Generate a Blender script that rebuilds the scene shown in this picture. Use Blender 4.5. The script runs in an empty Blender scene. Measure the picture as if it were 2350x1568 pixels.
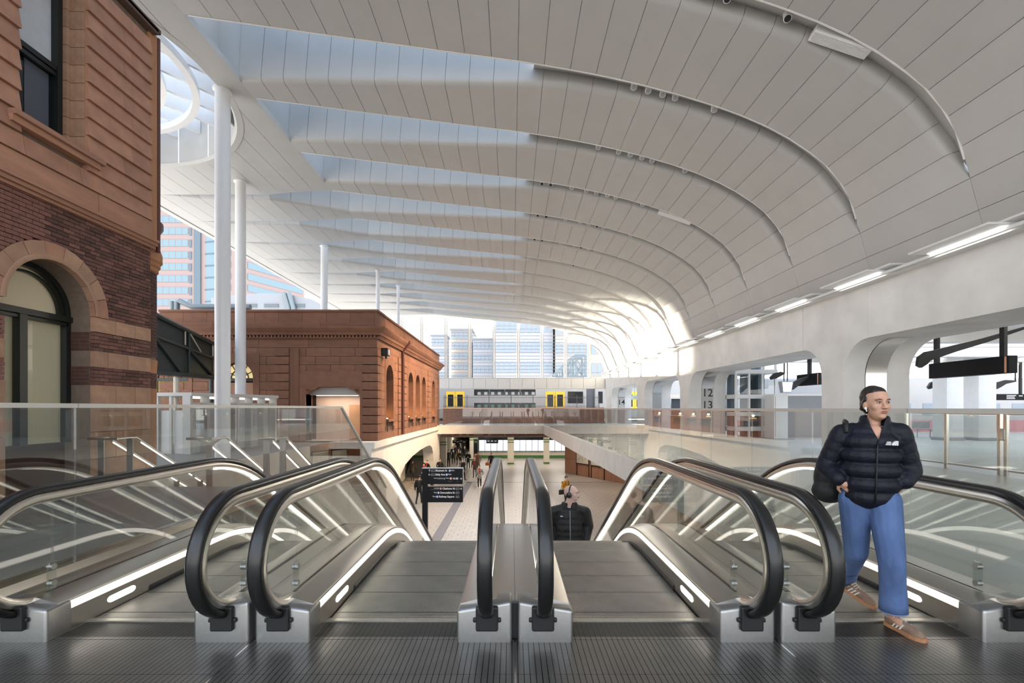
import bpy, bmesh, math, random
from math import sin, cos, pi, sqrt, radians, atan2
from mathutils import Vector, Matrix, Euler
import numpy as np

random.seed(7)
scene = bpy.context.scene
C = scene.collection

# ------------------------------------------------------------------ camera
CAM_Z = 1.58
FPX = 1110.0                       # focal length in pixels of the 2350 px wide frame
cam_data = bpy.data.cameras.new('camera')
cam = bpy.data.objects.new('camera', cam_data)
C.objects.link(cam)
cam.location = (0, 0, CAM_Z)
cam.rotation_euler = (radians(90), 0, 0)
cam_data.sensor_width = 36.0
cam_data.lens = FPX / 2350 * 36.0
cam_data.shift_y = (937 - 784) / 2350
cam_data.clip_start = 0.05
cam_data.clip_end = 2000
scene.camera = cam

# ------------------------------------------------------------------ sky, sun, exposure
world = bpy.data.worlds.new('sky')
scene.world = world
world.use_nodes = True
wn, wl = world.node_tree.nodes, world.node_tree.links
wn.clear()
w_out = wn.new('ShaderNodeOutputWorld')
w_bg = wn.new('ShaderNodeBackground')
w_tc = wn.new('ShaderNodeTexCoord')
w_sep = wn.new('ShaderNodeSeparateXYZ')
w_ramp = wn.new('ShaderNodeValToRGB')
wl.new(w_tc.outputs['Generated'], w_sep.inputs[0])
wl.new(w_sep.outputs['Z'], w_ramp.inputs[0])
wl.new(w_ramp.outputs[0], w_bg.inputs[0])
wl.new(w_bg.outputs[0], w_out.inputs[0])
cr = w_ramp.color_ramp
cr.elements[0].position = 0.0
cr.elements[0].color = (1.0, 0.97, 0.93, 1)
cr.elements[1].position = 1.0
cr.elements[1].color = (0.50, 0.66, 0.92, 1)
e = cr.elements.new(0.25)
e.color = (0.86, 0.92, 1.0, 1)
w_bg.inputs[1].default_value = 3.0

sun_data = bpy.data.lights.new('sun', 'SUN')
sun = bpy.data.objects.new('sun', sun_data)
C.objects.link(sun)
SUN_DIR = Vector((0.540, -0.842, -0.040))
sun.rotation_euler = SUN_DIR.to_track_quat('-Z', 'Y').to_euler()
sun_data.energy = 50.0
sun_data.angle = radians(1.2)
sun_data.color = (1.0, 0.90, 0.74)

scene.view_settings.view_transform = 'Standard'
scene.view_settings.look = 'None'
scene.view_settings.exposure = 0.08
scene.view_settings.gamma = 1.0
scene.view_settings.use_curve_mapping = False
scene.cycles.use_denoising = True
scene.cycles.transparent_max_bounces = 40
scene.cycles.sample_clamp_indirect = 6.0
scene.cycles.caustics_reflective = False
scene.cycles.caustics_refractive = False

# ------------------------------------------------------------------ materials
MATS = {}

def _new(name):
    m = bpy.data.materials.new(name)
    m.use_nodes = True
    n = m.node_tree.nodes
    return m, n, m.node_tree.links, n['Principled BSDF']

def mat(name, col, rough=0.5, metal=0.0, var=0.0, scale=6.0, bump=0.0, bscale=60.0, emit=None, estr=0.0, spec=None, stretch=(1, 1, 1), aniso=0.0, per_obj=0.0):
    """a Principled material with noise in colour and relief"""
    m, n, l, b = _new(name)
    b.inputs['Base Color'].default_value = (*col, 1)
    b.inputs['Roughness'].default_value = rough
    b.inputs['Metallic'].default_value = metal
    if spec is not None:
        b.inputs['Specular IOR Level'].default_value = spec
    if aniso:
        b.inputs['Anisotropic'].default_value = aniso
    tc = mp = None
    if var or bump:
        tc = n.new('ShaderNodeTexCoord')
        mp = n.new('ShaderNodeMapping')
        mp.inputs['Scale'].default_value = stretch
        l.new(tc.outputs['Object'], mp.inputs[0])
    last = None
    if var:
        t = n.new('ShaderNodeTexNoise')
        t.inputs['Scale'].default_value = scale
        t.inputs['Detail'].default_value = 5
        l.new(mp.outputs[0], t.inputs['Vector'])
        r = n.new('ShaderNodeMapRange')
        r.inputs[1].default_value = 0.25
        r.inputs[2].default_value = 0.75
        r.inputs[3].default_value = 1 - var
        r.inputs[4].default_value = 1 + var
        l.new(t.outputs[0], r.inputs[0])
        last = r.outputs[0]
    if per_obj:
        oi = n.new('ShaderNodeObjectInfo')
        r2 = n.new('ShaderNodeMapRange')
        r2.inputs[3].default_value = 1 - per_obj
        r2.inputs[4].default_value = 1 + per_obj
        l.new(oi.outputs['Random'], r2.inputs[0])
        if last is not None:
            mu = n.new('ShaderNodeMath')
            mu.operation = 'MULTIPLY'
            l.new(last, mu.inputs[0])
            l.new(r2.outputs[0], mu.inputs[1])
            last = mu.outputs[0]
        else:
            last = r2.outputs[0]
    if last is not None:
        vm = n.new('ShaderNodeVectorMath')
        vm.operation = 'SCALE'
        vm.inputs[0].default_value = col
        l.new(last, vm.inputs['Scale'])
        l.new(vm.outputs[0], b.inputs['Base Color'])
    if bump:
        t2 = n.new('ShaderNodeTexNoise')
        t2.inputs['Scale'].default_value = bscale
        t2.inputs['Detail'].default_value = 4
        l.new(mp.outputs[0], t2.inputs['Vector'])
        bp = n.new('ShaderNodeBump')
        bp.inputs['Strength'].default_value = bump
        bp.inputs['Distance'].default_value = 0.02
        l.new(t2.outputs[0], bp.inputs['Height'])
        l.new(bp.outputs[0], b.inputs['Normal'])
    if emit is not None:
        b.inputs['Emission Color'].default_value = (*emit, 1)
        b.inputs['Emission Strength'].default_value = estr
    MATS[name] = m
    return m

def glass_mat(name, tint, gloss=1.0, rough=0.0):
    """thin pane: clear with a Fresnel reflection"""
    m, n, l, b = _new(name)
    n.remove(b)
    out = n['Material Output']
    tr = n.new('ShaderNodeBsdfTransparent')
    tr.inputs[0].default_value = (*tint, 1)
    gl = n.new('ShaderNodeBsdfGlossy')
    gl.inputs['Roughness'].default_value = rough
    fr = n.new('ShaderNodeFresnel')
    ge = n.new('ShaderNodeNewGeometry')
    ir = n.new('ShaderNodeMapRange')
    ir.inputs[3].default_value = 1.5
    ir.inputs[4].default_value = 1 / 1.5
    l.new(ge.outputs['Backfacing'], ir.inputs[0])
    l.new(ir.outputs[0], fr.inputs[0])
    mu = n.new('ShaderNodeMath')
    mu.operation = 'MULTIPLY'
    mu.inputs[1].default_value = gloss
    mix = n.new('ShaderNodeMixShader')
    l.new(fr.outputs[0], mu.inputs[0])
    l.new(mu.outputs[0], mix.inputs[0])
    l.new(tr.outputs[0], mix.inputs[1])
    l.new(gl.outputs[0], mix.inputs[2])
    l.new(mix.outputs[0], out.inputs[0])
    MATS[name] = m
    return m

def brick_mat(name, c1, c2, mortar, bw, bh, rough=0.8, msize=0.01, bump=0.4, axes='XZ'):
    m, n, l, b = _new(name)
    tc = n.new('ShaderNodeTexCoord')
    sp = n.new('ShaderNodeSeparateXYZ')
    cb = n.new('ShaderNodeCombineXYZ')
    l.new(tc.outputs['Object'], sp.inputs[0])
    l.new(sp.outputs[axes[0]], cb.inputs[0])
    l.new(sp.outputs[axes[1]], cb.inputs[1])
    t = n.new('ShaderNodeTexBrick')
    t.inputs['Scale'].default_value = 1.0
    t.inputs['Color1'].default_value = (*c1, 1)
    t.inputs['Color2'].default_value = (*c2, 1)
    t.inputs['Mortar'].default_value = (*mortar, 1)
    t.inputs['Mortar Size'].default_value = msize
    t.inputs['Brick Width'].default_value = bw
    t.inputs['Row Height'].default_value = bh
    l.new(cb.outputs[0], t.inputs['Vector'])
    l.new(t.outputs[0], b.inputs['Base Color'])
    b.inputs['Roughness'].default_value = rough
    bp = n.new('ShaderNodeBump')
    bp.inputs['Strength'].default_value = bump
    bp.inputs['Distance'].default_value = 0.01
    bp.invert = True
    l.new(t.outputs['Fac'], bp.inputs['Height'])
    l.new(bp.outputs[0], b.inputs['Normal'])
    MATS[name] = m
    return m

def ribbed_plate_mat(name):
    """cast metal floor plate: fine slots along Y, fainter cross lines along X"""
    m, n, l, b = _new(name)
    tc = n.new('ShaderNodeTexCoord')
    sp = n.new('ShaderNodeSeparateXYZ')
    l.new(tc.outputs['Object'], sp.inputs[0])
    def lines(axis, period, width):
        mo = n.new('ShaderNodeMath'); mo.operation = 'PINGPONG'
        mo.inputs[1].default_value = period / 2
        l.new(sp.outputs[axis], mo.inputs[0])
        g = n.new('ShaderNodeMath'); g.operation = 'LESS_THAN'
        g.inputs[1].default_value = width / 2
        l.new(mo.outputs[0], g.inputs[0])
        return g.outputs[0]
    a = lines('X', 0.036, 0.0055)
    c = lines('Y', 0.012, 0.0045)
    no = n.new('ShaderNodeTexNoise')
    no.inputs['Scale'].default_value = 5
    no.inputs['Detail'].default_value = 6
    l.new(tc.outputs['Object'], no.inputs['Vector'])
    mx = n.new('ShaderNodeMix'); mx.data_type = 'RGBA'
    mx.inputs['A'].default_value = (0.125, 0.118, 0.108, 1)
    mx.inputs['B'].default_value = (0.25, 0.237, 0.215, 1)
    l.new(no.outputs[0], mx.inputs['Factor'])
    mc = n.new('ShaderNodeMix'); mc.data_type = 'RGBA'
    mc.inputs['B'].default_value = (0.06, 0.055, 0.05, 1)
    sc = n.new('ShaderNodeMath'); sc.operation = 'MULTIPLY'; sc.inputs[1].default_value = 0.45
    l.new(c, sc.inputs[0])
    l.new(sc.outputs[0], mc.inputs['Factor'])
    l.new(mx.outputs['Result'], mc.inputs['A'])
    ma = n.new('ShaderNodeMix'); ma.data_type = 'RGBA'
    ma.inputs['B'].default_value = (0.012, 0.011, 0.01, 1)
    l.new(a, ma.inputs['Factor'])
    l.new(mc.outputs['Result'], ma.inputs['A'])
    l.new(ma.outputs['Result'], b.inputs['Base Color'])
    b.inputs['Metallic'].default_value = 0.6
    b.inputs['Roughness'].default_value = 0.31
    mxm = n.new('ShaderNodeMath'); mxm.operation = 'MAXIMUM'
    l.new(a, mxm.inputs[0]); l.new(sc.outputs[0], mxm.inputs[1])
    bp = n.new('ShaderNodeBump'); bp.invert = True
    bp.inputs['Strength'].default_value = 0.35
    bp.inputs['Distance'].default_value = 0.004
    l.new(mxm.outputs[0], bp.inputs['Height'])
    l.new(bp.outputs[0], b.inputs['Normal'])
    MATS[name] = m
    return m

mat('white_panel', (0.48, 0.472, 0.455), 0.5, var=0.03, scale=1.5)
mat('panel_backing', (0.60, 0.59, 0.57), 0.8)
mat('white_steel', (0.78, 0.78, 0.78), 0.35, var=0.02)
mat('white_paint', (0.80, 0.79, 0.77), 0.5, var=0.03)
mat('concrete', (0.74, 0.73, 0.71), 0.75, var=0.10, scale=1.2, bump=0.15, bscale=18)
mat('pale_concrete', (0.66, 0.63, 0.58), 0.75, var=0.09, scale=1.4, bump=0.12, bscale=18)
mat('steel', (0.56, 0.53, 0.49), 0.28, 1.0, var=0.06, scale=3, stretch=(1, 0.05, 8))
mat('bright_steel', (0.66, 0.64, 0.61), 0.2, 1.0)
mat('rail_steel', (0.60, 0.59, 0.56), 0.42, 0.65)
mat('cast_steel', (0.36, 0.355, 0.345), 0.36, 0.9, var=0.05, scale=40)
mat('step_metal', (0.44, 0.42, 0.38), 0.42, 0.75, var=0.15, scale=5)
mat('comb_metal', (0.42, 0.39, 0.33), 0.4, 0.7, var=0.1, scale=20)
mat('step_gap', (0.035, 0.033, 0.03), 0.7)
mat('yellow_paint', (0.34, 0.26, 0.10), 0.6, var=0.3, scale=20)
mat('rubber', (0.012, 0.012, 0.012), 0.27, spec=0.5)
mat('black', (0.012, 0.012, 0.013), 0.5)
mat('sign_black', (0.008, 0.009, 0.012), 0.5, spec=0.2)
mat('sign_white', (0.85, 0.85, 0.85), 0.5)
mat('sign_grey', (0.35, 0.36, 0.38), 0.5)
mat('sign_blue', (0.36, 0.47, 0.80), 0.5)
mat('sign_orange', (0.85, 0.42, 0.28), 0.5)
mat('sign_red', (0.65, 0.22, 0.22), 0.5)
mat('led', (1, 0.97, 0.9), 0.5, emit=(1.0, 0.93, 0.82), estr=3.6)
mat('led_soft', (1, 0.97, 0.9), 0.5, emit=(1.0, 0.93, 0.84), estr=3.0)
mat('warm_lamp', (1, 0.8, 0.5), 0.5, emit=(1.0, 0.66, 0.28), estr=2.5)
mat('lamp_white', (1, 1, 1), 0.5, emit=(1.0, 0.96, 0.90), estr=14.0)
mat('rail_diffuser', (1, 1, 1), 0.5, emit=(1.0, 0.97, 0.92), estr=4.0)
mat('screen', (0.75, 0.8, 0.95), 0.4, emit=(0.80, 0.86, 1.0), estr=0.9)
mat('screen_text', (0.5, 0.55, 0.7), 0.4, emit=(0.6, 0.66, 0.85), estr=0.45)
mat('sandstone', (0.38, 0.193, 0.120), 0.8, var=0.18, scale=3, bump=0.2, bscale=40, per_obj=0.10)
mat('sandstone_dark', (0.19, 0.086, 0.050), 0.8, var=0.16, scale=2.5, bump=0.2, bscale=40, per_obj=0.12)
mat('sandstone_orange', (0.40, 0.19, 0.092), 0.8, var=0.12, scale=2.5, bump=0.15, bscale=40, per_obj=0.07)
mat('sandstone_pale', (0.38, 0.222, 0.14), 0.8, var=0.18, scale=3, bump=0.2, bscale=40, per_obj=0.10)
mat('brick_red', (0.14, 0.060, 0.044), 0.75, var=0.25, scale=9, bump=0.25, bscale=70, per_obj=0.5)
mat('mortar', (0.19, 0.14, 0.105), 0.9, var=0.15, scale=10)
mat('dark_joint', (0.10, 0.055, 0.04), 0.9)
mat('dark_frame', (0.010, 0.014, 0.013), 0.35)
mat('dark_green', (0.030, 0.043, 0.042), 0.5, var=0.15)
mat('downpipe', (0.10, 0.035, 0.028), 0.5)
mat('cream_blind', (0.62, 0.54, 0.38), 0.9, emit=(0.95, 0.80, 0.50), estr=0.06)
mat('white_blind', (0.60, 0.60, 0.60), 0.9, var=0.04)
mat('lit_yellow', (0.8, 0.66, 0.35), 0.8, emit=(0.95, 0.72, 0.34), estr=0.55)
mat('lit_green', (0.45, 0.6, 0.2), 0.8, emit=(0.40, 0.58, 0.14), estr=0.35)
mat('pink_wall', (0.70, 0.52, 0.42), 0.7, var=0.02)
mat('orange_wall', (0.60, 0.34, 0.19), 0.7, var=0.03)
mat('terracotta', (0.36, 0.185, 0.115), 0.6, var=0.08, scale=2)
mat('floor_tile', (0.44, 0.395, 0.35), 0.33, var=0.05, scale=1.5, per_obj=0.05)
mat('joint_tile', (0.29, 0.255, 0.225), 0.6)
mat('tactile', (0.20, 0.19, 0.20), 0.6)
mat('upper_floor', (0.50, 0.49, 0.46), 0.35, var=0.08, scale=0.8)
mat('dark_paving', (0.20, 0.19, 0.18), 0.45, var=0.12, scale=1.0)
mat('green_tile', (0.06, 0.16, 0.035), 0.4)
mat('cream_wall', (0.62, 0.57, 0.47), 0.6, var=0.04)
mat('soffit_brown', (0.30, 0.22, 0.17), 0.7, var=0.2, scale=2)
mat('dark_red', (0.14, 0.022, 0.025), 0.6)
mat('train_grey', (0.38, 0.38, 0.39), 0.35, 0.2, var=0.03)
mat('train_yellow', (0.80, 0.52, 0.05), 0.45)
mat('train_window', (0.012, 0.014, 0.016), 0.12)
mat('train_pink', (0.50, 0.22, 0.25), 0.45)
mat('seat_green', (0.10, 0.22, 0.18), 0.8)
mat('tower_pink', (0.30, 0.225, 0.215), 0.7)
mat('tower_glass', (0.17, 0.25, 0.29), 0.15, 0.1)
mat('tower_dark', (0.10, 0.14, 0.17), 0.4)
mat('city_grey', (0.36, 0.36, 0.38), 0.8)
mat('city_beige', (0.38, 0.35, 0.32), 0.8)
mat('city_window', (0.24, 0.29, 0.34), 0.2)
mat('roof_grey', (0.27, 0.285, 0.31), 0.5)
mat('duct_grey', (0.20, 0.235, 0.255), 0.45, 0.3)
mat('mast_dark', (0.10, 0.11, 0.13), 0.5)
mat('mullion_beige', (0.66, 0.60, 0.53), 0.5)
mat('louver_glass', (0.20, 0.22, 0.24), 0.3)
mat('perforated', (0.62, 0.61, 0.60), 0.5)
glass_mat('skylight_glass', (0.50, 0.56, 0.62), 0.6)
glass_mat('drum_glass', (0.74, 0.77, 0.80), 0.6)
glass_mat('glass', (0.955, 0.97, 0.96))
glass_mat('rail_glass', (0.90, 0.915, 0.90), 1.5)
glass_mat('pane_dark', (0.10, 0.11, 0.12), 1.2)
glass_mat('louver_pane', (0.80, 0.84, 0.87), 1.0, 0.02)
brick_mat('platform_brick', (0.34, 0.17, 0.13), (0.25, 0.12, 0.10), (0.32, 0.24, 0.20), 0.24, 0.085)
ribbed_plate_mat('floor_plate')

# ------------------------------------------------------------------ mesh building
class MB:
    """collects quads, boxes, prisms and tubes; build() links them as ONE mesh object"""
    def __init__(self):
        self.v, self.f, self.m = [], [], []
    def quad(self, *pts, mi=0):
        b = len(self.v)
        self.v += [tuple(p) for p in pts]
        self.f.append(tuple(range(b, b + len(pts))))
        self.m.append(mi)
        return self
    def box(self, x0, x1, y0, y1, z0, z1, mi=0):
        b = len(self.v)
        self.v += [(x, y, z) for z in (z0, z1) for y in (y0, y1) for x in (x0, x1)]
        for q in ((0, 2, 3, 1), (4, 5, 7, 6), (0, 1, 5, 4), (2, 6, 7, 3), (0, 4, 6, 2), (1, 3, 7, 5)):
            self.f.append(tuple(b + i for i in q)); self.m.append(mi)
        return self
    def bbox(self, x0, x1, y0, y1, z0, z1, r=0.02, mi=0):
        """box with chamfered edges"""
        bm = bmesh.new()
        bmesh.ops.create_cube(bm, size=1)
        for v in bm.verts:
            v.co = Vector(((x0 + x1) / 2 + v.co.x * (x1 - x0), (y0 + y1) / 2 + v.co.y * (y1 - y0), (z0 + z1) / 2 + v.co.z * (z1 - z0)))
        bmesh.ops.bevel(bm, geom=bm.edges[:], offset=r, segments=2, affect='EDGES', profile=0.5)
        self.add_bm(bm, mi); bm.free()
        return self
    def add_bm(self, bm, mi=0):
        b = len(self.v)
        bm.verts.index_update()
        self.v += [tuple(v.co) for v in bm.verts]
        for f in bm.faces:
            self.f.append(tuple(b + v.index for v in f.verts)); self.m.append(mi)
        return self
    def prism(self, pts, axis, a0, a1, mi=0):
        """closed polygon pts (2D) extruded along axis from a0 to a1; 2D order: X:(y,z) Y:(x,z) Z:(x,y)"""
        def p3(p, a):
            return {'X': (a, p[0], p[1]), 'Y': (p[0], a, p[1]), 'Z': (p[0], p[1], a)}[axis]
        n, b = len(pts), len(self.v)
        self.v += [p3(p, a0) for p in pts] + [p3(p, a1) for p in pts]
        self.f.append(tuple(b + i for i in range(n))); self.m.append(mi)
        self.f.append(tuple(b + n + i for i in reversed(range(n)))); self.m.append(mi)
        for i in range(n):
            j = (i + 1) % n
            self.f.append((b + i, b + n + i, b + n + j, b + j)); self.m.append(mi)
        return self
    def tube(self, path, r, n=10, mi=0, caps=True, r2=None):
        """round tube along a 3D path; r may be a list"""
        P = [Vector(p) for p in path]
        rs = r if isinstance(r, (list, tuple)) else [r] * len(P)
        b = len(self.v)
        up = Vector((0, 0, 1))
        t0 = (P[1] - P[0]).normalized()
        a = up.cross(t0)
        if a.length < 1e-3:
            a = Vector((1, 0, 0)).cross(t0)
        a.normalize()
        for i, p in enumerate(P):
            t = ((P[min(i + 1, len(P) - 1)] - P[max(i - 1, 0)])).normalized()
            a = (a - t * a.dot(t)).normalized()
            c = t.cross(a)
            for k in range(n):
                th = 2 * pi * k / n
                self.v.append(tuple(p + (a * cos(th) + c * sin(th)) * rs[i]))
        for i in range(len(P) - 1):
            for k in range(n):
                k2 = (k + 1) % n
                self.f.append((b + i * n + k, b + i * n + k2, b + (i + 1) * n + k2, b + (i + 1) * n + k)); self.m.append(mi)
        if caps:
            self.f.append(tuple(b + k for k in reversed(range(n)))); self.m.append(mi)
            e0 = b + (len(P) - 1) * n
            self.f.append(tuple(e0 + k for k in range(n))); self.m.append(mi)
        return self
    def cyl(self, x, y, z0, z1, r, n=24, mi=0, r1=None):
        return self.lathe(x, y, [(0, z0), (r, z0), (r if r1 is None else r1, z1), (0, z1)], n, mi)
    def lathe(self, x, y, prof, n=24, mi=0, a0=0.0, a1=2 * pi):
        full = abs(a1 - a0 - 2 * pi) < 1e-6
        cols = n if full else n + 1
        b = len(self.v)
        for i in range(cols):
            th = a0 + (a1 - a0) * i / n
            for (r, z) in prof:
                self.v.append((x + r * cos(th), y + r * sin(th), z))
        k = len(prof)
        for i in range(n):
            j = (i + 1) % cols
            for q in range(k - 1):
                fa = [b + i * k + q, b + j * k + q, b + j * k + q + 1, b + i * k + q + 1]
                if prof[q][0] == 0:
                    fa = [fa[0], fa[2], fa[3]]
                elif prof[q + 1][0] == 0:
                    fa = [fa[0], fa[1], fa[2]]
                self.f.append(tuple(fa)); self.m.append(mi)
        return self
    def loft(self, rings, closed=True, mi=0, caps=False):
        """rings: lists of 3D points with equal length"""
        b, n = len(self.v), len(rings[0])
        for r in rings:
            self.v += [tuple(p) for p in r]
        for i in range(len(rings) - 1):
            for k in range(n if closed else n - 1):
                k2 = (k + 1) % n
                self.f.append((b + i * n + k, b + i * n + k2, b + (i + 1) * n + k2, b + (i + 1) * n + k)); self.m.append(mi)
        if caps:
            self.f.append(tuple(b + k for k in reversed(range(n)))); self.m.append(mi)
            e0 = b + (len(rings) - 1) * n
            self.f.append(tuple(e0 + k for k in range(n))); self.m.append(mi)
        return self
    def ell(self, c, r, n=12, mi=0, rot=None):
        bm = bmesh.new()
        bmesh.ops.create_uvsphere(bm, u_segments=n, v_segments=max(6, n * 2 // 3), radius=1)
        M = (rot or Matrix.Identity(3))
        for v in bm.verts:
            v.co = Vector(c) + M @ Vector((v.co.x * r[0], v.co.y * r[1], v.co.z * r[2]))
        self.add_bm(bm, mi); bm.free()
        return self
    def mesh(self, name, mats):
        me = bpy.data.meshes.new(name)
        me.from_pydata(self.v, [], self.f)
        ms = mats if isinstance(mats, (list, tuple)) else [mats]
        for m in ms:
            me.materials.append(MATS[m] if isinstance(m, str) else m)
        if len(ms) > 1:
            me.polygons.foreach_set('material_index', self.m)
        return me
    def build(self, name, mats, parent=None, smooth=False, fix=True):
        me = self.mesh(name, mats)
        if fix:
            bm = bmesh.new(); bm.from_mesh(me)
            bmesh.ops.recalc_face_normals(bm, faces=bm.faces[:])
            bm.to_mesh(me); bm.free()
        if smooth:
            me.polygons.foreach_set('use_smooth', [True] * len(me.polygons))
            if smooth != 'all':
                try:
                    me.set_sharp_from_angle(angle=radians(40))
                except Exception:
                    pass
        o = bpy.data.objects.new(name, me)
        C.objects.link(o)
        if parent is not None:
            o.parent = parent
        return o

def link(name, me, parent=None, loc=None):
    o = bpy.data.objects.new(name, me)
    C.objects.link(o)
    if parent is not None:
        o.parent = parent
    if loc is not None:
        o.location = loc
    return o

def tag(o, label=None, cat=None, group=None, kind=None):
    if label: o['label'] = label
    if cat: o['category'] = cat
    if group: o['group'] = group
    if kind: o['kind'] = kind
    return o

def empty(name, loc=(0, 0, 0), rz=0.0, **kw):
    o = bpy.data.objects.new(name, None)
    o.empty_display_size = 0.2
    C.objects.link(o)
    o.location = loc
    o.rotation_euler = (0, 0, rz)
    return tag(o, **kw)

def copy_tree(o, parent=None):
    c = o.copy()
    C.objects.link(c)
    if parent is not None:
        c.parent = parent
    for ch in list(o.children):
        copy_tree(ch, c)
    return c

UNIT = {}
def unit_box(mname, r=0.0):
    """shared unit cube mesh (centre origin) of a material"""
    if mname not in UNIT:
        UNIT[mname] = MB().box(-.5, .5, -.5, .5, -.5, .5).mesh('unit_' + mname, mname)
    return UNIT[mname]

def piece(name, mname, parent, x0, x1, y0, y1, z0, z1):
    o = bpy.data.objects.new(name, unit_box(mname))
    C.objects.link(o)
    o.parent = parent
    o.location = ((x0 + x1) / 2, (y0 + y1) / 2, (z0 + z1) / 2)
    o.scale = (x1 - x0, y1 - y0, z1 - z0)
    return o

def text(name, body, size, loc, rot, mname, parent=None, align='LEFT', bold=0.0, ext=0.002):
    cu = bpy.data.curves.new(name, 'FONT')
    cu.body = body
    cu.size = size
    cu.align_x = align
    cu.align_y = 'CENTER'
    cu.extrude = ext
    cu.resolution_u = 3
    cu.offset = bold
    cu.materials.append(MATS[mname])
    t = bpy.data.objects.new('tmp', cu)
    C.objects.link(t)
    dg = bpy.context.evaluated_depsgraph_get()
    me = bpy.data.meshes.new_from_object(t.evaluated_get(dg))
    bpy.data.objects.remove(t); bpy.data.curves.remove(cu)
    me.name = name
    o = bpy.data.objects.new(name, me)
    C.objects.link(o)
    o.location = loc
    o.rotation_euler = rot
    if parent is not None:
        o.parent = parent
    return o

def interp(x, pts):
    """piecewise linear through (x, y) pairs sorted by x"""
    if x <= pts[0][0]:
        return pts[0][1]
    for (a, b), (c, d) in zip(pts, pts[1:]):
        if x <= c:
            return b + (d - b) * (x - a) / (c - a)
    return pts[-1][1]

def at(px, py, y):
    """world point of a pixel of the photograph at depth y"""
    return Vector(((px - 1175) * y / FPX, y, CAM_Z - (py - 937) * y / FPX))
# ================================================================== the vaulted roof
# cross-section of the vault (x, height above the eye), from the springing on the arcade to the left edge
PROF = [(10.0, 3.50), (9.86, 4.0), (9.70, 4.55), (9.52, 5.15), (9.35, 5.75), (9.02, 6.25), (8.55, 6.75), (8.05, 7.08), (7.45, 7.43), (6.75, 7.74),
        (6.0, 8.0), (5.25, 8.21), (4.5, 8.39), (3.7, 8.56), (2.9, 8.71), (2.1, 8.83), (1.3, 8.93), (0.4, 9.03), (-0.5, 9.10), (-1.7, 9.19), (-2.9, 9.29),
        (-4.1, 9.38), (-5.4, 9.49), (-6.8, 9.61), (-8.1, 9.72), (-10.0, 9.78), (-13.0, 9.80), (-17.0, 9.80)]
# arc-length resampling to seams about 0.8 m apart
_ss = [0.0]
for (x0, z0), (x1, z1) in zip(PROF, PROF[1:]):
    _ss.append(_ss[-1] + sqrt((x1 - x0) ** 2 + (z1 - z0) ** 2))
_sx = list(zip(_ss, [p[0] for p in PROF])); _sz = list(zip(_ss, [p[1] for p in PROF]))
def prof_at(s):
    return interp(s, _sx), interp(s, _sz) + CAM_Z
X_SPLIT = -8.1
S_SPLIT = _ss[[p[0] for p in PROF].index(X_SPLIT)]
S_END = _ss[-1]
n_right = 30
SEAMS = [S_SPLIT * i / n_right for i in range(n_right + 1)]
n_left = 11
SEAMS_L = [S_SPLIT + (S_END - S_SPLIT) * i / n_left for i in range(n_left + 1)]
PERIOD = 3.2
def edge_y(k, x):
    """far edge of the band in front of groove k"""
    y = 13.36 + PERIOD * k - 0.08 * (9.6 - max(x, X_SPLIT))
    if x < X_SPLIT:
        y += min(0.6, 0.2 * (X_SPLIT - x))
    return y
def gap_w(k, x):
    """width of groove k"""
    w = interp(x, [(-15.6, 0.0), (-15.2, 0.33), (-11.3, 0.5), (-8.2, 2.4), (0.0, 0.9), (1.5, 0.65), (3.0, 0.59), (6.0, 0.52), (9.34, 0.49), (9.56, 0.0)])
    return w
GAP = 0.0055

def panel_rings(k, s0, s1, off):
    """two columns of points of one panel of band k (between groove k-1... and groove k), offset off along +z/back"""
    cols = []
    for s in (s0, s1):
        x, z = prof_at(s)
        w = gap_w(k, x)
        yn = edge_y(k, x) + w           # near edge of this band (far side of groove k)
        yf = edge_y(k + 1, x)           # far edge (near side of groove k+1)
        h = max(0.10, 0.95 * w + 0.18) if w > 0 else 0.06
        # outward direction of the vault at s (up and away)
        xa, za = prof_at(max(0, s - 0.2)); xb, zb = prof_at(min(S_END, s + 0.2))
        t = Vector((xb - xa, 0, zb - za)).normalized()
        n = Vector((t.z, 0, -t.x))
        if n.z < 0 or (abs(n.z) < 0.2 and n.x < 0): n = -n
        if x > 9.0: n = Vector((abs(n.x), 0, abs(n.z))).normalized()
        p = Vector((x, 0, z))
        r = min(0.16, 0.45 * w) if w > 0.02 else 0.01
        pts = []
        pts.append(p + n * h + Vector((0, yn + off, 0)))
        for a in (0, 30, 60, 90):
            aa = radians(a)
            pts.append(p + n * (r - r * sin(aa)) + Vector((0, yn + r - r * cos(aa), 0)) + (Vector((0, off, 0)) if a == 0 else n * off))
        # slight rise of the soffit towards its far edge
        pts.append(p + n * off + Vector((0, yf - 0.012, 0)))
        pts.append(p + n * (0.16 + off) + Vector((0, yf + 0.0 - (0.04 if off else 0), 0)))
        cols.append(pts)
    return cols

part_jobs, far_jobs = [], []
for k in range(-6, 12):
    for i in range(n_right):
        (part_jobs if -2 <= k <= 5 else far_jobs).append((k, SEAMS[i], SEAMS[i + 1]))
    if k >= 3:
        for i in range(n_left):
            far_jobs.append((k, SEAMS_L[i], SEAMS_L[i + 1]))
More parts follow.
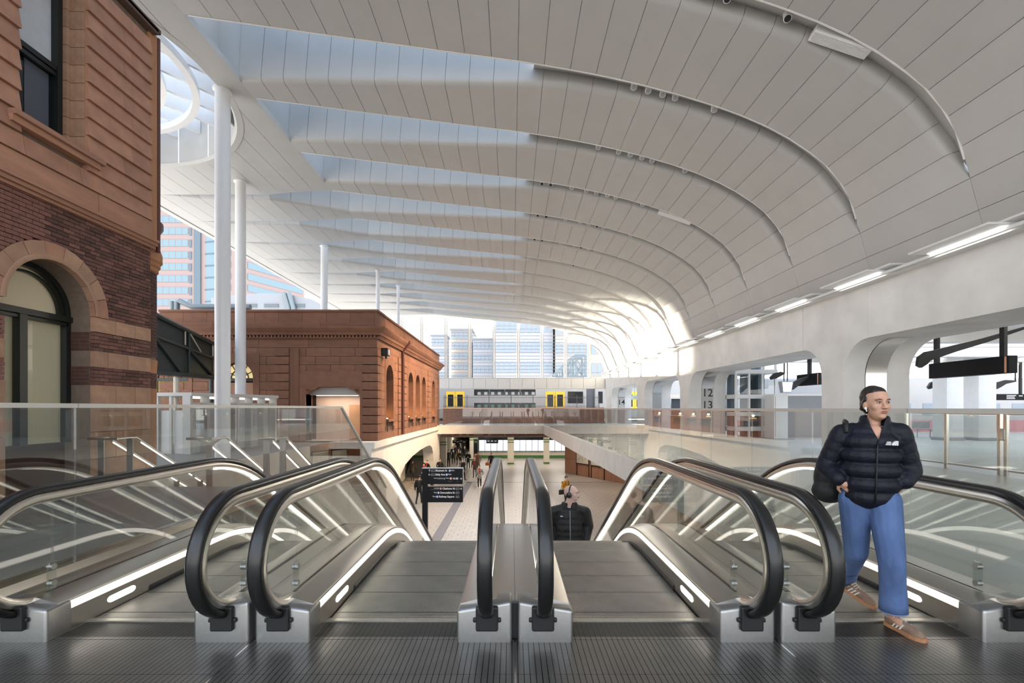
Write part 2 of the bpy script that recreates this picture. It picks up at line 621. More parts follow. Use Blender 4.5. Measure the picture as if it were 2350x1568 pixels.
# keep the 270 nearest panels as objects
part_jobs.sort(key=lambda j: (j[0] if j[0] >= -1 else 9))
keep, rest = part_jobs[:215], part_jobs[215:]
far_jobs += rest
bk = MB()
for (k, s0, s1) in part_jobs[:215] + far_jobs:
    c = panel_rings(k, s0 - 0.002, s1 + 0.002, 0.035)
    for a in range(len(c[0]) - 1):
        bk.quad(c[0][a], c[1][a], c[1][a + 1], c[0][a + 1])
ceiling = bk.build('ceiling', 'panel_backing', fix=False)
tag(ceiling, 'white vaulted station roof of curved panels and slot skylights', kind='structure')
def panel_to(mb, k, s0, s1):
    c = panel_rings(k, s0 + GAP, s1 - GAP, 0.0)
    mb.loft(c, closed=False)
for (k, s0, s1) in keep:
    m = MB(); panel_to(m, k, s0, s1)
    m.build('roof_panel', 'white_panel', ceiling, smooth=True, fix=False)
m = MB()
for (k, s0, s1) in far_jobs:
    panel_to(m, k, s0, s1)
o = m.build('roof_panel', 'white_panel', ceiling, smooth=True, fix=False)
tag(o, kind='stuff')

# glazing over the slots
for k in range(-5, 12):
    m = MB()
    def cover(xs, lift):
        near, far = [], []
        for x in xs:
            z = interp(-x, sorted([(-p[0], p[1]) for p in PROF])) + CAM_Z
            w = gap_w(k, x); h = (.10 + .48 * w) if lift else max(.10, .95 * w + .18)
            f = max(0.0, min(1.0, (x - 5.0) / 4.4))
            n = Vector((f, 0, sqrt(1 - f * f)))
            near.append(Vector((x, edge_y(k, x) - .05, z)) + n * (.115 if lift else .17))
            far.append(Vector((x, edge_y(k, x) + w + .03, z)) + n * (h - .02 if lift else h))
        return [near, far]
    m.loft(cover([0.6, -1.0, -2.5, -4.0, -5.5, -7.0, -8.1] + ([-9.5, -11.0, -13.0, -15.0] if k >= 3 else []), False), closed=False)
    m.build('skylight_pane', 'skylight_glass', ceiling, fix=False)
    # towards the arcade the groove is a closed channel
    m = MB()
    m.loft(cover([9.7, 9.55, 9.35, 9.1, 8.8, 8.4, 8.0, 7.4, 6.8, 6.0, 5.2, 4.5, 3.5, 2.5, 1.6, 0.6], True), closed=False)
    m.build('groove_cover', 'white_panel', ceiling, smooth=True, fix=False)
    m = MB()
    lip = []
    for x in [9.5, 9.3, 9.0, 8.6, 8.2, 7.6, 7.0, 6.2, 5.4, 4.5, 3.5, 2.5, 1.6, 0.6, -1.0, -3.0, -5.5, -8.0]:
        z = interp(-x, sorted([(-p[0], p[1]) for p in PROF])) + CAM_Z
        f = max(0.0, min(1.0, (x - 5.0) / 4.4)); n = Vector((f, 0, sqrt(1 - f * f)))
        c = Vector((x, edge_y(k, x) - .012, z))
        lip.append([c - n * .012 + Vector((0, -.004, 0)), c - n * .012 + Vector((0, .03, 0)), c + n * .10 + Vector((0, .03, 0)), c + n * .10 + Vector((0, -.004, 0))])
    m.loft(lip, caps=True)
    m.build('groove_lip', 'white_paint', ceiling, smooth=True)

# ------------------------------------------------------------------ left canopy with the round opening
OC, OR = Vector((-14.2, 14.2)), 5.35
Z_L = 9.78 + CAM_Z
Y_L0, Y_L1 = -6.0, edge_y(3, -12) + 0.0
def strip(mb, xs, lo, hi):
    r0 = [Vector((x, lo(x), Z_L + (0 if x < -10 else (x + 10) * -0.03))) for x in xs]
    r1 = [Vector((x, hi(x), Z_L + (0 if x < -10 else (x + 10) * -0.03))) for x in xs]
    mb.loft([r0, r1], closed=False)
def circ(x):
    d = OR * OR - (x - OC.x) ** 2
    return sqrt(d) if d > 0 else 0.0
XL = [X_SPLIT - (17.0 + X_SPLIT) * i / n_left for i in range(n_left + 1)]
back_l = MB()
for i in range(n_left):
    xs = [XL[i] - GAP + (XL[i + 1] - XL[i] + 2 * GAP) * q / 6 for q in range(7)]
    if abs(OC.x - (XL[i] + XL[i + 1]) / 2) < OR + 0.2:
        segs = [(lambda x: Y_L0, lambda x: OC.y - circ(x)), (lambda x: OC.y + circ(x), lambda x: edge_y(3, x))]
    else:
        segs = [(lambda x: Y_L0, lambda x: edge_y(3, x))]
    for lo, hi in segs:
        m = MB(); strip(m, xs, lo, hi)
        m.build('soffit_panel', 'white_panel', ceiling, fix=False)
        strip(back_l, xs, lo, hi)
# upper face of the canopy, lifted above the soffit
for i, v in enumerate(back_l.v):
    back_l.v[i] = (v[0], v[1], v[2] + 0.12)
back_l.build('soffit_backing', 'panel_backing', ceiling, fix=False)
# edge beam between the canopy and the slot skylights, and the outer fascia of the roof
m = MB().box(X_SPLIT - 0.05, X_SPLIT + 0.02, -6.0, 21.6, Z_L - 0.06, Z_L + 0.12)
m.build('skylight_edge', 'white_panel', ceiling)
# the slots run on above the canopy: their far faces continue to the left
for k in range(-2, 3):
    yy = edge_y(k, X_SPLIT) + gap_w(k, X_SPLIT)
    xe = min(X_SPLIT - .45, max(X_SPLIT - 1.9, OC.x + OR + .12)) if abs(yy - OC.y) < .8 else max(X_SPLIT - 1.9, OC.x + (sqrt(max(0, (OR + .15) ** 2 - (yy - OC.y) ** 2))) + .1)
    MB().box(xe, X_SPLIT + .25, yy + .04, yy + .09, Z_L + .02, Z_L + 2.6).build('slot_panel', 'white_panel', ceiling)
    MB().box(xe, X_SPLIT, edge_y(k, X_SPLIT) - .1, yy + .05, Z_L + 2.45, Z_L + 2.47).build('slot_pane', 'skylight_glass', ceiling)
    MB().box(xe - .05, xe, edge_y(k, X_SPLIT) + 1.2, yy + .05, Z_L + .1, Z_L + 2.5).build('slot_end', 'white_panel', ceiling)
m = MB().box(-17.3, -17.0, -6, 52, Z_L - 0.02, Z_L + 0.45)
m.build('roof_edge', 'white_panel', ceiling)
# drum of the round opening
ND = 22
for i in range(ND):
    m = MB()
    a0, a1 = 2 * pi * i / ND + 0.003, 2 * pi * (i + 1) / ND - 0.003
    m.lathe(OC.x, OC.y, [(OR, Z_L + 0.10), (OR, Z_L + 1.9), (OR + 0.12, Z_L + 1.9)], 5, a0=a0, a1=a1)
    m.build('drum_panel', 'white_panel', ceiling, smooth=True, fix=False)
m = MB().lathe(OC.x, OC.y, [(OR + 0.18, Z_L + 0.02), (OR + 0.18, Z_L - 0.04), (OR - 0.02, Z_L - 0.04), (OR - 0.10, Z_L + 0.06), (OR, Z_L + 0.12)], 96)
m.build('drum_rim', 'white_panel', ceiling, smooth=True)
# beams across the opening and the two hung rings
dirv = Vector((0.60, 0.80)); nrm = Vector((0.80, -0.60))
for q in range(-5, 6):
    t = q * 1.0 + 0.4
    if abs(t) > OR - 0.3: continue
    half = sqrt(OR * OR - t * t)
    a, b = OC + nrm * t - dirv * half, OC + nrm * t + dirv * half
    wv = nrm * 0.05
    m = MB()
    for (z0, z1) in ((Z_L + 1.15, Z_L + 1.85),):
        ring = lambda p: [Vector((p.x + wv.x, p.y + wv.y, z0)), Vector((p.x - wv.x, p.y - wv.y, z0)), Vector((p.x - wv.x, p.y - wv.y, z1)), Vector((p.x + wv.x, p.y + wv.y, z1))]
        m.loft([ring(a), ring(b)], caps=True)
    m.build('skylight_beam', 'white_steel', ceiling)
for (rr, zz) in ((4.3, Z_L + 1.0), (3.35, Z_L + 1.0)):
    m = MB().lathe(OC.x - 0.4, OC.y + 0.3, [(rr - 0.11, zz - 0.12), (rr + 0.11, zz - 0.12), (rr + 0.11, zz + 0.12), (rr - 0.11, zz + 0.12), (rr - 0.11, zz - 0.12)], 72)
    m.build('skylight_ring', 'white_steel', ceiling, smooth=True)
MB().lathe(OC.x, OC.y, [(0, Z_L + 2.0), (OR + .05, Z_L + 2.0)], 48).build('drum_pane', 'drum_glass', ceiling, fix=False)
# roof of the canopy round the drum, so the soffit is not lit through from above
# ------------------------------------------------------------------ slender columns along the canopy
cols = [(511, 14.86, .43, 'thick white round roof column standing nearest the brick corner'),
        (552, 20.9, .42, 'white round roof column second from the brick corner, beside the thick one'),
        (744, 29.2, .40, 'white round roof column rising behind the red stone parapet, above the pale doorway'),
        (867, 34.3, .26, 'thin white roof column rising right at the parapet corner of the red building'),
        (914, 38.6, .24, 'thinnest white roof column beside the left end of the louvred window wall')]
for px, y, d, lab in cols:
    x = (px - 1175) * y / FPX
    root = empty('roof_column', (x, y, -4.3 if y < 22 else CAM_Z + 4.0), label=lab, cat='column', group='slender white roof columns')
    z0 = root.location.z
    top = Z_L - z0 - (0.0 if x < -9 else 0.0)
    MB().lathe(0, 0, [(0, 0), (d / 2, 0), (d / 2, top), (0, top)], 32).build('shaft', 'white_steel', root, smooth=True)
    MB().lathe(0, 0, [(d / 2, top - 0.06), (d / 2 + 0.06, top - 0.03), (d / 2 + 0.06, top), (d / 2, top)], 32).build('collar', 'white_steel', root, smooth=True)

# ------------------------------------------------------------------ spotlights set in the grooves
spot_body = MB().cyl(0, 0, 0, 0.17, 0.085, 16).mesh('spotlight_body', 'white_steel')
spot_dark = MB().cyl(0, 0, 0, 0.17, 0.085, 16).mesh('spotlight_dark', 'white_steel')
lens_w = MB().cyl(0, 0, -0.012, 0.0, 0.065, 16).mesh('spotlight_lens', 'sign_grey')
lens_b = MB().cyl(0, 0, -0.012, 0.0, 0.065, 16).mesh('spotlight_lens_dark', 'black')
NTH = ['nearest', 'second', 'third', 'fourth', 'fifth', 'sixth', 'seventh']
spots = {-1: [(4.05, 1), (4.45, 1), (5.75, 1)],
         0: [(3.30, 0), (3.70, 0), (4.10, 0), (4.45, 0), (5.55, 0)],
         1: [(2.9, 0), (3.6, 0), (4.0, 0), (4.4, 0), (4.75, 0), (5.9, 0)],
         2: [(1.2, 1), (1.55, 1), (2.4, 0), (3.0, 0), (3.4, 0), (3.85, 0), (4.2, 0), (5.3, 0)],
         3: [(1.2, 1), (1.6, 1), (2.5, 0), (3.2, 0), (3.6, 0), (4.0, 1), (4.3, 0), (5.6, 0)],
         4: [(1.2, 1), (1.6, 1), (2.6, 0), (3.3, 0), (3.7, 1), (4.1, 0), (4.5, 0), (5.8, 0)],
         5: [(1.2, 0), (1.6, 0), (2.6, 0), (3.3, 0), (3.7, 1), (4.1, 0), (4.5, 0)],
         6: [(1.2, 0), (1.6, 0), (2.6, 0), (3.3, 0), (3.7, 0)]}
ORD = ['first', 'second', 'third', 'fourth', 'fifth', 'sixth', 'seventh', 'eighth']
for k, lst in spots.items():
    for j, (x, dark) in enumerate(lst):
        z = interp(-x, sorted([(-p[0], p[1]) for p in PROF])) + CAM_Z
        y = edge_y(k, x) + gap_w(k, x) * 0.45
        root = empty('spotlight', (x, y, z + 0.06), label='%s spotlight from the left in the %s roof groove from the camera%s' % (ORD[j], NTH[k + 1] if k + 1 < 7 else 'eighth', ', black lens' if dark else ''), cat='spotlight', group='spotlights in the roof grooves')
        root.rotation_euler = (radians(-25), radians(12), 0)
        if j % 3 == 1 and 0 <= k <= 6:
            if 'spot' not in globals():
                spot = bpy.data.lights.new('spotlight_lamp', 'SPOT')
                spot.energy = 1000; spot.spot_size = radians(75); spot.spot_blend = .8; spot.shadow_soft_size = .08; spot.color = (1.0, .93, .84)
            lo = bpy.data.objects.new('spotlight_lamp', spot); C.objects.link(lo)
            lo.location = (x, y, z - .05); lo.rotation_euler = (0, radians(16), 0)
        if k >= 4 and j in (0, 2, 4):
            if 'spot2' not in globals():
                spot2 = bpy.data.lights.new('facade_lamp', 'SPOT')
                spot2.energy = 6500; spot2.spot_size = radians(40); spot2.spot_blend = .8; spot2.shadow_soft_size = .08; spot2.color = (1.0, .70, .42)
            lo = bpy.data.objects.new('facade_lamp', spot2); C.objects.link(lo)
            lo.location = (x, y, z - .05)
            lo.rotation_euler = (Vector((-6.5, 25.5 + 6.2 * (k - 4) + 2.0 * (j / 2), 2.6)) - lo.location).to_track_quat('-Z', 'Y').to_euler()
        link('housing', spot_body, root)
        link('lens', lens_b if dark else lens_w, root)
        MB().box(-0.015, 0.015, -0.015, 0.015, 0.15, 0.34).build('stem', 'white_steel', root)
# long grille units in two grooves
for (k, x0, x1, lab) in ((-1, 6.35, 7.5, 'long white ribbed grille unit set in the nearest roof groove'), (2, 6.0, 7.3, 'long white grille unit set in the fourth roof groove')):
    z0 = interp(-x0, sorted([(-p[0], p[1]) for p in PROF])) + CAM_Z
    z1 = interp(-x1, sorted([(-p[0], p[1]) for p in PROF])) + CAM_Z
    y = edge_y(k, (x0 + x1) / 2) + 0.26
    L = sqrt((x1 - x0) ** 2 + (z1 - z0) ** 2)
    root = empty('air_grille', ((x0 + x1) / 2, y, (z0 + z1) / 2 + 0.05), label=lab, cat='grille')
    root.rotation_euler = (0, atan2(z0 - z1, x1 - x0), -0.08)
    MB().bbox(-L / 2, L / 2, -0.15, 0.15, -0.03, 0.14, 0.012).build('housing', 'white_steel', root)
    m = MB()
    for q in range(9):
        yy = -0.12 + q * 0.03
        m.box(-L / 2 + 0.03, L / 2 - 0.03, yy - 0.008, yy + 0.008, -0.042, -0.03)
    m.build('slat', 'white_steel', root)
# ================================================================== floors
Z_LOW = -4.3
XR = lambda y: 3.95 - 0.029 * y            # edge of the right-hand floor over the escalator well
XBAL = -4.4                                # left balustrade
def slab(name, poly, z0, z1, mname, **kw):
    o = MB().prism(poly, 'Z', z0, z1).build(name, mname)
    return tag(o, kind='structure', **kw)
slab('floor', [(XR(3.3), 3.3), (42, 3.3), (42, 50.4), (-6.5, 50.4), (-6.5, 42.0), (XR(42), 42.0)], -0.43, 0.0, 'upper_floor', label='pale polished upper concourse floor beyond the right glass balustrade')
slab('floor', [(-17, -9), (42, -9), (42, 3.3), (-17, 3.3)], -0.43, -0.02, 'dark_paving', label='dark floor under the metal escalator landing plates')
slab('floor', [(-17, 3.3), (XBAL - .05, 3.3), (XBAL - .05, 9.75), (-8.45, 9.75), (-8.45, 23.3), (-17, 23.3)], -0.43, 0.0, 'dark_paving', label='grey paved floor beyond the left glass balustrade')
# kerbs along the well
m = MB()
m.prism([(XR(3.3) - .02, 3.3), (XR(3.3) + .2, 3.3), (XR(42) + .2, 42.2), (-6.5, 42.2), (-6.5, 41.98), (XR(42) - .02, 41.98)], 'Z', -0.66, 0.08)
tag(m.build('trim_1', 'pale_concrete'), kind='structure', label='pale concrete slab edge round the escalator well')
# lower concourse: screed, then tiles laid on it
lower = slab('floor', [(-14, 12.5), (12, 12.5), (12, 57.2), (-14, 57.2)], Z_LOW - 0.3, Z_LOW - 0.02, 'joint_tile', label='tiled lower concourse floor at the foot of the escalators')
TW, TH = 0.42, 0.42
tiles, n_t = [], 0
for iy in range(0, 105):
    for ix in range(-18, 24):
        x, y = ix * TW + (TW / 2 if iy % 2 else 0), 13.0 + iy * TH
        vis = abs(x) < 0.19 * y + .4 and 20.0 < y < 26.6
        tiles.append((0 if vis else 1, y, x))
tiles.sort()
rest = MB()
for q, (v, y, x) in enumerate(tiles):
    xa, xb = x + .005, x + TW - .005
    if y < 38.3 and xb > -3.62 and xa < -3.17:
        if xa < -3.63 and xb <= -3.16: xb = -3.63
        elif xb > -3.16 and xa >= -3.63: xa = -3.16
        else: continue
        if xb - xa < .03: continue
    if n_t < 290 and v == 0:
        piece('tile', 'floor_tile', lower, xa, xb, y + .005, y + TH - .005, Z_LOW - .02, Z_LOW)
        n_t += 1
    else:
        if x > -14 and x < 11.2:
            rest.box(xa, xb, y + .005, y + TH - .005, Z_LOW - .02, Z_LOW)
tag(rest.build('tile', 'floor_tile', lower, fix=False), kind='stuff')
MB().box(-7, 9.5, 38.3, 38.42, Z_LOW - .02, Z_LOW + .002).build('threshold_strip', 'black', lower)
m = MB().box(-3.62, -3.17, 13.2, 38.2, Z_LOW - .02, Z_LOW + .001)
for iy in range(0, 62):
    for ix in range(4):
        x, y = -3.56 + ix * 0.105, 14 + iy * 0.4
        m.box(x, x + .035, y, y + .28, Z_LOW, Z_LOW + .006)
tag(m.build('tactile_strip', 'tactile', lower, fix=False), kind='stuff')

# ================================================================== right arcade
XW, TOPZ, OPZ = 10.0, 5.08, 3.56
wall_r = empty('wall_right', (0, 0, 0), kind='structure', label='pale concrete arcade wall with round-cornered openings')
def arc(cx, cz, r, a0, a1, n=8):
    return [(cx + r * cos(radians(a0 + (a1 - a0) * i / n)), cz + r * sin(radians(a0 + (a1 - a0) * i / n))) for i in range(n + 1)]
R_F = 1.0
piers = [(3.4, 4.6), (14.6, 15.63), (27.2, 28.8), (36.6, 38.7), (48.6, 52.0)]
for (y0, y1) in piers:
    for (xa, xb) in ((XW, XW + .66), (XW + .66, XW + 1.31), (XW + 1.31, XW + 2.0)):
        mid = xa > XW + .5 and xb < XW + 1.5
        off = 0.012 if mid else 0.0
        pts = [(y0 - off, -0.0), (y1 + off, 0.0)] + arc(y1 + R_F, OPZ - R_F, R_F - off, 180, 90) + [(y1 + R_F, TOPZ), (y0 - R_F, TOPZ)] + arc(y0 - R_F, OPZ - R_F, R_F - off, 90, 0)
        m = MB().prism(pts, 'X', xa + .006, xb - .006)
        o = m.build('pier_lining' if mid else 'pier', 'bright_steel' if mid else 'concrete', wall_r, smooth=True)
        if mid: o['label'] = 'polished steel band round the opening'
edges = [-9.0] + [v for p in piers for v in (p[0] - R_F, p[1] + R_F)][:-1]
for a, b in zip(edges[0::2], edges[1::2]):
    MB().box(XW + 0.0, XW + 2.0, a + .012, b - .012, OPZ, TOPZ).build('beam', 'concrete', wall_r)
# cornice ledge under the vault
MB().box(XW - .28, XW + .3, -9, 52, TOPZ - .05, TOPZ + .02).build('ledge', 'concrete', wall_r)

# uplight fixtures on a rail in front of the ledge
rail = empty('lighting_rail', (9.62, 0, TOPZ + .02), label='long steel lighting rail along the top of the arcade beam', cat='rail')
MB().box(-.03, .03, -4, 51.5, -.06, .006).build('rail_bar', 'white_steel', rail)
fx_plate = MB().bbox(-.46, .30, -.95, .95, 0, .05, .012).mesh('fixture_plate', 'white_steel')
fx_top = MB().bbox(-.16, .26, -1.35, -.55, .05, .10, .012).bbox(-.16, .26, .30, 1.15, .05, .10, .012).mesh('fixture_cover', 'white_steel')
fx_lamp = MB().box(-.10, .26, -.85, .85, -.012, 0).mesh('fixture_lamp', 'rail_diffuser')
for q in range(0, 13):
    y = 10.25 + 3.2 * q
    near = ['nearest', 'second nearest', 'third', 'fourth', 'fifth', 'sixth', 'seventh', 'eighth', 'ninth', 'tenth', 'eleventh', 'twelfth', 'thirteenth']
    lab = 'white flat lamp fixture on the arcade rail, %s from the camera in view' % near[q] if 0 <= q < 13 else 'white flat lamp fixture on the arcade rail outside the frame'
    root = empty('rail_lamp', (9.62, y, TOPZ + .04), label=lab, cat='lamp', group='flat lamps along the arcade rail')
    link('plate', fx_plate, root); link('cover', fx_top, root); link('diffuser', fx_lamp, root)

# ================================================================== right-hand platforms beyond the arcade
conc = empty('ceiling_platform', (0, 0, 0), kind='structure', label='white ceiling over the platform side beyond the arcade')
for ya_, yb_ in ((-9, 18.2), (22.6, 25.85)):
    MB().box(12.0, 42, ya_, yb_, 4.45, 4.6).build('ceiling_slab', 'white_paint', conc)
for q, y in enumerate((6.0, 17.9, 22.9, 25.55)):
    MB().box(12.2, 42, y - .25, y + .25, 4.0, 4.45).build('ceiling_beam', 'white_paint', conc)
for q in range(5):  # lamps added to brighten the platform side beyond the arcade
    for p in range(3):
        y, x = (3.0, 8.0, 13.0, 17.0, 25.0)[q], 15.0 + 6.0 * p
        o = empty('platform_fill_lamp', (x, y, 4.45), label='added fill tube lamp on the platform ceiling, row %s and file %s behind the arcade' % (['one', 'two', 'three', 'four', 'five'][q], ['one', 'two', 'three'][p]), cat='lamp', group='added platform fill lamps')
        MB().bbox(-.12, .12, -1.3, 1.3, -.06, 0, .02).build('housing', 'white_steel', o)
        MB().box(-.09, .09, -1.25, 1.25, -.075, -.06).build('diffuser', 'lamp_white', o)
# white round-cornered pillars
for (px, y, w, lab) in ((2175, 24.0, .88, 'left of the two broad white pillars seen behind the hanging black board'), (2247, 24.0, .92, 'right of the two broad white pillars seen behind the hanging black board')):
    x = (px - 1175) * y / FPX
    root = empty('pillar', (x, y, 0), label=lab, cat='pillar')
    MB().bbox(-w / 2, w / 2, -w / 2, w / 2, 0, 4.45, .12).build('shaft', 'white_paint', root, smooth=True)
    MB().bbox(-w / 2 - .02, w / 2 + .02, -w / 2 - .02, w / 2 + .02, 0, .14, .02).build('plinth', 'city_grey', root)
# hanging black boards
def hang_board(x, y0, y1, z0, z1, lab, posts, along='Y', lines=None):
    root = empty('hanging_board', (x, (y0 + y1) / 2, z1), label=lab, cat='sign')
    h = (y1 - y0) / 2
    if along == 'Y':
        MB().bbox(-.13, .13, -h, h, z0 - z1, 0, .015).build('panel', 'sign_black', root)
        MB().box(-.134, -.13, -h + .06, -h + .12, z0 - z1 + .02, -.02).build('end_strip', 'sign_orange', root)
        for p in posts:
            MB().box(-.05, .05, p - .07, p + .07, 0, 4.45 - z1).build('post', 'black', root)
    else:
        MB().bbox(-h, h, -.12, .12, z0 - z1, 0, .015).build('panel', 'sign_black', root)
        for p in posts:
            MB().box(p - .05, p + .05, -.05, .05, 0, 4.45 - z1).build('post', 'black', root)
        for i, (tx, ty, tl) in enumerate(lines or ()):
            MB().box(tx, tx + tl, -.124, -.12, ty, ty + .045).build('text_line', 'sign_white', root)
    return root
hang_board(14.25, 13.75, 16.4, 2.58, 3.08, 'large blank black board hanging from two posts beyond the right opening', (-1.05, 1.15))
hang_board(14.6, 22.8, 24.6, 2.7, 3.26, 'short black board hanging beyond the opening with the lift tower', (0.0,))
hang_board(26.0, 24.4, 26.6, 2.0, 2.32, 'small black board with white text lines at the far right edge', (-.8, .8), along='X', lines=[(-.95, -.12, .3), (-.05, -.1, .5), (-.05, -.18, .42), (-.05, -.26, .45), (.6, -.12, .2)])
# black curved canopy arms
def arm(pts, y, r0, r1, lab):
    P = [at(px, py, y) for px, py in pts]
    base = P[0].copy()
    root = empty('canopy_arm', base, label=lab, cat='arm')
    Q = [p - base for p in P]
    n = len(Q)
    rings = []
    for i, p in enumerate(Q):
        t = (Q[min(i + 1, n - 1)] - Q[max(0, i - 1)]).normalized()
        nn = Vector((-t.z, 0, t.x))
        f = i / (n - 1)
        rr = (r0 * 0.45 if i == 0 else r0 * (1 - f) ** 0.7 + r1)
        rings.append([p + nn * rr + Vector((0, -.06, 0)), p - nn * rr + Vector((0, -.06, 0)), p - nn * rr + Vector((0, .06, 0)), p + nn * rr + Vector((0, .06, 0))])
    MB().loft(rings, caps=True).build('blade', 'black', root)
    MB().tube([Q[-1], Q[-1] + Vector((0, .0, max(.1, 4.45 - P[-1].z)))], .03, 8).build('hanger', 'black', root)
arm([(2108, 842), (2116, 828), (2128, 818), (2150, 812), (2190, 800), (2260, 781), (2360, 750)], 15.2, .16, .03, 'long black curved canopy arm beside the large blank board')
arm([(2130, 891), (2138, 884), (2152, 876), (2168, 874)], 25.0, .16, .03, 'small black arm left of the two broad pillars')
arm([(2206, 891), (2212, 885), (2222, 879), (2234, 876)], 25.2, .16, .03, 'small black arm between the two broad pillars')
arm([(2284, 891), (2292, 883), (2306, 877), (2330, 875)], 25.4, .16, .03, 'small black arm right of the two broad pillars')
arm([(1816, 893), (1822, 884), (1836, 874), (1854, 866)], 23.5, .16, .03, 'black arm beside the lantern near the lift tower')
arm([(1768, 869), (1778, 863), (1792, 858), (1800, 857)], 25.3, .16, .03, 'short black arm right of the lift tower top')
# lantern box
p = at(1803, 902, 23.2)
root = empty('screen_box', p, label='tilted grey screen box hanging near the lift tower', cat='screen')
m = MB(); m.loft([[(-.2, -.12, 0), (.2, -.12, 0), (.2, .12, 0), (-.2, .12, 0)], [(-.28, -.16, .55), (.28, -.16, .55), (.28, .16, .55), (-.28, .16, .55)]], caps=True); m.build('case', 'sign_grey', root)
MB().quad((-.18, -.135, .05), (.18, -.135, .05), (.24, -.165, .5), (-.24, -.165, .5)).build('face', 'screen', root)
for sx in (-.08, .08):
    MB().box(sx - .015, sx + .015, -.02, .02, .55, 4.45 - p.z).build('hanger', 'black', root)
# lift tower: steel frame, dark core, glass
lx, ly = 13.2, 27.2
root = empty('lift_tower', (lx, ly, 0), label='glass and steel lift tower with dark core beyond the middle opening', cat='lift')
root.scale = (.86, .9, 1)
for sx in (-1.25, -.42, .42, 1.25):
    for sy in (-1.1, 1.1):
        MB().box(sx - .06, sx + .06, sy - .06, sy + .06, 0, 4.4).build('post', 'white_steel', root)
for z in (0.35, 1.15, 2.1, 3.45):
    MB().box(-1.33, 1.33, -1.2, 1.2, z, z + .22).build('ring_beam', 'white_steel', root)
for sx in (-.95, -.1, .8):
    MB().box(sx - .2, sx + .2, -.3, .3, 0, 4.4).build('guide_column', 'tower_dark', root)
MB().box(.15, 1.1, .5, .9, 0, 4.4).build('back_panel', 'mast_dark', root)
for z0, z1 in ((.6, 1.13), (1.4, 2.08), (2.35, 3.43), (3.7, 4.35)):
    MB().box(-1.2, 1.2, -1.14, -1.125, z0, z1).build('pane', 'glass', root)
# white block and perforated screen wall
root = empty('screen_wall', (15.9, 26.3, 0), label='white perforated screen wall behind the middle opening', cat='wall panel')
MB().box(-1.2, 2.5, .05, .2, 0, 2.25).build('backing', 'city_grey', root)
m = MB()
for iz in range(34):
    for ix in range(40):
        x, z = -1.18 + ix * .092 + (.046 if iz % 2 else 0), .06 + iz * .064
        if iz > 24 or (iz > 20 and (ix + iz) % 2): m.box(x, x + .045, .03, .052, z, z + .035)
tag(m.build('perforation', 'sign_grey', root, fix=False), kind='stuff')
MB().box(-1.25, 2.55, 0, .25, 2.25, 2.35).build('cap', 'white_paint', root)
piece_root = empty('service_block', (13.85, 25.4, 0), label='plain white service block left of the perforated screen', cat='block')
MB().bbox(-.36, .36, -.5, .5, 0, 2.3, .02).build('body', 'white_paint', piece_root)
MB().box(-.3, -.28, -.51, -.5, .1, 2.2).build('door_joint', 'sign_grey', piece_root)
# side shop fronts seen through the smaller opening
root = empty('ticket_counter', (13.4, 37.5, 0), label='brown and steel ticket counter seen through the smaller opening', cat='counter')
MB().box(-1.3, 1.3, -.6, .6, 0, 1.0).build('front_panel', 'terracotta', root)
MB().box(-1.4, 1.4, -.7, .7, 1.0, 1.06).build('worktop', 'bright_steel', root)
MB().box(-1.4, 1.4, -.65, -.55, 2.3, 2.6).build('header', 'bright_steel', root)
for sx in (-1.3, 0, 1.3):
    MB().box(sx - .05, sx + .05, -.62, -.55, 1.06, 2.3).build('post', 'bright_steel', root)
MB().box(-1.3, 1.3, -.3, .5, 1.06, 2.3).build('cabinet', 'mast_dark', root)
# pink train side beyond the platforms, on the far right
root = empty('pink_train', (26, 32.5, 0), label='long train side in dusty pink and grey behind the broad pillars', cat='train')
MB().bbox(-11, 14, 0, 2.8, -.2, 3.6, .1).build('body', 'train_grey', root)
MB().box(-10.9, 13.9, -.015, 0, -.1, .78).build('lower_stripe', 'train_pink', root)
for i in range(8):
    MB().bbox(-10.4 + i * 3.0, -8.2 + i * 3.0, -.02, .02, 1.1, 1.9, .01).build('window', 'city_window', root)
# glass gate in the nearest opening
gate = empty('glass_gate', (11.5, 12.0, 0), label='steel framed glass gate standing in the nearest arcade opening', cat='gate')
for y in (2.1, .8, -.6, -.75, -2.4):
    MB().box(-.035, .035, y - .035, y + .035, 0, 1.5).build('post', 'bright_steel', gate)
for a, b in ((2.07, .83), (.77, -.57), (-.78, -2.37)):
    MB().box(-.02, .02, b, a, 1.42, 1.48).build('top_rail', 'bright_steel', gate)
    MB().box(-.015, .015, b, a, .10, .14).build('bottom_rail', 'bright_steel', gate)
    MB().box(-.006, .006, b + .02, a - .02, .16, 1.40).build('pane', 'rail_glass', gate)
MB().bbox(-.07, .07, -.74, -.62, .82, 1.1, .02).build('lock', 'bright_steel', gate)
# bench on the platform
root = empty('bench', (22.3, 26.2, 0), label='small grey bench between the two broad pillars', cat='bench')
MB().bbox(-.5, .5, -.2, .2, .42, .47, .015).build('seat', 'sign_grey', root)
MB().bbox(-.5, .5, .17, .21, .5, .85, .015).build('backrest', 'sign_grey', root)
for s in (-.35, .35):
    MB().tube([(s - .12, -.15, 0), (s, 0, .42), (s + .12, .15, 0)], .02, 8).build('leg', 'sign_grey', root)
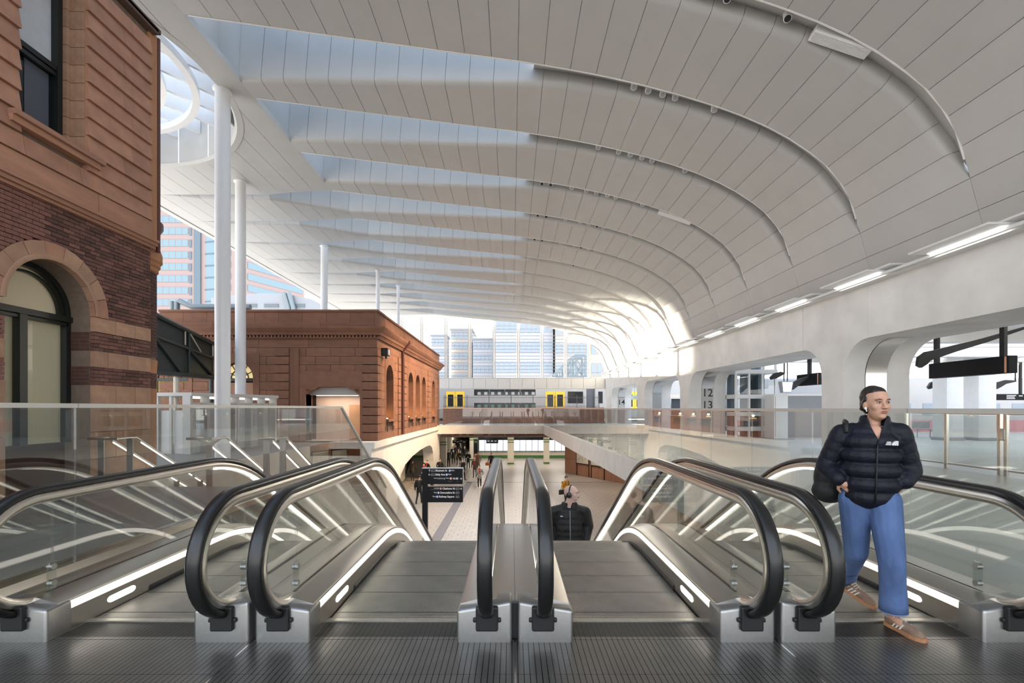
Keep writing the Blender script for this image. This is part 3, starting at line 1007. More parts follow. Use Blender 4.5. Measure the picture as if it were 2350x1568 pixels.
# platform numbers on the jamb linings and the lift sign
for (y, lab) in ((27.2, 'pale jamb plate lettered 12 and 13 in the middle opening'), (48.6, 'pale jamb plate lettered 14 in the far opening')):
    root = empty('number_plate', (XW + .985, y - .014, 0), label=lab, cat='sign')
    MB().box(-.31, .31, -.012, 0, .1, 2.75 if y < 40 else 2.6).build('plate', 'white_panel', root)
    for body, z in ((('12', 2.42), ('13', 1.74)) if y < 40 else (('14', 2.15),)):
        text('number', body, .62 if y < 40 else .74, (0, -.016, z), (radians(90), 0, 0), 'black', root, 'CENTER', .004)
root = empty('lift_sign', (10.75, 40.0, 2.45), label='pale green hanging sign reading Lift with small pictograms', cat='sign')
# ================================================================== far end: louvred window wall, train, brick wall, bridge
YF = 52.0
mat('sign_pale', (0.62, 0.80, 0.76), 0.5, emit=(0.62, 0.80, 0.76), estr=0.25)
root = bpy.data.objects['lift_sign']
MB().bbox(-.85, .85, -.06, .06, -.17, .17, .01).build('panel', 'sign_pale', root)
text('lettering', 'Lift', .26, (-.78, -.064, 0), (radians(90), 0, 0), 'sign_white', root, 'LEFT', .004)
for i, mn in enumerate(('sign_orange', 'sign_grey', 'sign_blue')):
    MB().box(-.27 + i * .30, -.05 + i * .30, -.07, -.06, -.11, .11).build('pictogram', mn, root)
MB().quad((.62, -.065, .06), (.74, -.065, 0), (.62, -.065, -.06)).build('arrow', 'sign_white', root)
for s in (-.6, .6):
    MB().box(s - .02, s + .02, -.02, .02, .17, 1.11).build('hanger', 'white_steel', root)

xm = [-11.85, -9.7, -7.1, -4.54, -1.92, .70, 3.23, 5.76, 8.3, 9.85]
ZS = 4.80
for i in range(len(xm) - 1):
    xa, xb = xm[i], xm[i + 1]
    w = empty('window_%d' % (i + 1), (xa, YF, ZS), kind='structure', label='bay of glass louvres between pale posts in the far window wall')
    zt = interp(-xa, sorted([(-p[0], p[1]) for p in PROF])) + CAM_Z if xa > -8 else Z_L
    zt2 = interp(-xb, sorted([(-p[0], p[1]) for p in PROF])) + CAM_Z
    for sx in (-.10, .10):
        MB().box(sx - .055, sx + .055, -.10, .12, 0, zt - ZS + .1).build('post', 'mullion_beige', w)
    zlim = min(zt, zt2) if i < 8 else zt2 + 1.2
    n = int((zlim - ZS) / .36)
    m = MB()
    for q in range(n + 2):
        z = .18 + q * .36
        xe = xb - xa - .16
        if z + ZS > min(zt, zt2):
            break
        m.quad((.17, -.05, z + .04), (xe, -.05, z + .04), (xe, .09, z + .16), (.17, .09, z + .16))
        b = MB().box(.16, xe, -.07, -.045, z + .015, z + .045)
        b.build('louver_edge', 'louver_glass', w)
    m.build('louver_blade', 'louver_pane', w, fix=False)
    MB().box(0, xb - xa, -.12, .12, -.05, .04).build('sill', 'mullion_beige', w)
# spandrel of white panels below the louvres
sp = empty('wall_far', (0, YF, 0), kind='structure', label='band of white panels under the far louvred windows')
x = -12.0
while x < 9.8:
    piece('panel', 'white_paint', sp, x + .015, min(x + 1.31, 9.95) - .015, -.12, -.05, 3.68, 4.76)
    x += 1.31
MB().box(-12.1, 10, -.05, .3, 3.66, 4.78).build('backing', 'panel_backing', sp)
# platform brick wall with fence
bw = tag(MB().box(-7.2, 9.6, 50.45, 50.8, -.2, CAM_Z - .06).build('wall_brick', 'platform_brick'), kind='structure', label='long red brick wall of the far platform below the fence')
MB().bbox(-7.25, 9.62, 50.4, 50.86, CAM_Z - .06, CAM_Z + .06, .02).build('coping', 'terracotta', bw)
fence = empty('platform_fence', (0, 50.65, CAM_Z + .06), label='black steel railing fence along the top of the far brick wall', cat='fence')
bar = MB().box(-.011, .011, -.011, .011, 0, 1.24).mesh('fence_bar', 'mast_dark')
x = -7.15
while x < 9.1:
    link('bar', bar, fence, (x, 0, 0)); x += .145
for z in (.12, 1.02):
    MB().box(-7.2, 9.15, -.018, .018, z, z + .045).build('fence_rail', 'mast_dark', fence)
for i in range(8):
    MB().box(-7.0 + i * 2.3 - .03, -7.0 + i * 2.3 + .03, -.03, .03, 0, 1.3).build('post', 'mast_dark', fence)
# the silver double-deck train
YT = 58.0
tr = empty('train', (0, YT, 0.9), label='silver double-deck train with yellow doors standing behind the far fence', cat='train')
T = lambda px: (px - 1175) * YT / FPX
TZ = lambda py: CAM_Z - (py - 937) * YT / FPX - 0.9
MB().bbox(-13, T(1346), 0, 2.9, -.6, 3.9, .12).build('body', 'train_grey', tr)
MB().bbox(T(1365), 26, 0, 2.9, -.6, 3.9, .12).build('body', 'train_grey', tr)
MB().box(T(1345), T(1366), .4, 2.5, -.4, 3.6).build('gangway', 'mast_dark', tr)
for xx in (-9, -3, 4, 14, 20):
    MB().bbox(xx, xx + 1.8, .4, 2.5, -.85, -.55, .05).build('bogie', 'mast_dark', tr)
for (a, b) in ((1024, 1066), (1252, 1296), (1434, 1478)):
    for (c, d) in ((a, (a + b) / 2 - .5), ((a + b) / 2 + .5, b)):
        m = MB().bbox(T(c), T(d), -.05, .02, TZ(938), TZ(899), .015)
        dr = m.build('door', 'train_yellow', tr)
        MB().bbox(T(c + 4), T(d - 4), -.062, -.045, TZ(934), TZ(906), .005).build('window', 'train_window', dr)
for (a, b, t, u) in ((1088, 1229, 894, 908), (1088, 1229, 925, 937), (1303, 1338, 899, 926), (1373, 1383, 899, 926)):
    wn_ = MB().box(T(a), T(b), -.02, .02, TZ(u), TZ(t)).build('window', 'train_window', tr)
    if b - a > 100:
        for q in range(1, 4):
            xx = T(a + (b - a) * q / 4)
            MB().box(xx - .06, xx + .06, -.03, -.02, TZ(u), TZ(t)).build('window_post', 'mast_dark', wn_)
        m = MB()
        for q in range(9):
            xx = T(a + 8 + q * 15.5)
            m.bbox(xx, xx + .38, -.03, -.021, TZ(u) + .08, TZ(u) + .42, .004)
        m.build('seat_back', 'seat_green' if t > 920 else 'sign_grey', wn_)
tag(MB().box(-14, 40, 56.5, 62.5, -.3, .05).build('floor', 'dark_paving'), kind='structure', label='track bed under the silver train')
# bridge slab edge is part of the floor; its soffit beams and the deep lintel below
for q, (a, b) in enumerate(((1043, 1052), (1061, 1071), (1077, 1087), (1109, 1120), (1128, 1158), (1160, 1205), (1208, 1262))):
    xa, xb = (a - 1175) * 43 / FPX, (b - 1175) * 43 / FPX
    o = MB().bbox(xa, xb, 42.6, 43.4, -.82, -.66, .02).build('soffit_duct', 'dark_red')
    tag(o, label='dark red duct under the bridge slab, %s from the left' % ORD[q], cat='duct', group='dark red ducts under the bridge')
lintel = tag(MB().box(-6.5, 12, 44.4, 45.0, -1.10, -.43).build('trim_2', 'soffit_brown'), kind='structure', label='brown deep lintel under the bridge')
tag(MB().box(-14, 12, 45.0, 57.2, -1.0, -.85).build('ceiling_low', 'cream_wall'), kind='structure', label='low ceiling of the lower concourse beyond the bridge')
# lower far wall with its tunnel opening
YW = 57.0
lw = empty('wall_low_far', (0, YW, 0), kind='structure', label='cream lower concourse wall behind the departure screens')
MB().box(-14, -7.6, 0, .4, Z_LOW, -.85).build('wall_panel', 'cream_wall', lw)
MB().box(-5.0, 12, 0, .4, Z_LOW, -.85).build('wall_panel', 'cream_wall', lw)
MB().box(-14, 12, 0, .4, -1.5, -.85).build('wall_panel', 'cream_wall', lw)
for a, b in ((-14, -7.6), (-5.0, 12)):
    MB().box(a, b, -.04, 0, Z_LOW, Z_LOW + .32).build('skirting', 'green_tile', lw)
tun = empty('wall_tunnel', (0, 0, 0), kind='structure', label='walls of the busy tunnel leading off the lower concourse')
MB().box(-7.9, -7.6, YW + .4, 78, Z_LOW, -1.5).build('side_wall', 'cream_wall', tun)
MB().box(-5.0, -4.7, YW + .4, 78, Z_LOW, -1.5).build('side_wall', 'cream_wall', tun)
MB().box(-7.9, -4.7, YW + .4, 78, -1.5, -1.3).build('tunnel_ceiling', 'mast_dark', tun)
MB().box(-7.9, -4.7, YW + .2, 78, Z_LOW - .2, Z_LOW).build('tunnel_floor', 'joint_tile', tun)
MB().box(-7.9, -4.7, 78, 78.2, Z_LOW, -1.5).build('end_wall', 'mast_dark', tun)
# pillars of the lower concourse
for q, (px, y, w, lab) in enumerate(((1018, 47.5, .60, 'broad cream pillar with dark green bands at the left end under the bridge'), (1082, 54.5, .42, 'slim cream pillar with green bands beside the tunnel mouth'),
                                    (1106, 55.5, .5, 'cream pillar half hidden behind the black screen, right of the tunnel'), (1172, 51.0, .66, 'cream pillar with green bands between the two long screen rows'), (1254, 51.5, .60, 'cream pillar with green bands right of the middle screen row'))):
    x = (px - 1175) * y / FPX
    if q == 2: x = (1090 - 1175) * y / FPX
    root = empty('pillar', (x, y, Z_LOW), label=lab, cat='pillar', group='banded pillars of the lower concourse')
    MB().bbox(-w / 2, w / 2, -w / 2, w / 2, 0, 3.4, .03).build('shaft', 'cream_wall', root)
    for z in (2.25, 2.5):
        MB().box(-w / 2 - .006, w / 2 + .006, -w / 2 - .006, w / 2 + .006, z, z + .10).build('green_band', 'green_tile', root)
    MB().box(-w / 2 - .008, w / 2 + .008, -w / 2 - .008, w / 2 + .008, 0, .16).build('skirting', 'green_tile', root)
# departure screens
S = lambda px: (px - 1175) * 56.7 / FPX
def screens(px0, px1, n, lab):
    root = empty('departure_board', (S(px0), 56.7, -2.15), label=lab, cat='departure board')
    W = S(px1) - S(px0)
    MB().box(-.05, W + .05, .02, .16, -1.34, .30).build('cabinet', 'sign_black', root)
    for i in range(n):
        xa, xb = W * i / n + .03, W * (i + 1) / n - .03
        s = MB().box(xa, xb, 0, .025, -1.28, -.02).build('screen', 'screen', root)
        m = MB()
        for r in range(8):
            m.box(xa + .08, xa + .08 + random.uniform(.2, .5), -.003, 0, -.14 - r * .14, -.10 - r * .14)
        m.build('text_lines', 'screen_text', s)
    return root
screens(1099, 1168, 5, 'long departure board of five lit white screens left of the middle pillar')
screens(1179, 1249, 5, 'long departure board of lit white screens between the two banded pillars')
screens(1259, 1303, 3, 'short departure board of lit white screens at the right end')
for q, (a, b, lab) in enumerate(((1100, 1128, 'white tube lamp above the left departure board'), (1152, 1164, 'short white tube lamp left of the middle pillar'), (1189, 1210, 'white tube lamp above the middle departure board'))):
    root = empty('tube_lamp', (S(a), 56.0, -1.78), label=lab, cat='lamp')
    MB().box(0, S(b) - S(a), -.06, .06, .06, .16).build('housing', 'white_steel', root)
    MB().box(0, S(b) - S(a), -.05, .05, 0, .06).build('tube', 'lamp_white', root)
    MB().box(.1, .14, -.02, .02, .16, .8).build('hanger', 'white_steel', root)
tube_l = bpy.data.lights.new('fill_tube_light', 'AREA'); tube_l.shape = 'RECTANGLE'; tube_l.size = 1.5; tube_l.size_y = .1; tube_l.energy = 60; tube_l.color = (1.0, .90, .76)
under = [(-3.5, 48.5, -1.02), (.8, 48.5, -1.02), (5.0, 48.5, -1.02), (-3.5, 53.0, -1.02), (.8, 53.0, -1.02), (5.0, 53.0, -1.02), (-6.3, 62, -1.52), (7.4, 22.0, -.45), (7.4, 28.0, -.45), (7.0, 34.0, -.45), (5.6, 40.0, -.45), (-9.6, 31.0, -.64), (-9.6, 37.5, -.64)]
wh = ['first row under the bridge, left', 'first row under the bridge, middle', 'first row under the bridge, right', 'second row under the bridge, left', 'second row under the bridge, middle', 'second row under the bridge, right', 'inside the tunnel',
      'under the right-hand floor, nearest', 'under the right-hand floor, second', 'under the right-hand floor, third', 'under the right-hand floor, farthest', 'behind the concrete arch, near end', 'behind the concrete arch, far end']
for (x, y, z), w_ in zip(under, wh):  # unseen tube lamps added to lift the dark lower concourse
    root = empty('tube_lamp', (x, y, z), label='added fill tube lamp of the lower concourse, ' + w_, cat='lamp', group='added fill lamps of the lower concourse')
    MB().box(-.8, .8, -.08, .08, -.06, .0).build('housing', 'white_steel', root)
    MB().box(-.75, .75, -.05, .05, -.09, -.06).build('tube', 'lamp_white', root)
    lo = bpy.data.objects.new('fill_tube_light', tube_l); C.objects.link(lo); lo.parent = root; lo.location = (0, 0, -.11)
root = empty('hanging_sign', (S(1131), 55.0, -2.0), label='small black hanging sign in front of the left departure board', cat='sign')
MB().box(-.68, .68, -.05, .05, -.42, 0).build('panel', 'sign_black', root)
for i in range(3):
    MB().box(-.55 + i * .4, -.3 + i * .4, -.055, -.05, -.2, -.12).build('text_line', 'sign_white', root)
for s in (-.5, .5):
    MB().box(s - .02, s + .02, -.02, .02, 0, 1.0).build('hanger', 'black', root)
root = empty('hanging_sign', ((1055 - 1175) * 56.5 / FPX, 56.5, -2.15), label='black hanging sign with white text over the tunnel mouth', cat='sign')
MB().box(-.85, .85, -.05, .05, -.36, 0).build('panel', 'sign_black', root)
for i in range(4):
    MB().box(-.7 + i * .36, -.42 + i * .36, -.055, -.05, -.15 - .1 * (i % 2), -.08 - .1 * (i % 2)).build('text_line', 'sign_white', root)
for s in (-.6, .6):
    MB().box(s - .02, s + .02, -.02, .02, 0, .6).build('hanger', 'black', root)
root = empty('pylon_screen', ((1092 - 1175) * 55 / FPX, 55.0, Z_LOW), label='tall black advertising screen with a red figure right of the tunnel', cat='screen')
MB().bbox(-.22, .22, -.05, .05, 0, 2.3, .02).build('case', 'sign_black', root)
MB().bbox(-.16, .16, -.062, -.05, 1.95, 2.15, .004).build('green_sign', 'green_tile', root)
MB().bbox(-.14, .14, -.062, -.05, .1, .7, .004).build('red_picture', 'sign_red', root)
# terracotta wall under the right-hand floor with its framed maps
a, b = Vector((4.85, 44.0)), Vector((9.6, 36.3))
tv = (b - a).normalized(); tn = Vector((-tv.y, tv.x)) * -1
if tn.y > 0: tn = -tn
ang = atan2(tv.y, tv.x)
tw = empty('wall_terracotta', (a.x, a.y, Z_LOW), ang, kind='structure', label='slanting terracotta panelled wall under the right-hand floor')
Lw = (b - a).length
nn = 6
for i in range(nn):
    for (z0, z1) in ((0.0, 1.35), (1.35, 2.6), (2.6, 3.9)):
        piece('panel', 'terracotta', tw, Lw * i / nn + .015, Lw * (i + 1) / nn - .015, -.06, .02, z0 + .012, z1 - .012)
MB().box(0, Lw, .0, .3, 0, 3.9).build('backing', 'dark_joint', tw)
for q, (u0, u1, lab) in enumerate(((1.7, 3.4, 'framed station map on the terracotta wall, left of the pair'), (3.6, 5.3, 'framed station map on the terracotta wall, right of the pair'))):
    c = Vector((a.x, a.y, Z_LOW)) + Vector((tv.x, tv.y, 0)) * ((u0 + u1) / 2)
    root = empty('wall_map', (c.x, c.y, Z_LOW + 1.0), ang, label=lab, cat='map')
    h = (u1 - u0) / 2
    MB().box(-h, h, -.13, -.061, 0, 1.35).build('frame', 'black', root)
    MB().box(-h + .08, h - .08, -.137, -.13, .1, 1.25).build('sheet', 'cream_wall', root)
    m = MB()
    for r in range(6):
        m.box(-h + .2 + r * .2, -h + .3 + r * .2, -.14, -.137, .25 + .1 * (r % 3), .5 + .12 * (r % 4))
    m.build('map_print', 'sign_grey', root)
    for s in (-h + .05, h - .05):
        MB().box(s - .03, s + .03, -.12, -.06, -1.0, 0).build('post', 'black', root)
# back wall of the space under the right-hand floor
tag(MB().box(9.6, 9.9, 13, 36.6, Z_LOW, -.43).build('wall_low_right', 'terracotta'), kind='structure')
# ------------------------------------------------------------------ the town beyond
def block(name, x0, x1, y, z0, z1, mname, lab, cols, rows, dep=14, wm='city_window'):
    root = empty(name, ((x0 + x1) / 2, y, z0), label=lab, cat='building')
    h = (x1 - x0) / 2
    MB().box(-h, h, 0, dep, 0, z1 - z0).build('wall', mname, root)
    w, rh = (x1 - x0) / cols, (z1 - z0) / rows
    me = MB().box(-w * .36, w * .36, -.12, .05, rh * .25, rh * .78).mesh('block_window', wm)
    for r in range(rows):
        for c in range(cols):
            link('window', me, root, (-h + (c + .5) * w, 0, r * rh))
    MB().box(-h - .3, h + .3, -.3, dep + .3, z1 - z0, z1 - z0 + .5).build('roof', 'roof_grey', root)
    return root
Yc = 130.0
K = lambda px: (px - 1175) * Yc / FPX
KZ = lambda py: CAM_Z - (py - 937) * Yc / FPX
block('office_building', K(990), K(1024), Yc, -6, KZ(772), 'city_grey', 'grey office block at the far left through the louvres', 4, 9, dep=6)
block('office_building', K(1026), K(1078), Yc + 8, -6, KZ(748), 'city_beige', 'beige stepped office block left of centre through the louvres', 5, 10)
block('office_building', K(1084), K(1132), Yc + 2, -6, KZ(778), 'city_grey', 'lower grey block left of the wide white building', 5, 8)
block('office_building', K(1136), K(1262), Yc - 10, -6, KZ(744), 'city_grey', 'wide pale building filling the middle of the louvred windows', 11, 6)
block('office_building', K(1266), K(1400), Yc - 12, -6, KZ(752), 'city_beige', 'wide beige building behind the steel truss', 11, 6)
# steel truss bridge beyond the louvres
Yt = 82.0
A = lambda px, py: at(px, py, Yt)
tb = empty('steel_truss', A(1310, 868), label='grey steel truss bridge seen through the right louvres', cat='bridge')
o0 = A(1310, 868)
def strut(p, q, r):
    MB().tube([A(*p) - o0, A(*q) - o0], r, 6).build('strut', 'duct_grey', tb)
    MB().tube([A(*p) - o0 + Vector((0, 4, 0)), A(*q) - o0 + Vector((0, 4, 0))], r, 6).build('strut', 'duct_grey', tb)
for p, q, r in (((1272, 862), (1310, 824), .28), ((1310, 824), (1322, 817), .28), ((1322, 817), (1344, 817), .28), ((1344, 817), (1344, 866), .25), ((1322, 818), (1322, 866), .16), ((1310, 826), (1310, 866), .16), ((1296, 842), (1296, 866), .16),
                ((1284, 852), (1284, 866), .14), ((1322, 822), (1344, 860), .12), ((1344, 830), (1324, 862), .12), ((1310, 860), (1322, 824), .12), ((1296, 862), (1310, 828), .12), ((1265, 866), (1350, 866), .3)):
    strut(p, q, r)
for s in (1268, 1346):
    p = A(s, 866) - o0
    MB().box(p.x - .5, p.x + .5, -.5, 4.5, -12, p.z).build('pier', 'city_grey', tb)
# ================================================================== the brick and sandstone building on the left
BX = -8.4
bb = empty('brick_building', (BX, 8, 0), label='old brick and sandstone building at the left edge, with an arched window', cat='building')
# local frame: x' = x - BX, y' = y - 8
oy = 8.0
def bpiece(name, mname, y0, y1, z0, z1, x0=-.10, x1=0.0):
    return piece(name, mname, bb, x0, x1, y0 - oy, y1 - oy, z0, z1)
# core behind the facing stones
AY, AR, ARO, ASP = 8.87, .86, 1.18, 3.42       # lower arch: centre, inner, outer radius, spring height
WY0, WY1, WZ0, WZ1 = 8.24, 9.55, 6.58, 9.75    # upper window opening
m = MB()
Y0B, Y1B = 1.0, 11.24
half = [(AY + AR * cos(radians(a)) - oy, ASP + AR * sin(radians(a))) for a in range(180, 89, -10)]
m.prism([(Y0B - oy, 0), (AY - AR - oy, 0)] + half + [(AY - oy, 5.3), (Y0B - oy, 5.3)], 'X', -.6, -.09)
half2 = [(AY + AR * cos(radians(a)) - oy, ASP + AR * sin(radians(a))) for a in range(90, -1, -10)]
m.prism(half2 + [(AY + AR - oy, 0), (Y1B - oy, 0), (Y1B - oy, 5.3), (AY - oy, 5.3)], 'X', -.6, -.09)
m.box(-.6, -.09, Y0B - oy, Y1B - oy, 5.3, WZ0)
m.box(-.6, -.09, Y0B - oy, WY0 - oy, WZ0, 10.4)
m.box(-.6, -.09, WY1 - oy, Y1B - oy, WZ0, 10.4)
m.box(-.6, -.09, WY0 - oy, WY1 - oy, WZ1, 10.4)
m.build('core_wall', 'mortar', bb)
MB().box(-5.5, -.75, Y0B - oy, Y1B + .1 - oy, 0, 10.4).build('inner_block', 'dark_joint', bb)
MB().box(-5.6, .1, Y0B - oy, Y1B + .2 - oy, 10.4, 10.5).build('roof_slab', 'dark_joint', bb)
# bricks
rows = []
z = ASP
while z < 5.30:
    rows.append(z); z += .0775
bricks = []
def lay(y0, y1, z, odd):
    y = y0 - (.115 if odd else 0)
    while y < y1:
        a, b = max(y, y0), min(y + .222, y1)
        if b - a > .03: bricks.append((a, b, z))
        y += .232
for q, z in enumerate(rows):
    zc = z + .035 - ASP
    hw = sqrt(max(0, ARO ** 2 - zc ** 2)) if zc < ARO else 0
    if hw > 0:
        lay(5.0, AY - hw, z, q % 2); lay(AY + hw, Y1B, z, q % 2)
    else:
        lay(5.0, Y1B, z, q % 2)
for (za, zb) in ((2.74, 3.12), (2.05, 2.41)):
    z = za; q = 0
    while z < zb - .03:
        lay(5.0, AY - AR, z, q % 2); lay(AY + AR, Y1B, z, q % 2)
        z += .076; q += 1
vis = [b for b in bricks if b[1] > 8.9]
vis.sort(key=lambda b: b[0])
keepb = set(vis[-290:])
rest = MB()
for (a, b, z) in bricks:
    pr = random.uniform(-.006, .006)
    if (a, b, z) in keepb:
        bpiece('brick', 'brick_red', a, b, z, z + .066, -.10, pr)
    else:
        rest.box(-.10, pr, a - oy, b - oy, z, z + .066)
tag(rest.build('brick', 'brick_red', bb, fix=False), kind='stuff')
# brick returns inside the arched opening
rest = MB()
for (za, zb) in ((2.74, 3.12), (2.05, 2.41)):
    z = za
    while z < zb - .03:
        for x in (-.56, -.33):
            rest.box(x, x + .22, AY + AR - oy - .01, AY + AR - oy + .05, z, z + .066)
        z += .076
tag(rest.build('brick', 'brick_red', bb, fix=False), kind='stuff')
# sandstone bands of the lower storey
def stones(name, mname, y0, y1, z0, z1, L, off=0.0, x1=0.012, x0=-.12):
    y = y0 - off
    while y < y1 - .02:
        a, b = max(y, y0), min(y + L, y1)
        if b - a > .04:
            bpiece(name, mname, a + .005, b - .005, z0 + .005, z1 - .005, x0, x1 + random.uniform(-.006, .006))
        y += L
for q, (za, zb) in enumerate(((3.12, 3.42), (2.41, 2.74), (1.6, 2.05), (1.1, 1.6), (.55, 1.1), (0, .55))):
    stones('stone_block', 'sandstone_pale', 5.0, AY - AR + (.0 if za < 3 else -.32), za, zb, .62, .2 * (q % 2), x0=-.6 if za < 3 else -.12)
    stones('stone_block', 'sandstone_pale', AY + AR + (.0 if za < 3 else .0), Y1B, za, zb, .52, .2 * (q % 2), x0=-.6 if za < 3 else -.6)
# arch voussoirs
NV = 9
for i in range(NV):
    a0, a1 = radians(180 * i / NV + .3), radians(180 * (i + 1) / NV - .3)
    r0, r1 = [], []
    pts = [(AR, a0), (AR, (a0 + a1) / 2), (AR, a1), (ARO, a1), (ARO, (a0 + a1) / 2), (ARO, a0)]
    P2 = [(AY + r * cos(a) - oy, ASP + r * sin(a)) for r, a in pts]
    MB().prism(P2, 'X', -.6, .02 + .006 * (i % 2)).build('voussoir', 'sandstone_pale' if i % 4 else 'sandstone', bb)
m = MB()
rg = []
for (r, x) in ((AR + .001, .03), (AR + .07, .045), (AR + .09, .02)):
    rg.append([(x, AY + r * cos(radians(a)) - oy, ASP + r * sin(radians(a))) for a in range(0, 181, 6)])
m.loft(rg, closed=False); m.build('arch_roll', 'sandstone_pale', bb, smooth='all')
# arched window: cream blind, dark frame, transom, mullion
win = empty('arched_window', (-.57, AY - oy, 0)); win.parent = bb
def ring(r0, r1, x0, x1, a0=0, a1=180, n=24):
    P = [(r0 * cos(radians(a0 + (a1 - a0) * i / n)), ASP + r0 * sin(radians(a0 + (a1 - a0) * i / n))) for i in range(n + 1)]
    Q = [(r1 * cos(radians(a0 + (a1 - a0) * i / n)), ASP + r1 * sin(radians(a0 + (a1 - a0) * i / n))) for i in range(n, -1, -1)]
    return MB().prism(P + Q, 'X', x0, x1)
ring(.76, .87, -.02, .10).build('arch_frame', 'dark_frame', win)
ring(.66, .70, -.02, .05).build('sash_frame', 'dark_frame', win)
m = MB(); m.prism([(-.80, .9), (.80, .9), (.80, ASP)] + [(.80 * cos(radians(a)), ASP + .80 * sin(radians(a))) for a in range(6, 175, 6)] + [(-.80, ASP)], 'X', -.10, -.06)
m.build('blind', 'cream_blind', win)
for s in (-.82, .82):
    MB().box(-.02, .10, s - .06, s + .06, .9, ASP).build('side_frame', 'dark_frame', win)
MB().box(-.02, .14, -.86, .86, ASP - .13, ASP - .02).build('transom', 'dark_frame', win)
MB().box(-.02, .10, -.80, .80, ASP - .20, ASP - .15).build('transom', 'dark_frame', win)
MB().box(-.02, .12, -.17, -.03, .9, ASP - .1).build('mullion', 'dark_frame', win)
MB().box(-.055, -.05, -.78, .78, .9, ASP).build('pane', 'glass', win)
# string course under the upper storey
for (z0, z1, x1) in ((5.30, 5.36, .05), (5.36, 5.44, .10), (5.44, 5.50, .14)):
    bpiece('string_moulding', 'sandstone', 4.0, Y1B + .1, z0, z1, -.12, x1)
stones('stone_block', 'sandstone', 4.5, Y1B, 5.50, 5.92, 1.9, .4, x1=.03)
# shiplapped sandstone courses of the upper storey
CH = .352
def shiplap(y0, y1, z0):
    P = lambda b: (b,)
    m = MB().prism([(-.12, z0), (.055, z0), (.055, z0 + .02), (.005, z0 + CH - .012), (-.12, z0 + CH - .012)], 'Y', y0 - oy + .004, y1 - oy - .004)
    return m.build('stone_course', 'sandstone', bb)
for q in range(13):
    z0 = 5.93 + q * CH
    if z0 + CH > 10.5: break
    jr = 10.45 + (.22 if q % 2 else 0)
    if z0 + CH <= WZ0 + .05:
        for a, b in ((4.5, 6.4), (6.4, 8.3), (8.3, 10.0 if q % 2 else 9.4), (10.0 if q % 2 else 9.4, Y1B)):
            shiplap(a, b, z0)
    else:
        shiplap(4.5, 6.5 + .4 * (q % 2), z0); shiplap(6.5 + .4 * (q % 2), WY0, z0)
        shiplap(WY1, jr, z0); shiplap(jr, Y1B, z0)
# window reveal and sill
for q in range(10):
    z0 = WZ0 + q * CH
    bpiece('reveal_stone', 'sandstone_pale', WY1 - .02, WY1 + .2, z0 + .005, min(WZ1, z0 + CH) - .005, -.30, -.03)
    bpiece('reveal_stone', 'sandstone_pale', WY1 - .10, WY1 + .2, z0 + .005, min(WZ1, z0 + CH) - .005, -.6, -.30)
bpiece('window_sill', 'sandstone', WY0 - .2, WY1 + .28, WZ0 - .09, WZ0, -.5, .16)
bpiece('window_sill', 'sandstone', WY0 - .2, WY1 + .22, WZ0 - .2, WZ0 - .09, -.12, .10)
win = empty('sash_window', (-.48, WY0 - oy, WZ0)); win.parent = bb
W = WY1 - WY0 - .1
MB().box(-.05, .10, W - .10, W, 0, 3.17).build('side_frame', 'dark_frame', win)
MB().box(-.05, .10, 0, .10, 0, 3.17).build('side_frame', 'dark_frame', win)
MB().box(-.05, .08, .1, W - .1, 1.52, 1.62).build('meeting_rail', 'dark_frame', win)
MB().box(-.02, .06, .1, W - .1, 1.42, 1.50).build('meeting_rail', 'dark_frame', win)
MB().box(-.05, .08, .1, W - .1, 0, .12).build('bottom_rail', 'dark_frame', win)
MB().box(-.06, -.05, .08, W - .08, 0, 3.17).build('pane', 'train_window', win)
MB().box(-.04, -.03, .1, W - .1, 1.6, 3.17).build('blind', 'white_blind', win)
MB().box(-.048, -.04, W * .5, W - .14, .12, 1.42).build('curtain', 'mast_dark', win)
# pilaster strip, downpipe and corner turret beyond the corner
bpiece('corner_pilaster', 'sandstone_orange', Y1B + .004, Y1B + .25, 5.5, 10.4, -.5, -.03)
bb_tube = MB().tube([(-.06, Y1B + .32 - oy, 5.3), (-.06, Y1B + .32 - oy, 10.4)], .05, 10); bb_tube.build('downpipe', 'downpipe', bb)
bpiece('parapet_coping', 'dark_joint', 4.0, Y1B + .12, 10.34, 10.46, -.5, .10)
tc = Vector((-.78, 11.62 - oy))
def tur(name, mname, prof):
    return MB().lathe(tc.x, tc.y, prof, 28).build(name, mname, bb, smooth=True)
tur('turret_base', 'sandstone_orange', [(.52, 0), (.52, 2.05)])
tz = 2.05
q = 0
tb_ = MB()
while tz < 2.41:
    for i in range(16):
        a0, a1 = 2 * pi * (i + .5 * (q % 2)) / 16 + .01, 2 * pi * (i + 1 + .5 * (q % 2)) / 16 - .01
        tb_.lathe(tc.x, tc.y, [(.50, tz), (.525, tz), (.525, tz + .066), (.50, tz + .066)], 2, a0=a0, a1=a1)
    tz += .076; q += 1
tur('turret_band', 'sandstone_orange', [(.50, 2.05), (.50, 2.41), (.52, 2.41), (.54, 2.74), (.50, 2.76), (.50, 3.1)])
MB().ell((tc.x + .36, tc.y - .22, 2.58), (.22, .22, .17), 14).build('carved_boss', 'sandstone_pale', bb, smooth='all')
tz = 2.82
while tz < 5.05:
    for i in range(16):
        a0, a1 = 2 * pi * (i + .5 * (q % 2)) / 16 + .01, 2 * pi * (i + 1 + .5 * (q % 2)) / 16 - .01
        tb_.lathe(tc.x, tc.y, [(.50, tz), (.525, tz), (.525, tz + .066), (.50, tz + .066)], 2, a0=a0, a1=a1)
    tz += .077; q += 1
tag(tb_.build('brick', 'brick_red', bb, fix=False), kind='stuff')
tur('turret_core', 'mortar', [(.505, 2.7), (.505, 5.1)])
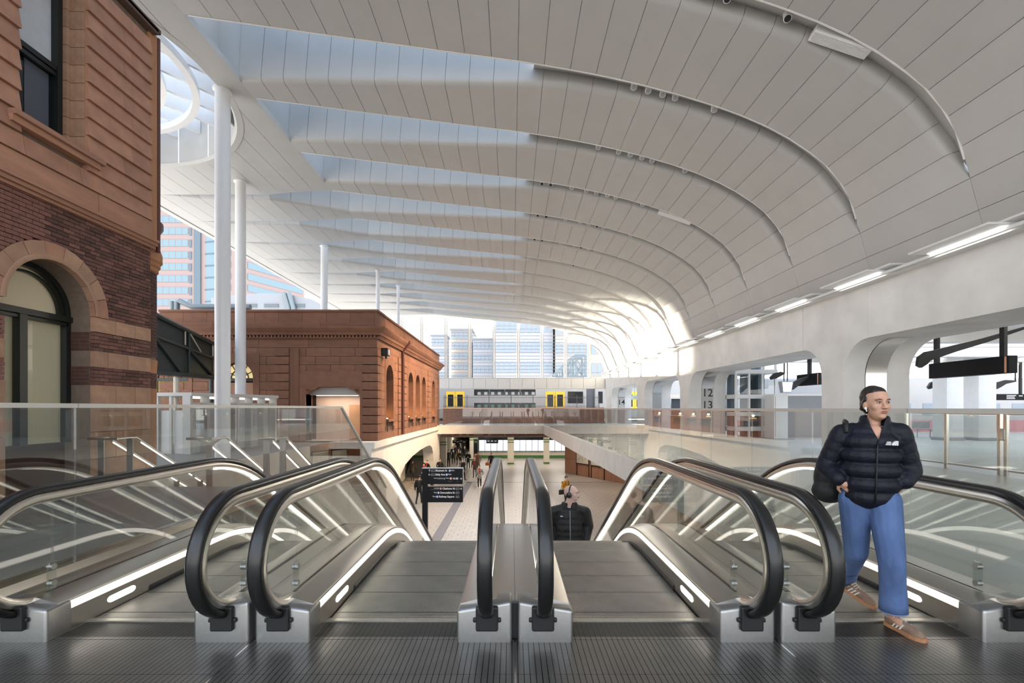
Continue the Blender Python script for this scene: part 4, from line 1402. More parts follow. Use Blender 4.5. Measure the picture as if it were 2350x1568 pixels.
tur('turret_corbel', 'sandstone_orange', [(.50, 4.85), (.56, 4.9), (.56, 4.98), (.60, 5.02), (.60, 5.1), (.64, 5.14), (.64, 5.32), (.60, 5.45), (.45, 5.5)])
tur('turret_cap', 'downpipe', [(.42, 5.5), (.50, 5.75), (.58, 5.85), (.66, 5.98), (.66, 6.10), (.3, 6.16), (0, 6.2)])

# ================================================================== red sandstone building in the middle
MX, MY0, MY1, MTOP = -6.5, 23.3, 43.2, 6.30
sb = empty('sandstone_building', (MX, MY0, 0), label='low red sandstone station building with arched windows in the middle of the hall', cat='building')
def sp_(name, mname, x0, x1, y0, y1, z0, z1):
    return piece(name, mname, sb, x0 - MX, x1 - MX, y0 - MY0, y1 - MY0, z0, z1)
XLm = -17.0
DX0, DX1, DZ = -9.95, -7.32, 2.60                 # doorway in the front
FX, FR, FSP = -13.25, .78, 3.02                   # arched window in the front
# solid core (front face set 0.08 behind the stones), with the doorway, the arched window and window bays cut out
wins = [(24.97, 26.48), (30.30, 31.80), (32.60, 34.10), (34.90, 36.40), (39.25, 40.70)]
WB, WSP = 1.0, 3.12
m = MB()
for (a, b) in ((XLm, FX - FR), (FX + FR, DX0), (DX1, MX - .6)):
    m.box(a - MX, b - MX, .08, .7, 0, 5.95)
m.box(FX - FR - MX, FX + FR - MX, .08, .7, FSP + FR, 5.95)
m.box(DX0 - MX, DX1 - MX, .08, .7, DZ, 5.95)
ys = [MY0 + .08] + [v for w in wins for v in (w[0] - .12, w[1] + .12)] + [MY1]
for a, b in zip(ys[0::2], ys[1::2]):
    m.box(-.6, -.08, a - MY0, b - MY0, 0, 5.95)
for (a, b) in wins:
    m.box(-.6, -.08, a - MY0, b - MY0, 0, WB)
    m.box(-.6, -.08, a - MY0, b - MY0, WSP + .78, 5.95)
m.box(XLm - MX, -.75, 1.4, MY1 - MY0, 0, 5.95)
m.build('core_wall', 'dark_joint', sb)
MB().box(XLm - MX, -.1, .1, MY1 - MY0, 5.9, 6.0).build('roof_slab', 'roof_grey', sb)
# front stones
CHm = .408
n_st = 0
for q in range(11):
    z0, z1 = q * CHm, (q + 1) * CHm
    x = XLm + (.45 if q % 2 else 0)
    xs = [XLm]
    while x < -7.25:
        if x > XLm + .2: xs.append(x)
        x += 1.18
    xs.append(-7.20)
    for a, b in zip(xs, xs[1:]):
        segs = [(a, b)]
        cuts = []
        if z0 < DZ - .05: cuts.append((DX0 - .28, DX1 + .12))
        if 1.0 < (z0 + z1) / 2 < FSP + FR + .45: cuts.append((FX - FR - .3, FX + FR + .3))
        if DZ + .0 <= (z0 + z1) / 2 <= DZ + .8: cuts.append((DX0 + .05, DX1 - .05))
        for (ca, cb) in cuts:
            ns = []
            for (u, v) in segs:
                if v <= ca or u >= cb: ns.append((u, v)); continue
                if u < ca: ns.append((u, ca))
                if v > cb: ns.append((cb, v))
            segs = ns
        for (u, v) in segs:
            if v - u > .06:
                sp_('stone_block', 'sandstone_dark', u + .008, v - .008, MY0 + random.uniform(-.008, .004), MY0 + .10, z0 + .007, z1 - .007)
                n_st += 1
    # rusticated quoins at the corner and at the inner pilaster
    for (u, v) in ((-7.19, -6.5), (-11.45, -10.72)):
        if u < -10 and q < 0: continue
        sp_('quoin', 'sandstone_dark', u + .004, v + (.03 if v == -6.5 else 0), MY0 - .07, MY0 + .10, z0 + .022, z1 - .022)
sp_('inner_pilaster', 'sandstone_dark', -10.70, -10.25, MY0 - .04, MY0 + .1, 0, 4.45)
# arched window of the front with lit panes
def arch_piece(cx, r_in, half, z0, zs, ztop, y0, y1, name, mname):
    P = [(cx - half - MX, z0), (cx - r_in - MX, z0)] + [(cx + r_in * cos(radians(a)) - MX, zs + r_in * sin(radians(a))) for a in range(180, 89, -10)] + [(cx - MX, ztop), (cx - half - MX, ztop)]
    Q = [(cx + half - MX, z0), (cx + half - MX, ztop), (cx - MX, ztop)] + [(cx + r_in * cos(radians(a)) - MX, zs + r_in * sin(radians(a))) for a in range(90, -1, -10)] + [(cx + r_in - MX, z0)]
    for pts in (P, Q):
        MB().prism(pts, 'Y', y0 - MY0, y1 - MY0).build(name, mname, sb)
arch_piece(FX, FR, FR + .3, 1.02, FSP, FSP + FR + .42, MY0 - .02, MY0 + .5, 'arch_surround', 'sandstone_dark')
arch_piece(-16.35, .72, .95, .8, 3.0, 4.0, MY0 - .02, MY0 + .1, 'arch_surround', 'sandstone_dark')
for (cx, r, lit) in ((FX, FR, 'lit_yellow'), (-16.35, .72, 'lit_green')):
    w = empty('fan_window', (cx - MX, .25 if lit == 'lit_yellow' else .02, 0)); w.parent = sb
    MB().prism([(r * cos(radians(a)), FSP + r * sin(radians(a))) for a in range(0, 181, 10)], 'Y', .03, .05).build('lit_pane', lit, w)
    if lit == 'lit_green':
        MB().box(-r, r, .03, .05, 1.2, FSP - .1).build('lit_pane', lit, w)
        for s in (-.36, 0, .36):
            MB().box(s - .02, s + .02, -.01, .03, 1.2, FSP).build('glazing_bar', 'dark_frame', w)
        MB().box(-r, r, -.01, .03, 2.1, 2.16).build('glazing_bar', 'dark_frame', w)
    else:
        MB().box(-r, r, .0, .3, 0, FSP - .2).build('door_leaf', 'terracotta', w)
    MB().box(-r - .02, r + .02, -.05, .05, FSP - .13, FSP).build('transom', 'dark_frame', w)
    for k in range(7):
        a = radians(180 * k / 6)
        MB().tube([(.3 * cos(a), 0, FSP + .3 * sin(a)), (r * cos(a), 0, FSP + r * sin(a))], .022, 6).build('glazing_bar', 'dark_frame', w)
    MB().tube([(.42 * cos(radians(a)), 0, FSP + .42 * sin(radians(a))) for a in range(0, 181, 10)], .028, 6).build('glazing_bar', 'dark_frame', w)
    MB().tube([((r - .02) * cos(radians(a)), 0, FSP + (r - .02) * sin(radians(a))) for a in range(0, 181, 10)], .03, 6).build('glazing_bar', 'dark_frame', w)
# frieze, cornice, parapet of the front and the side
F0 = 11 * CHm
def run(name, mname, z0, z1, out, step=None, joint=.006, side=True):
    x = XLm
    L = step or 99
    while x < MX + out - .05:
        b = min(x + L, MX + out)
        sp_(name, mname, x + joint, b - (joint if b < MX + out else 0), MY0 - out, MY0 + .3, z0, z1)
        x = b
    if side:
        y = MY0 + .3
        while y < MY1:
            b = min(y + L, MY1)
            sp_(name, 'sandstone_dark', MX - .3, MX + out, y + joint, b - joint, z0, z1)
            y = b
run('frieze_block', 'sandstone_dark', F0 + .005, F0 + .44, 0.0, 2.4)
sp_('cornice_moulding', 'sandstone_dark', XLm, MX + .12, MY0 - .12, MY0 + .3, F0 + .44, F0 + .50)
sp_('cornice_moulding', 'sandstone_dark', MX - .3, MX + .12, MY0 + .3, MY1, F0 + .44, F0 + .50)
den = MB()
x = XLm
while x < MX:
    den.box(x - MX, x + .09 - MX, -.16, 0, F0 + .50, F0 + .58); x += .17
y = MY0
while y < MY1:
    den.box(0, .16, y - MY0, y + .09 - MY0, F0 + .50, F0 + .58); y += .17
tag(den.build('dentil', 'sandstone_dark', sb, fix=False), kind='stuff')
prof = [(0, F0 + .58), (.20, F0 + .60), (.24, F0 + .70), (.34, F0 + .80), (.42, F0 + .90), (.44, F0 + .97), (0, F0 + 1.02)]
rings = []
rings.append([(XLm - MX, -o, z) for o, z in prof]); rings.append([(o, -o, z) for o, z in prof]); rings.append([(o, MY1 - MY0 + o, z) for o, z in prof])
MB().loft(rings, closed=False).build('cornice', 'sandstone_dark', sb)
run('parapet_base', 'sandstone_dark', F0 + 1.0, F0 + 1.2, .06, 2.6)
run('parapet_block', 'sandstone_dark', F0 + 1.2, 6.22, .0, 1.15)
run('parapet_coping', 'sandstone_dark', 6.22, 6.32, .07, 2.9)
# doorway: reveal, pale inner walls, carved corbels, inscription panel
MB().box(DX0 - MX - .28, DX1 - MX + .12, -.05, .1, DZ, DZ + .76).build('inscription_panel', 'sandstone_dark', sb)
MB().box(DX0 - MX - .28, DX0 - MX, -.03, .8, 0, DZ).build('door_jamb', 'sandstone_dark', sb)
MB().box(DX1 - MX, DX1 - MX + .12, -.03, .8, 0, DZ).build('door_jamb', 'sandstone_dark', sb)
MB().box(DX0 - MX, DX1 - MX, .5, 1.3, DZ - .38, DZ + .02).build('door_soffit', 'white_panel', sb)
MB().box(DX0 - MX, DX1 - MX - .95, 1.28, 1.34, 0, DZ).build('inner_wall', 'pink_wall', sb)
MB().box(DX1 - MX - .95, DX1 - MX, 1.27, 1.34, 0, DZ - .85).build('inner_panel', 'orange_wall', sb)
MB().box(DX1 - MX - .95, DX1 - MX, 1.27, 1.34, DZ - .85, DZ).build('inner_wall', 'pink_wall', sb)
dl = bpy.data.lights.new('doorway_fill', 'AREA'); dl.shape = 'RECTANGLE'; dl.size = 2.0; dl.size_y = .12; dl.energy = 26; dl.color = (1.0, .80, .62)  # lamp added out of sight behind the lintel to brighten the recess
lo = bpy.data.objects.new('doorway_fill', dl); C.objects.link(lo); lo.parent = sb
lo.location = ((DX0 + DX1) / 2 - MX, .62, DZ - .42)
MB().box(DX0 - MX + .3, DX1 - MX - .3, .55, .70, DZ - .41, DZ - .38).build('doorway_fill_strip', 'led_soft', sb)  # glowing fixture made up to carry the added lamp
for s, xx in ((1, DX0), (-1, DX1)):
    m = MB().prism([(xx - MX, DZ), (xx - MX + s * .62, DZ), (xx - MX + s * .5, DZ - .1), (xx - MX + s * .28, DZ - .16), (xx - MX + s * .12, DZ - .32), (xx - MX, DZ - .36)], 'Y', -.04, .3)
    c = m.build('corbel', 'sandstone_dark', sb)
    sc = []
    for i in range(22):
        a = i * .42
        r = .105 - i * .0042
        sc.append((xx - MX + s * (.13 + r * cos(a)), -.06, DZ - .17 + r * sin(a)))
    MB().tube(sc, .018, 6).build('scroll', 'sandstone_dark', c)
# side stones with the arched windows
for q in range(11):
    z0, z1 = q * CHm, (q + 1) * CHm
    y = MY0 + .10 - (.7 if q % 2 else 0)
    L = 1.42 if q else 1.6
    while y < MY1:
        a, b = max(y, MY0 + .1), min(y + L, MY1)
        segs = [(a, b)]
        if .5 < (z0 + z1) / 2 < WSP + .95:
            for (wa, wb) in wins:
                ns = []
                for (u, v) in segs:
                    if v <= wa - .2 or u >= wb + .2: ns.append((u, v)); continue
                    if u < wa - .2: ns.append((u, wa - .2))
                    if v > wb + .2: ns.append((wb + .2, v))
                segs = ns
        for (u, v) in segs:
            if v - u > .05:
                sp_('stone_block', 'sandstone_dark', MX - .1, MX + random.uniform(-.004, .006), u + .006, v - .006, z0 + .005, z1 - .005)
        y += L
    for ya in (MY0 - .06, 27.55, 29.05, 37.3, 42.4):
        sp_('quoin', 'sandstone_dark', MX - .05, MX + .045, ya, ya + .6, z0 + .02, z1 - .02)
sill_l = bpy.data.lights.new('sill_light', 'POINT'); sill_l.energy = 14; sill_l.color = (1.0, .62, .28); sill_l.shadow_soft_size = .06
NW = ['nearest', 'second', 'third', 'fourth', 'farthest']
for wi, (wa, wb) in enumerate(wins):
    cy, r = (wa + wb) / 2 - MY0, (wb - wa) / 2
    z0w = .62
    for sgn in (-1, 1):
        P = [(cy + sgn * (r + .2), z0w), (cy + sgn * r, z0w)] + [(cy + sgn * r * cos(radians(a)), WSP + r * sin(radians(a))) for a in range(0, 91, 10)] + [(cy, WSP + .98), (cy + sgn * (r + .2), WSP + .98)]
        MB().prism(P, 'X', -.6, .012).build('arch_surround', 'sandstone_dark', sb)
    w = empty('arched_window', (-.5, cy, 0)); w.parent = sb
    P = [(-r, WB), (r, WB)] + [(r * cos(radians(a)), WSP + r * sin(radians(a))) for a in range(0, 181, 12)]
    MB().prism(P, 'X', -.06, -.04).build('pane', 'train_window', w)
    for s in (-.02, r * .5, -r * .5):
        MB().box(-.04, 0, s - .025, s + .025, WB, WSP + .55).build('glazing_bar', 'dark_green', w)
    for z in (1.7, 2.4, 3.1):
        MB().box(-.04, 0, -r, r, z - .02, z + .02).build('glazing_bar', 'dark_green', w)
    MB().box(-.05, .66, -r - .05, r + .05, WB - .12, WB).build('window_sill', 'sandstone_dark', w)
    MB().box(.50, .54, -r + .2, -r + .28, .35, WB - .12).build('apron_moulding', 'dark_joint', w)
    MB().box(.50, .54, r - .28, r - .2, .35, WB - .12).build('apron_moulding', 'dark_joint', w)
    MB().box(.12, .3, r * .2, r * .6, WB, WB + .05).build('uplight', 'warm_lamp', w)
    lo = bpy.data.objects.new('sill_light', sill_l); C.objects.link(lo); lo.parent = w; lo.location = (.22, r * .4, WB + .16)
MB().tube([(.09, 28.45 - MY0, .05), (.09, 28.45 - MY0, F0 + .4), (.2, 28.45 - MY0, F0 + .55), (.48, 28.45 - MY0, F0 + .9), (.48, 28.45 - MY0, F0 + 1.02)], .07, 10).build('downpipe', 'downpipe', sb, smooth=True)
cb = empty('camera_box', (MX + .12, 24.2, 4.35), label='black surveillance camera box on the corner of the red stone building', cat='camera')
MB().bbox(-.1, .22, -.22, .22, -.16, .22, .02).build('housing', 'black', cb)
MB().bbox(.05, .15, -.12, -.02, -.30, -.16, .01).build('bracket', 'black', cb)
MB().box(.221, .23, -.15, .18, -.1, .16).build('front_plate', 'sign_grey', cb)
# concrete base with its wide flat arch
base = empty('wall_base', (0, 0, 0), kind='structure', label='pale concrete base wall with a wide flattened arch under the red building')
ya, yb = MY0 - 1.0, MY1 + .1
arch = [(27.3, Z_LOW), (27.6, -3.0), (28.2, -2.3), (29.4, -1.85), (31.5, -1.55), (34.0, -1.38), (36.5, -1.32), (38.2, -1.36), (39.2, -1.6), (39.75, -2.1), (39.9, -2.8), (39.9, Z_LOW)]
mid = 6
m = MB()
m.prism([(ya, Z_LOW)] + arch[:mid + 1] + [(arch[mid][0], -.30), (ya, -.30)], 'X', -7.3, MX + .02)
m.prism(arch[mid:] + [(yb, Z_LOW), (yb, -.30), (arch[mid][0], -.30)], 'X', -7.3, MX + .02)
m.build('arch_wall', 'pale_concrete', base)
MB().box(-17, MX + .16, ya, yb + .05, -.30, -.0).build('ledge', 'pale_concrete', base)
MB().box(-12, -7.3, ya, ya + .8, Z_LOW, -.3).build('front_wall', 'pale_concrete', base)
MB().bbox(-10.4, -8.6, 36.6, 39.2, Z_LOW, -1.2, .25).build('inner_pier', 'cream_wall', base)
MB().box(-14.0, -13.7, 22, 57, Z_LOW, -.3).build('back_wall', 'cream_wall', base)
MB().box(-13.7, -13.62, 22, 57, Z_LOW, Z_LOW + .3).build('skirting', 'green_tile', base)
MB().box(-13.9, -7.0, ya, 45, -.62, -.3).build('soffit', 'cream_wall', base)
# rooftop plant: pipes, shed, slanting duct
pp = empty('roof_pipes', (-15.6, 24.5, 5.9), label='pair of bent grey ventilation pipes on the roof behind the left white columns', cat='pipes')
P = lambda px, py, y=24.5: at(px, py, y) - Vector((-15.6, 24.5, 5.9))
MB().tube([P(396, 724), P(396, 692)], .13, 12).build('pipe', 'duct_grey', pp, smooth=True)
MB().tube([P(406, 726), P(406, 694), P(412, 691), P(440, 704), P(500, 704), P(575, 705)], .14, 12).build('pipe', 'duct_grey', pp, smooth=True)
sh = empty('rooftop_shed', at(665, 706, 62), label='grey rooftop shed with curved roof and louvred bands beyond the red parapet', cat='shed')
o0 = at(665, 706, 62)
Q = lambda px, py: (at(px, py, 62) - o0)
prof = [Q(484, 1010), Q(484, 684), Q(530, 678), Q(600, 673), Q(660, 675), Q(715, 687), Q(740, 700), Q(740, 1010)]
MB().prism([(p.x, p.z) for p in prof], 'Y', 0, 10).build('body', 'roof_grey', sh)
for (a, b) in ((500, 590), (606, 640), (668, 700)):
    for i in range(4):
        p, r = Q(a, 706 - i * 2.4), Q(b, 706 - i * 2.4)
        MB().box(p.x, r.x, -.1, 0, p.z, p.z + .07).build('louver_slat', 'duct_grey', sh)
sd = empty('slanting_duct', at(660, 704, 61.6), label='grey slanting duct pair standing against the rooftop shed', cat='duct')
o1 = at(660, 704, 61.6)
for dx in (0, 11):
    MB().tube([at(652 + dx, 672, 61.6) - o1, at(662 + dx, 706, 61.6) - o1, at(664 + dx, 760, 61.6) - o1], .3, 10).build('pipe', 'duct_grey', sd, smooth=True)
# dark green truss awning between the two buildings
aw = empty('truss_awning', (-12.9, 19.5, 2.8), label='dark green steel truss awning between the brick and the sandstone buildings', cat='awning')
G0, G1 = Vector((-12.6, 17.0)), Vector((-13.9, 22.6))
ad = (G1 - G0).normalized()
LA = (G1 - G0).length
aw.location = (G0.x, G0.y, 2.8)
aw.rotation_euler = (0, 0, atan2(ad.y, ad.x))
zt0, zt1, zb0, zb1 = 2.1, 1.75, .05, .22
MB().loft([[(0, .05, zb0), (0, .12, zb0), (0, .12, zt0), (0, .05, zt0)], [(LA, .05, zb1), (LA, .12, zb1), (LA, .12, zt1), (LA, .05, zt1)]], caps=True).build('back_sheet', 'dark_green', aw)
def abar(u0, v0, u1, v1, r=.06, mn='dark_green'):
    za = lambda u, v: (zb0 + (zb1 - zb0) * u) * (1 - v) + (zt0 + (zt1 - zt0) * u) * v
    MB().tube([(u0 * LA, -.02, za(u0, v0)), (u1 * LA, -.02, za(u1, v1))], r, 6).build('truss_bar', mn, aw)
abar(0, 0, 1, 0, .09); abar(0, 1, 1, 1, .09); abar(0, .62, 1, .58, .05)
for u in (0, .5, 1): abar(u, 0, u, 1, .05)
abar(0, .62, .4, 0); abar(.5, .6, .95, .05); abar(.5, 1, .72, .62, .03, 'cream_wall'); abar(.44, 1, .44, .66, .03, 'cream_wall'); abar(.95, 1, .95, .62, .03, 'cream_wall')
fr = MB()
for i in range(48):
    u = i / 48 * LA
    fr.prism([(u, zb0 + .02 + .17 * i / 48), (u + .11, zb0 + .02 + .17 * i / 48), (u + .055, zb0 - .13 + .17 * i / 48)], 'Y', -.03, -.01)
tag(fr.build('valance', 'dark_green', aw), kind='stuff')
for u in (.35, .98):
    MB().tube([(u * LA, .1, -2.8), (u * LA, .1, .15)], .09, 10).build('post', 'cream_wall' if u < .5 else 'dark_green', aw)
m = MB().quad((0, .1, zt0 + .02), (LA, .1, zt1 + .02), (LA, 2.6, zt1 + .5), (0, 2.6, zt0 + .5)).quad((0, .1, zt0 + .08), (LA, .1, zt1 + .08), (LA, 2.6, zt1 + .56), (0, 2.6, zt0 + .56))
m.build('awning_roof', 'dark_green', aw)
# white kiosk with perforated screens
kc, ke = Vector((-11.0, 16.6)), Vector((-10.15, 20.8))
kd = (ke - kc).normalized(); KL = (ke - kc).length
kk = empty('kiosk', (kc.x, kc.y, 0), atan2(kd.y, kd.x), label='white kiosk with perforated screens and a lit flat canopy behind the left balustrade', cat='kiosk')
MB().box(-.05, KL + .1, -.05, 2.6, 2.0, 2.12).build('canopy', 'white_panel', kk)
for i in range(7):
    u = KL * i / 6
    MB().box(u - .05, u + .05, 0, .3, 0, 2.0).build('fin', 'white_panel', kk)
for i in range(5):
    v = .3 + i * .55
    MB().box(-.02, .08, v - .05, v + .05, 0, 2.0).build('fin', 'white_panel', kk)
MB().box(.1, KL - .1, .28, .32, 0, 1.78).build('screen', 'perforated', kk)
MB().box(.06, .10, .3, 2.4, 0, 1.5).build('screen', 'perforated', kk)
m = MB()
for i in range(70):
    for j in range(13):
        u, z = .12 + i * .06, .85 + j * .055
        if j < 9 or (i + j) % 2: m.box(u + (.03 if j % 2 else 0), u + (.03 if j % 2 else 0) + .032, .274, .281, z, z + .032)
tag(m.build('perforation', 'sign_grey', kk, fix=False), kind='stuff')
MB().box(.1, KL, .33, .40, 1.92, 1.99).build('light_strip', 'led_soft', kk)
# ------------------------------------------------------------------ office tower
tw_ = empty('office_tower', at(440, 700, 120), label='pink and glass office tower behind the left white columns', cat='building')
o2 = at(440, 700, 120)
U = lambda px, py, y=120.0: at(px, py, y) - o2
xa, xb = U(330, 0).x, U(474, 0).x
zlo, zhi = -6.0 - o2.z, U(0, 430).z
MB().box(xa, xb, 0, 20, zlo, zhi).build('wall', 'tower_pink', tw_)
for i in range(12):
    z = U(0, 702 - i * 27.3).z
    MB().box(xa, U(432, 0).x, -.12, 0, z, z + 1.62).build('window_band', 'tower_glass', tw_)
    MB().box(U(434.5, 0).x, U(440, 0).x, -.12, 0, z - .3, z + 1.62).build('corner_window', 'tower_dark', tw_)
    mm = MB()
    for c in range(7):
        xx = xa + (U(432, 0).x - xa) * c / 7
        mm.box(xx - .04, xx + .04, -.16, -.12, z, z + 1.62)
    mm.build('mullion', 'tower_pink', tw_)
cx, cy, R = U(500, 0).x, 9.0, 9.5
xg0, xg1 = U(455, 0).x, U(545, 0).x
MB().lathe(cx, cy, [(R, zlo), (R, zhi)], 24, a0=radians(205), a1=radians(335)).build('curved_glass', 'tower_glass', tw_, smooth='all', fix=False)
for i in range(12):
    z = U(0, 694 - i * 27.3).z
    MB().lathe(cx, cy, [(R + .08, z), (R + .08, z + .32), (R, z + .32)], 24, a0=radians(215), a1=radians(330)).build('dark_band', 'tower_dark', tw_, fix=False)
MB().box(U(447, 0).x, U(462, 0).x, -.4, 8, zlo, zhi).build('dark_fin', 'tower_dark', tw_)
xp = U(563, 0, 118).x
MB().box(U(533, 0).x, xp, -2, 14, zlo, zhi).build('wall', 'tower_pink', tw_)
MB().prism([(xp, -2), (xp + 7.5, 14), (xp, 14)], 'Z', zlo, zhi - 4).build('wall', 'tower_pink', tw_)
dvec = Vector((7.5, 16)).normalized(); nv = Vector((dvec.y, -dvec.x))
for i in range(11):
    z = U(0, 698 - i * 26).z
    a0, b0 = Vector((xp, -2)) + dvec * .6 + nv * .1, Vector((xp, -2)) + dvec * 17 + nv * .1
    MB().quad((a0.x, a0.y, z), (b0.x, b0.y, z), (b0.x, b0.y, z + 1.6), (a0.x, a0.y, z + 1.6)).build('window_band', 'tower_glass', tw_)
    MB().box(U(536, 0).x, U(541, 0).x, -2.1, -2, z, z + 1.6).build('window_band', 'tower_glass', tw_)

# ------------------------------------------------------------------ stair behind the left balustrade
st = empty('staircase', (-8.35, 9.75, 0), label='wide stone stair going down behind the left glass balustrade', cat='stairs')
NS = 26
for i in range(NS):
    MB().box(0, 3.85, i * .29, (i + 1) * .29 + .02, -(i + 1) * .1655 - .30, -(i + 1) * .1655).build('step', 'dark_paving', st)
    MB().box(0.1, 3.75, i * .29 + .005, i * .29 + .05, -(i + 1) * .1655, -(i + 1) * .1655 + .003).build('nosing', 'step_gap', st)
tag(MB().box(-8.45, -8.35, 9.75, 20, Z_LOW, 0).build('trim_3', 'pale_concrete'), kind='structure')
SL = .1655 / .29
def hand(px0, px1, lab, fork):
    xa, xb = px0, px1
    y0 = 9.45
    root = empty('stair_handrail', ((xa + xb) / 2, y0, 0), label=lab, cat='handrail', group='steel stair handrails with lit undersides')
    h = (xb - xa) / 2
    zr = .98
    MB().tube([(-h, 0, zr), (h, 0, zr + .0)], .024, 10).build('end_loop', 'bright_steel', root)
    for s in (-h, h):
        y1 = 7.6
        MB().tube([(s, 0, zr), (s, .45, zr), (s, y1, zr - (y1 - .45) * SL)], .024, 10).build('rail', 'bright_steel', root, smooth=True)
        for q in range(4):
            ya, yb = .6 + q * 1.72, .6 + q * 1.72 + 1.58
            f = lambda y: zr - max(0, y - .45) * SL - .026
            MB().tube([(s, ya, f(ya)), (s, yb, f(yb))], .017, 8).build('light_strip', 'led', root)
    for y in ((.3, 2.5, 5.0, 7.2)):
        f = zr - max(0, y - .45) * SL
        zb = -max(0, math.ceil((y - .3) / .29)) * .1655 if y > .3 else 0
        for s in ((-.0,) if fork else (-h, h)):
            MB().box(s - .06, s + .06, y - .012, y + .012, zb, f - .16 if fork else f).build('post', 'cast_steel', root)
        if fork:
            MB().prism([(-.06, f - .16), (.06, f - .16), (h, f - .02), (h - .05, f - .02), (.0, f - .10), (-h + .05, f - .02), (-h, f - .02)], 'Y', y - .012, y + .012).build('fork', 'cast_steel', root)
hand(-8.28, -7.7, 'outermost steel stair handrail with lit underside, beside the brick building', False)
hand(-6.35, -5.85, 'middle forked steel stair handrail with lit undersides, in front of the kiosk', True)
hand(-4.95, -4.62, 'steel stair handrail with lit underside nearest the escalators, in front of the pale doorway', False)
# ================================================================== escalators
Y_COMB, Y_KINK, SLOPE, R_C = 3.62, 5.9, math.tan(radians(30)), 2.4
T_C = R_C * math.tan(radians(15))
Y_A, Y_B = Y_KINK - T_C, Y_KINK + T_C * cos(radians(30))
DROP_T = -Z_LOW
Y_K2 = Y_KINK + DROP_T / SLOPE
Y_C, Y_D = Y_K2 - T_C * cos(radians(30)), Y_K2 + T_C
Y_END = Y_D + 1.6
def drop(y):
    """height of the step line at depth y (0 on the upper landing)"""
    if y <= Y_A: return 0.0
    if y < Y_B:
        d = y - Y_A
        return -(R_C - sqrt(max(0, R_C * R_C - d * d)))
    if y <= Y_C: return -(y - Y_KINK) * SLOPE
    if y < Y_D:
        d = Y_D - y
        return -DROP_T + (R_C - sqrt(max(0, R_C * R_C - d * d)))
    return -DROP_T
YS = [3.36, 3.6, 4.2, 4.7, Y_A] + [Y_A + (Y_B - Y_A) * i / 8 for i in range(1, 9)] + [7.5, 8.5, 9.5, 10.5, 11.5, Y_C] + [Y_C + (Y_D - Y_C) * i / 8 for i in range(1, 9)] + [Y_END - .5]
def follow(mb, prof, ys=YS, closed=True, mi=0, caps=True):
    """sweep an (x, z) profile down the escalator"""
    mb.loft([[(x, y, z + drop(y)) for x, z in prof] for y in ys], closed=closed, caps=caps, mi=mi)
    return mb
# centre line of the handrail in (y, z): round the newel, along the top, down, and round the lower newel
H_TOP, L_C, L_Z, L_A, L_B = 1.0, 3.42, 0.585, 0.47, 0.415
def rail_path(off=0.0):
    P = []
    a, b = L_A - off, L_B - off
    P.append((L_C + .05, L_Z - b))
    for i in range(0, 25):
        t = radians(270 - 180 * i / 24)
        P.append((L_C + a * cos(t), L_Z + b * sin(t)))
    top = L_Z + b
    for y in (3.7, 4.2, 4.7, 5.1):
        P.append((y, top))
    for y in YS[4:-1]:
        P.append((y, top + drop(y)))
    ye = Y_END - .9
    P.append((ye, top - DROP_T))
    for i in range(1, 13):
        t = radians(90 - 180 * i / 12)
        P.append((ye + a * cos(t), L_Z - DROP_T + b * sin(t)))
    return P
def sweep_rail(mb, off, prof, mi=0, i0=0, i1=None):
    """sweep profile of (x, outward) pairs along the handrail path"""
    P = rail_path(off)[i0:i1]
    rings = []
    for i, (y, z) in enumerate(P):
        a, b = P[max(0, i - 1)], P[min(len(P) - 1, i + 1)]
        t = Vector((b[0] - a[0], b[1] - a[1])).normalized()
        n = Vector((-t.y, t.x))
        if i == 0 and i0 == 0: n = Vector((0, -1))
        # outward is away from the loop centre: up on the top run
        rings.append([(x, y + n.x * o, z + n.y * o) for x, o in prof])
    return mb.loft(rings, caps=True, mi=mi)

root_cx = [-2.645, -.868, .908, 2.685]
e_lab = ['empty escalator at the far left, its left newel cut by the picture edge',
         'empty escalator left of the double newel in the centre',
         'escalator right of the double newel in the centre, carrying the man with headphones',
         'escalator at the far right behind the woman in the navy jacket']
esc = empty('escalator', (0, 0, 0), label='x', cat='escalator', group='bank of four escalators')
# steps
ST = MB()
nr = 108
ST.box(-.495, .495, 0, .398, -.30, -.022, mi=1)
ST.box(-.495, .495, .385, .399, -.30, -.004, mi=1)
pw = .98 / nr
for i in range(nr):
    x = -.49 + i * pw
    ST.quad((x, 0, 0), (x + pw * .52, 0, 0), (x + pw * .52, .399, 0), (x, .399, 0))
    ST.quad((x, 0, -.02), (x, 0, 0), (x, .399, 0), (x, .399, -.02))
    ST.quad((x + pw * .52, 0, 0), (x + pw * .52, 0, -.02), (x + pw * .52, .399, -.02), (x + pw * .52, .399, 0))
    ST.quad((x, .399, 0), (x + pw * .52, .399, 0), (x + pw * .52, .399, -.2), (x, .399, -.2))
step_mesh = ST.mesh('step', ['step_metal', 'step_gap', 'yellow_paint'])
s_, y = 0, Y_COMB - .28
sl = []
# walk along the step line with a pitch of 0.405 measured along it
yy, acc = y, 0.0
sl.append(y)
while yy < Y_END - 1.2:
    dy = .004
    dz = drop(yy + dy) - drop(yy)
    acc += sqrt(dy * dy + dz * dz); yy += dy
    if acc >= .405:
        sl.append(yy); acc = 0.0
for y in sl:
    link('step', step_mesh, esc, (0, y, drop(y + .2) if y + .2 > Y_A else 0.0))
MB().box(-.5, .5, 3.3, Y_END, -5.2, -5.1).build('pit_floor', 'step_gap', esc)
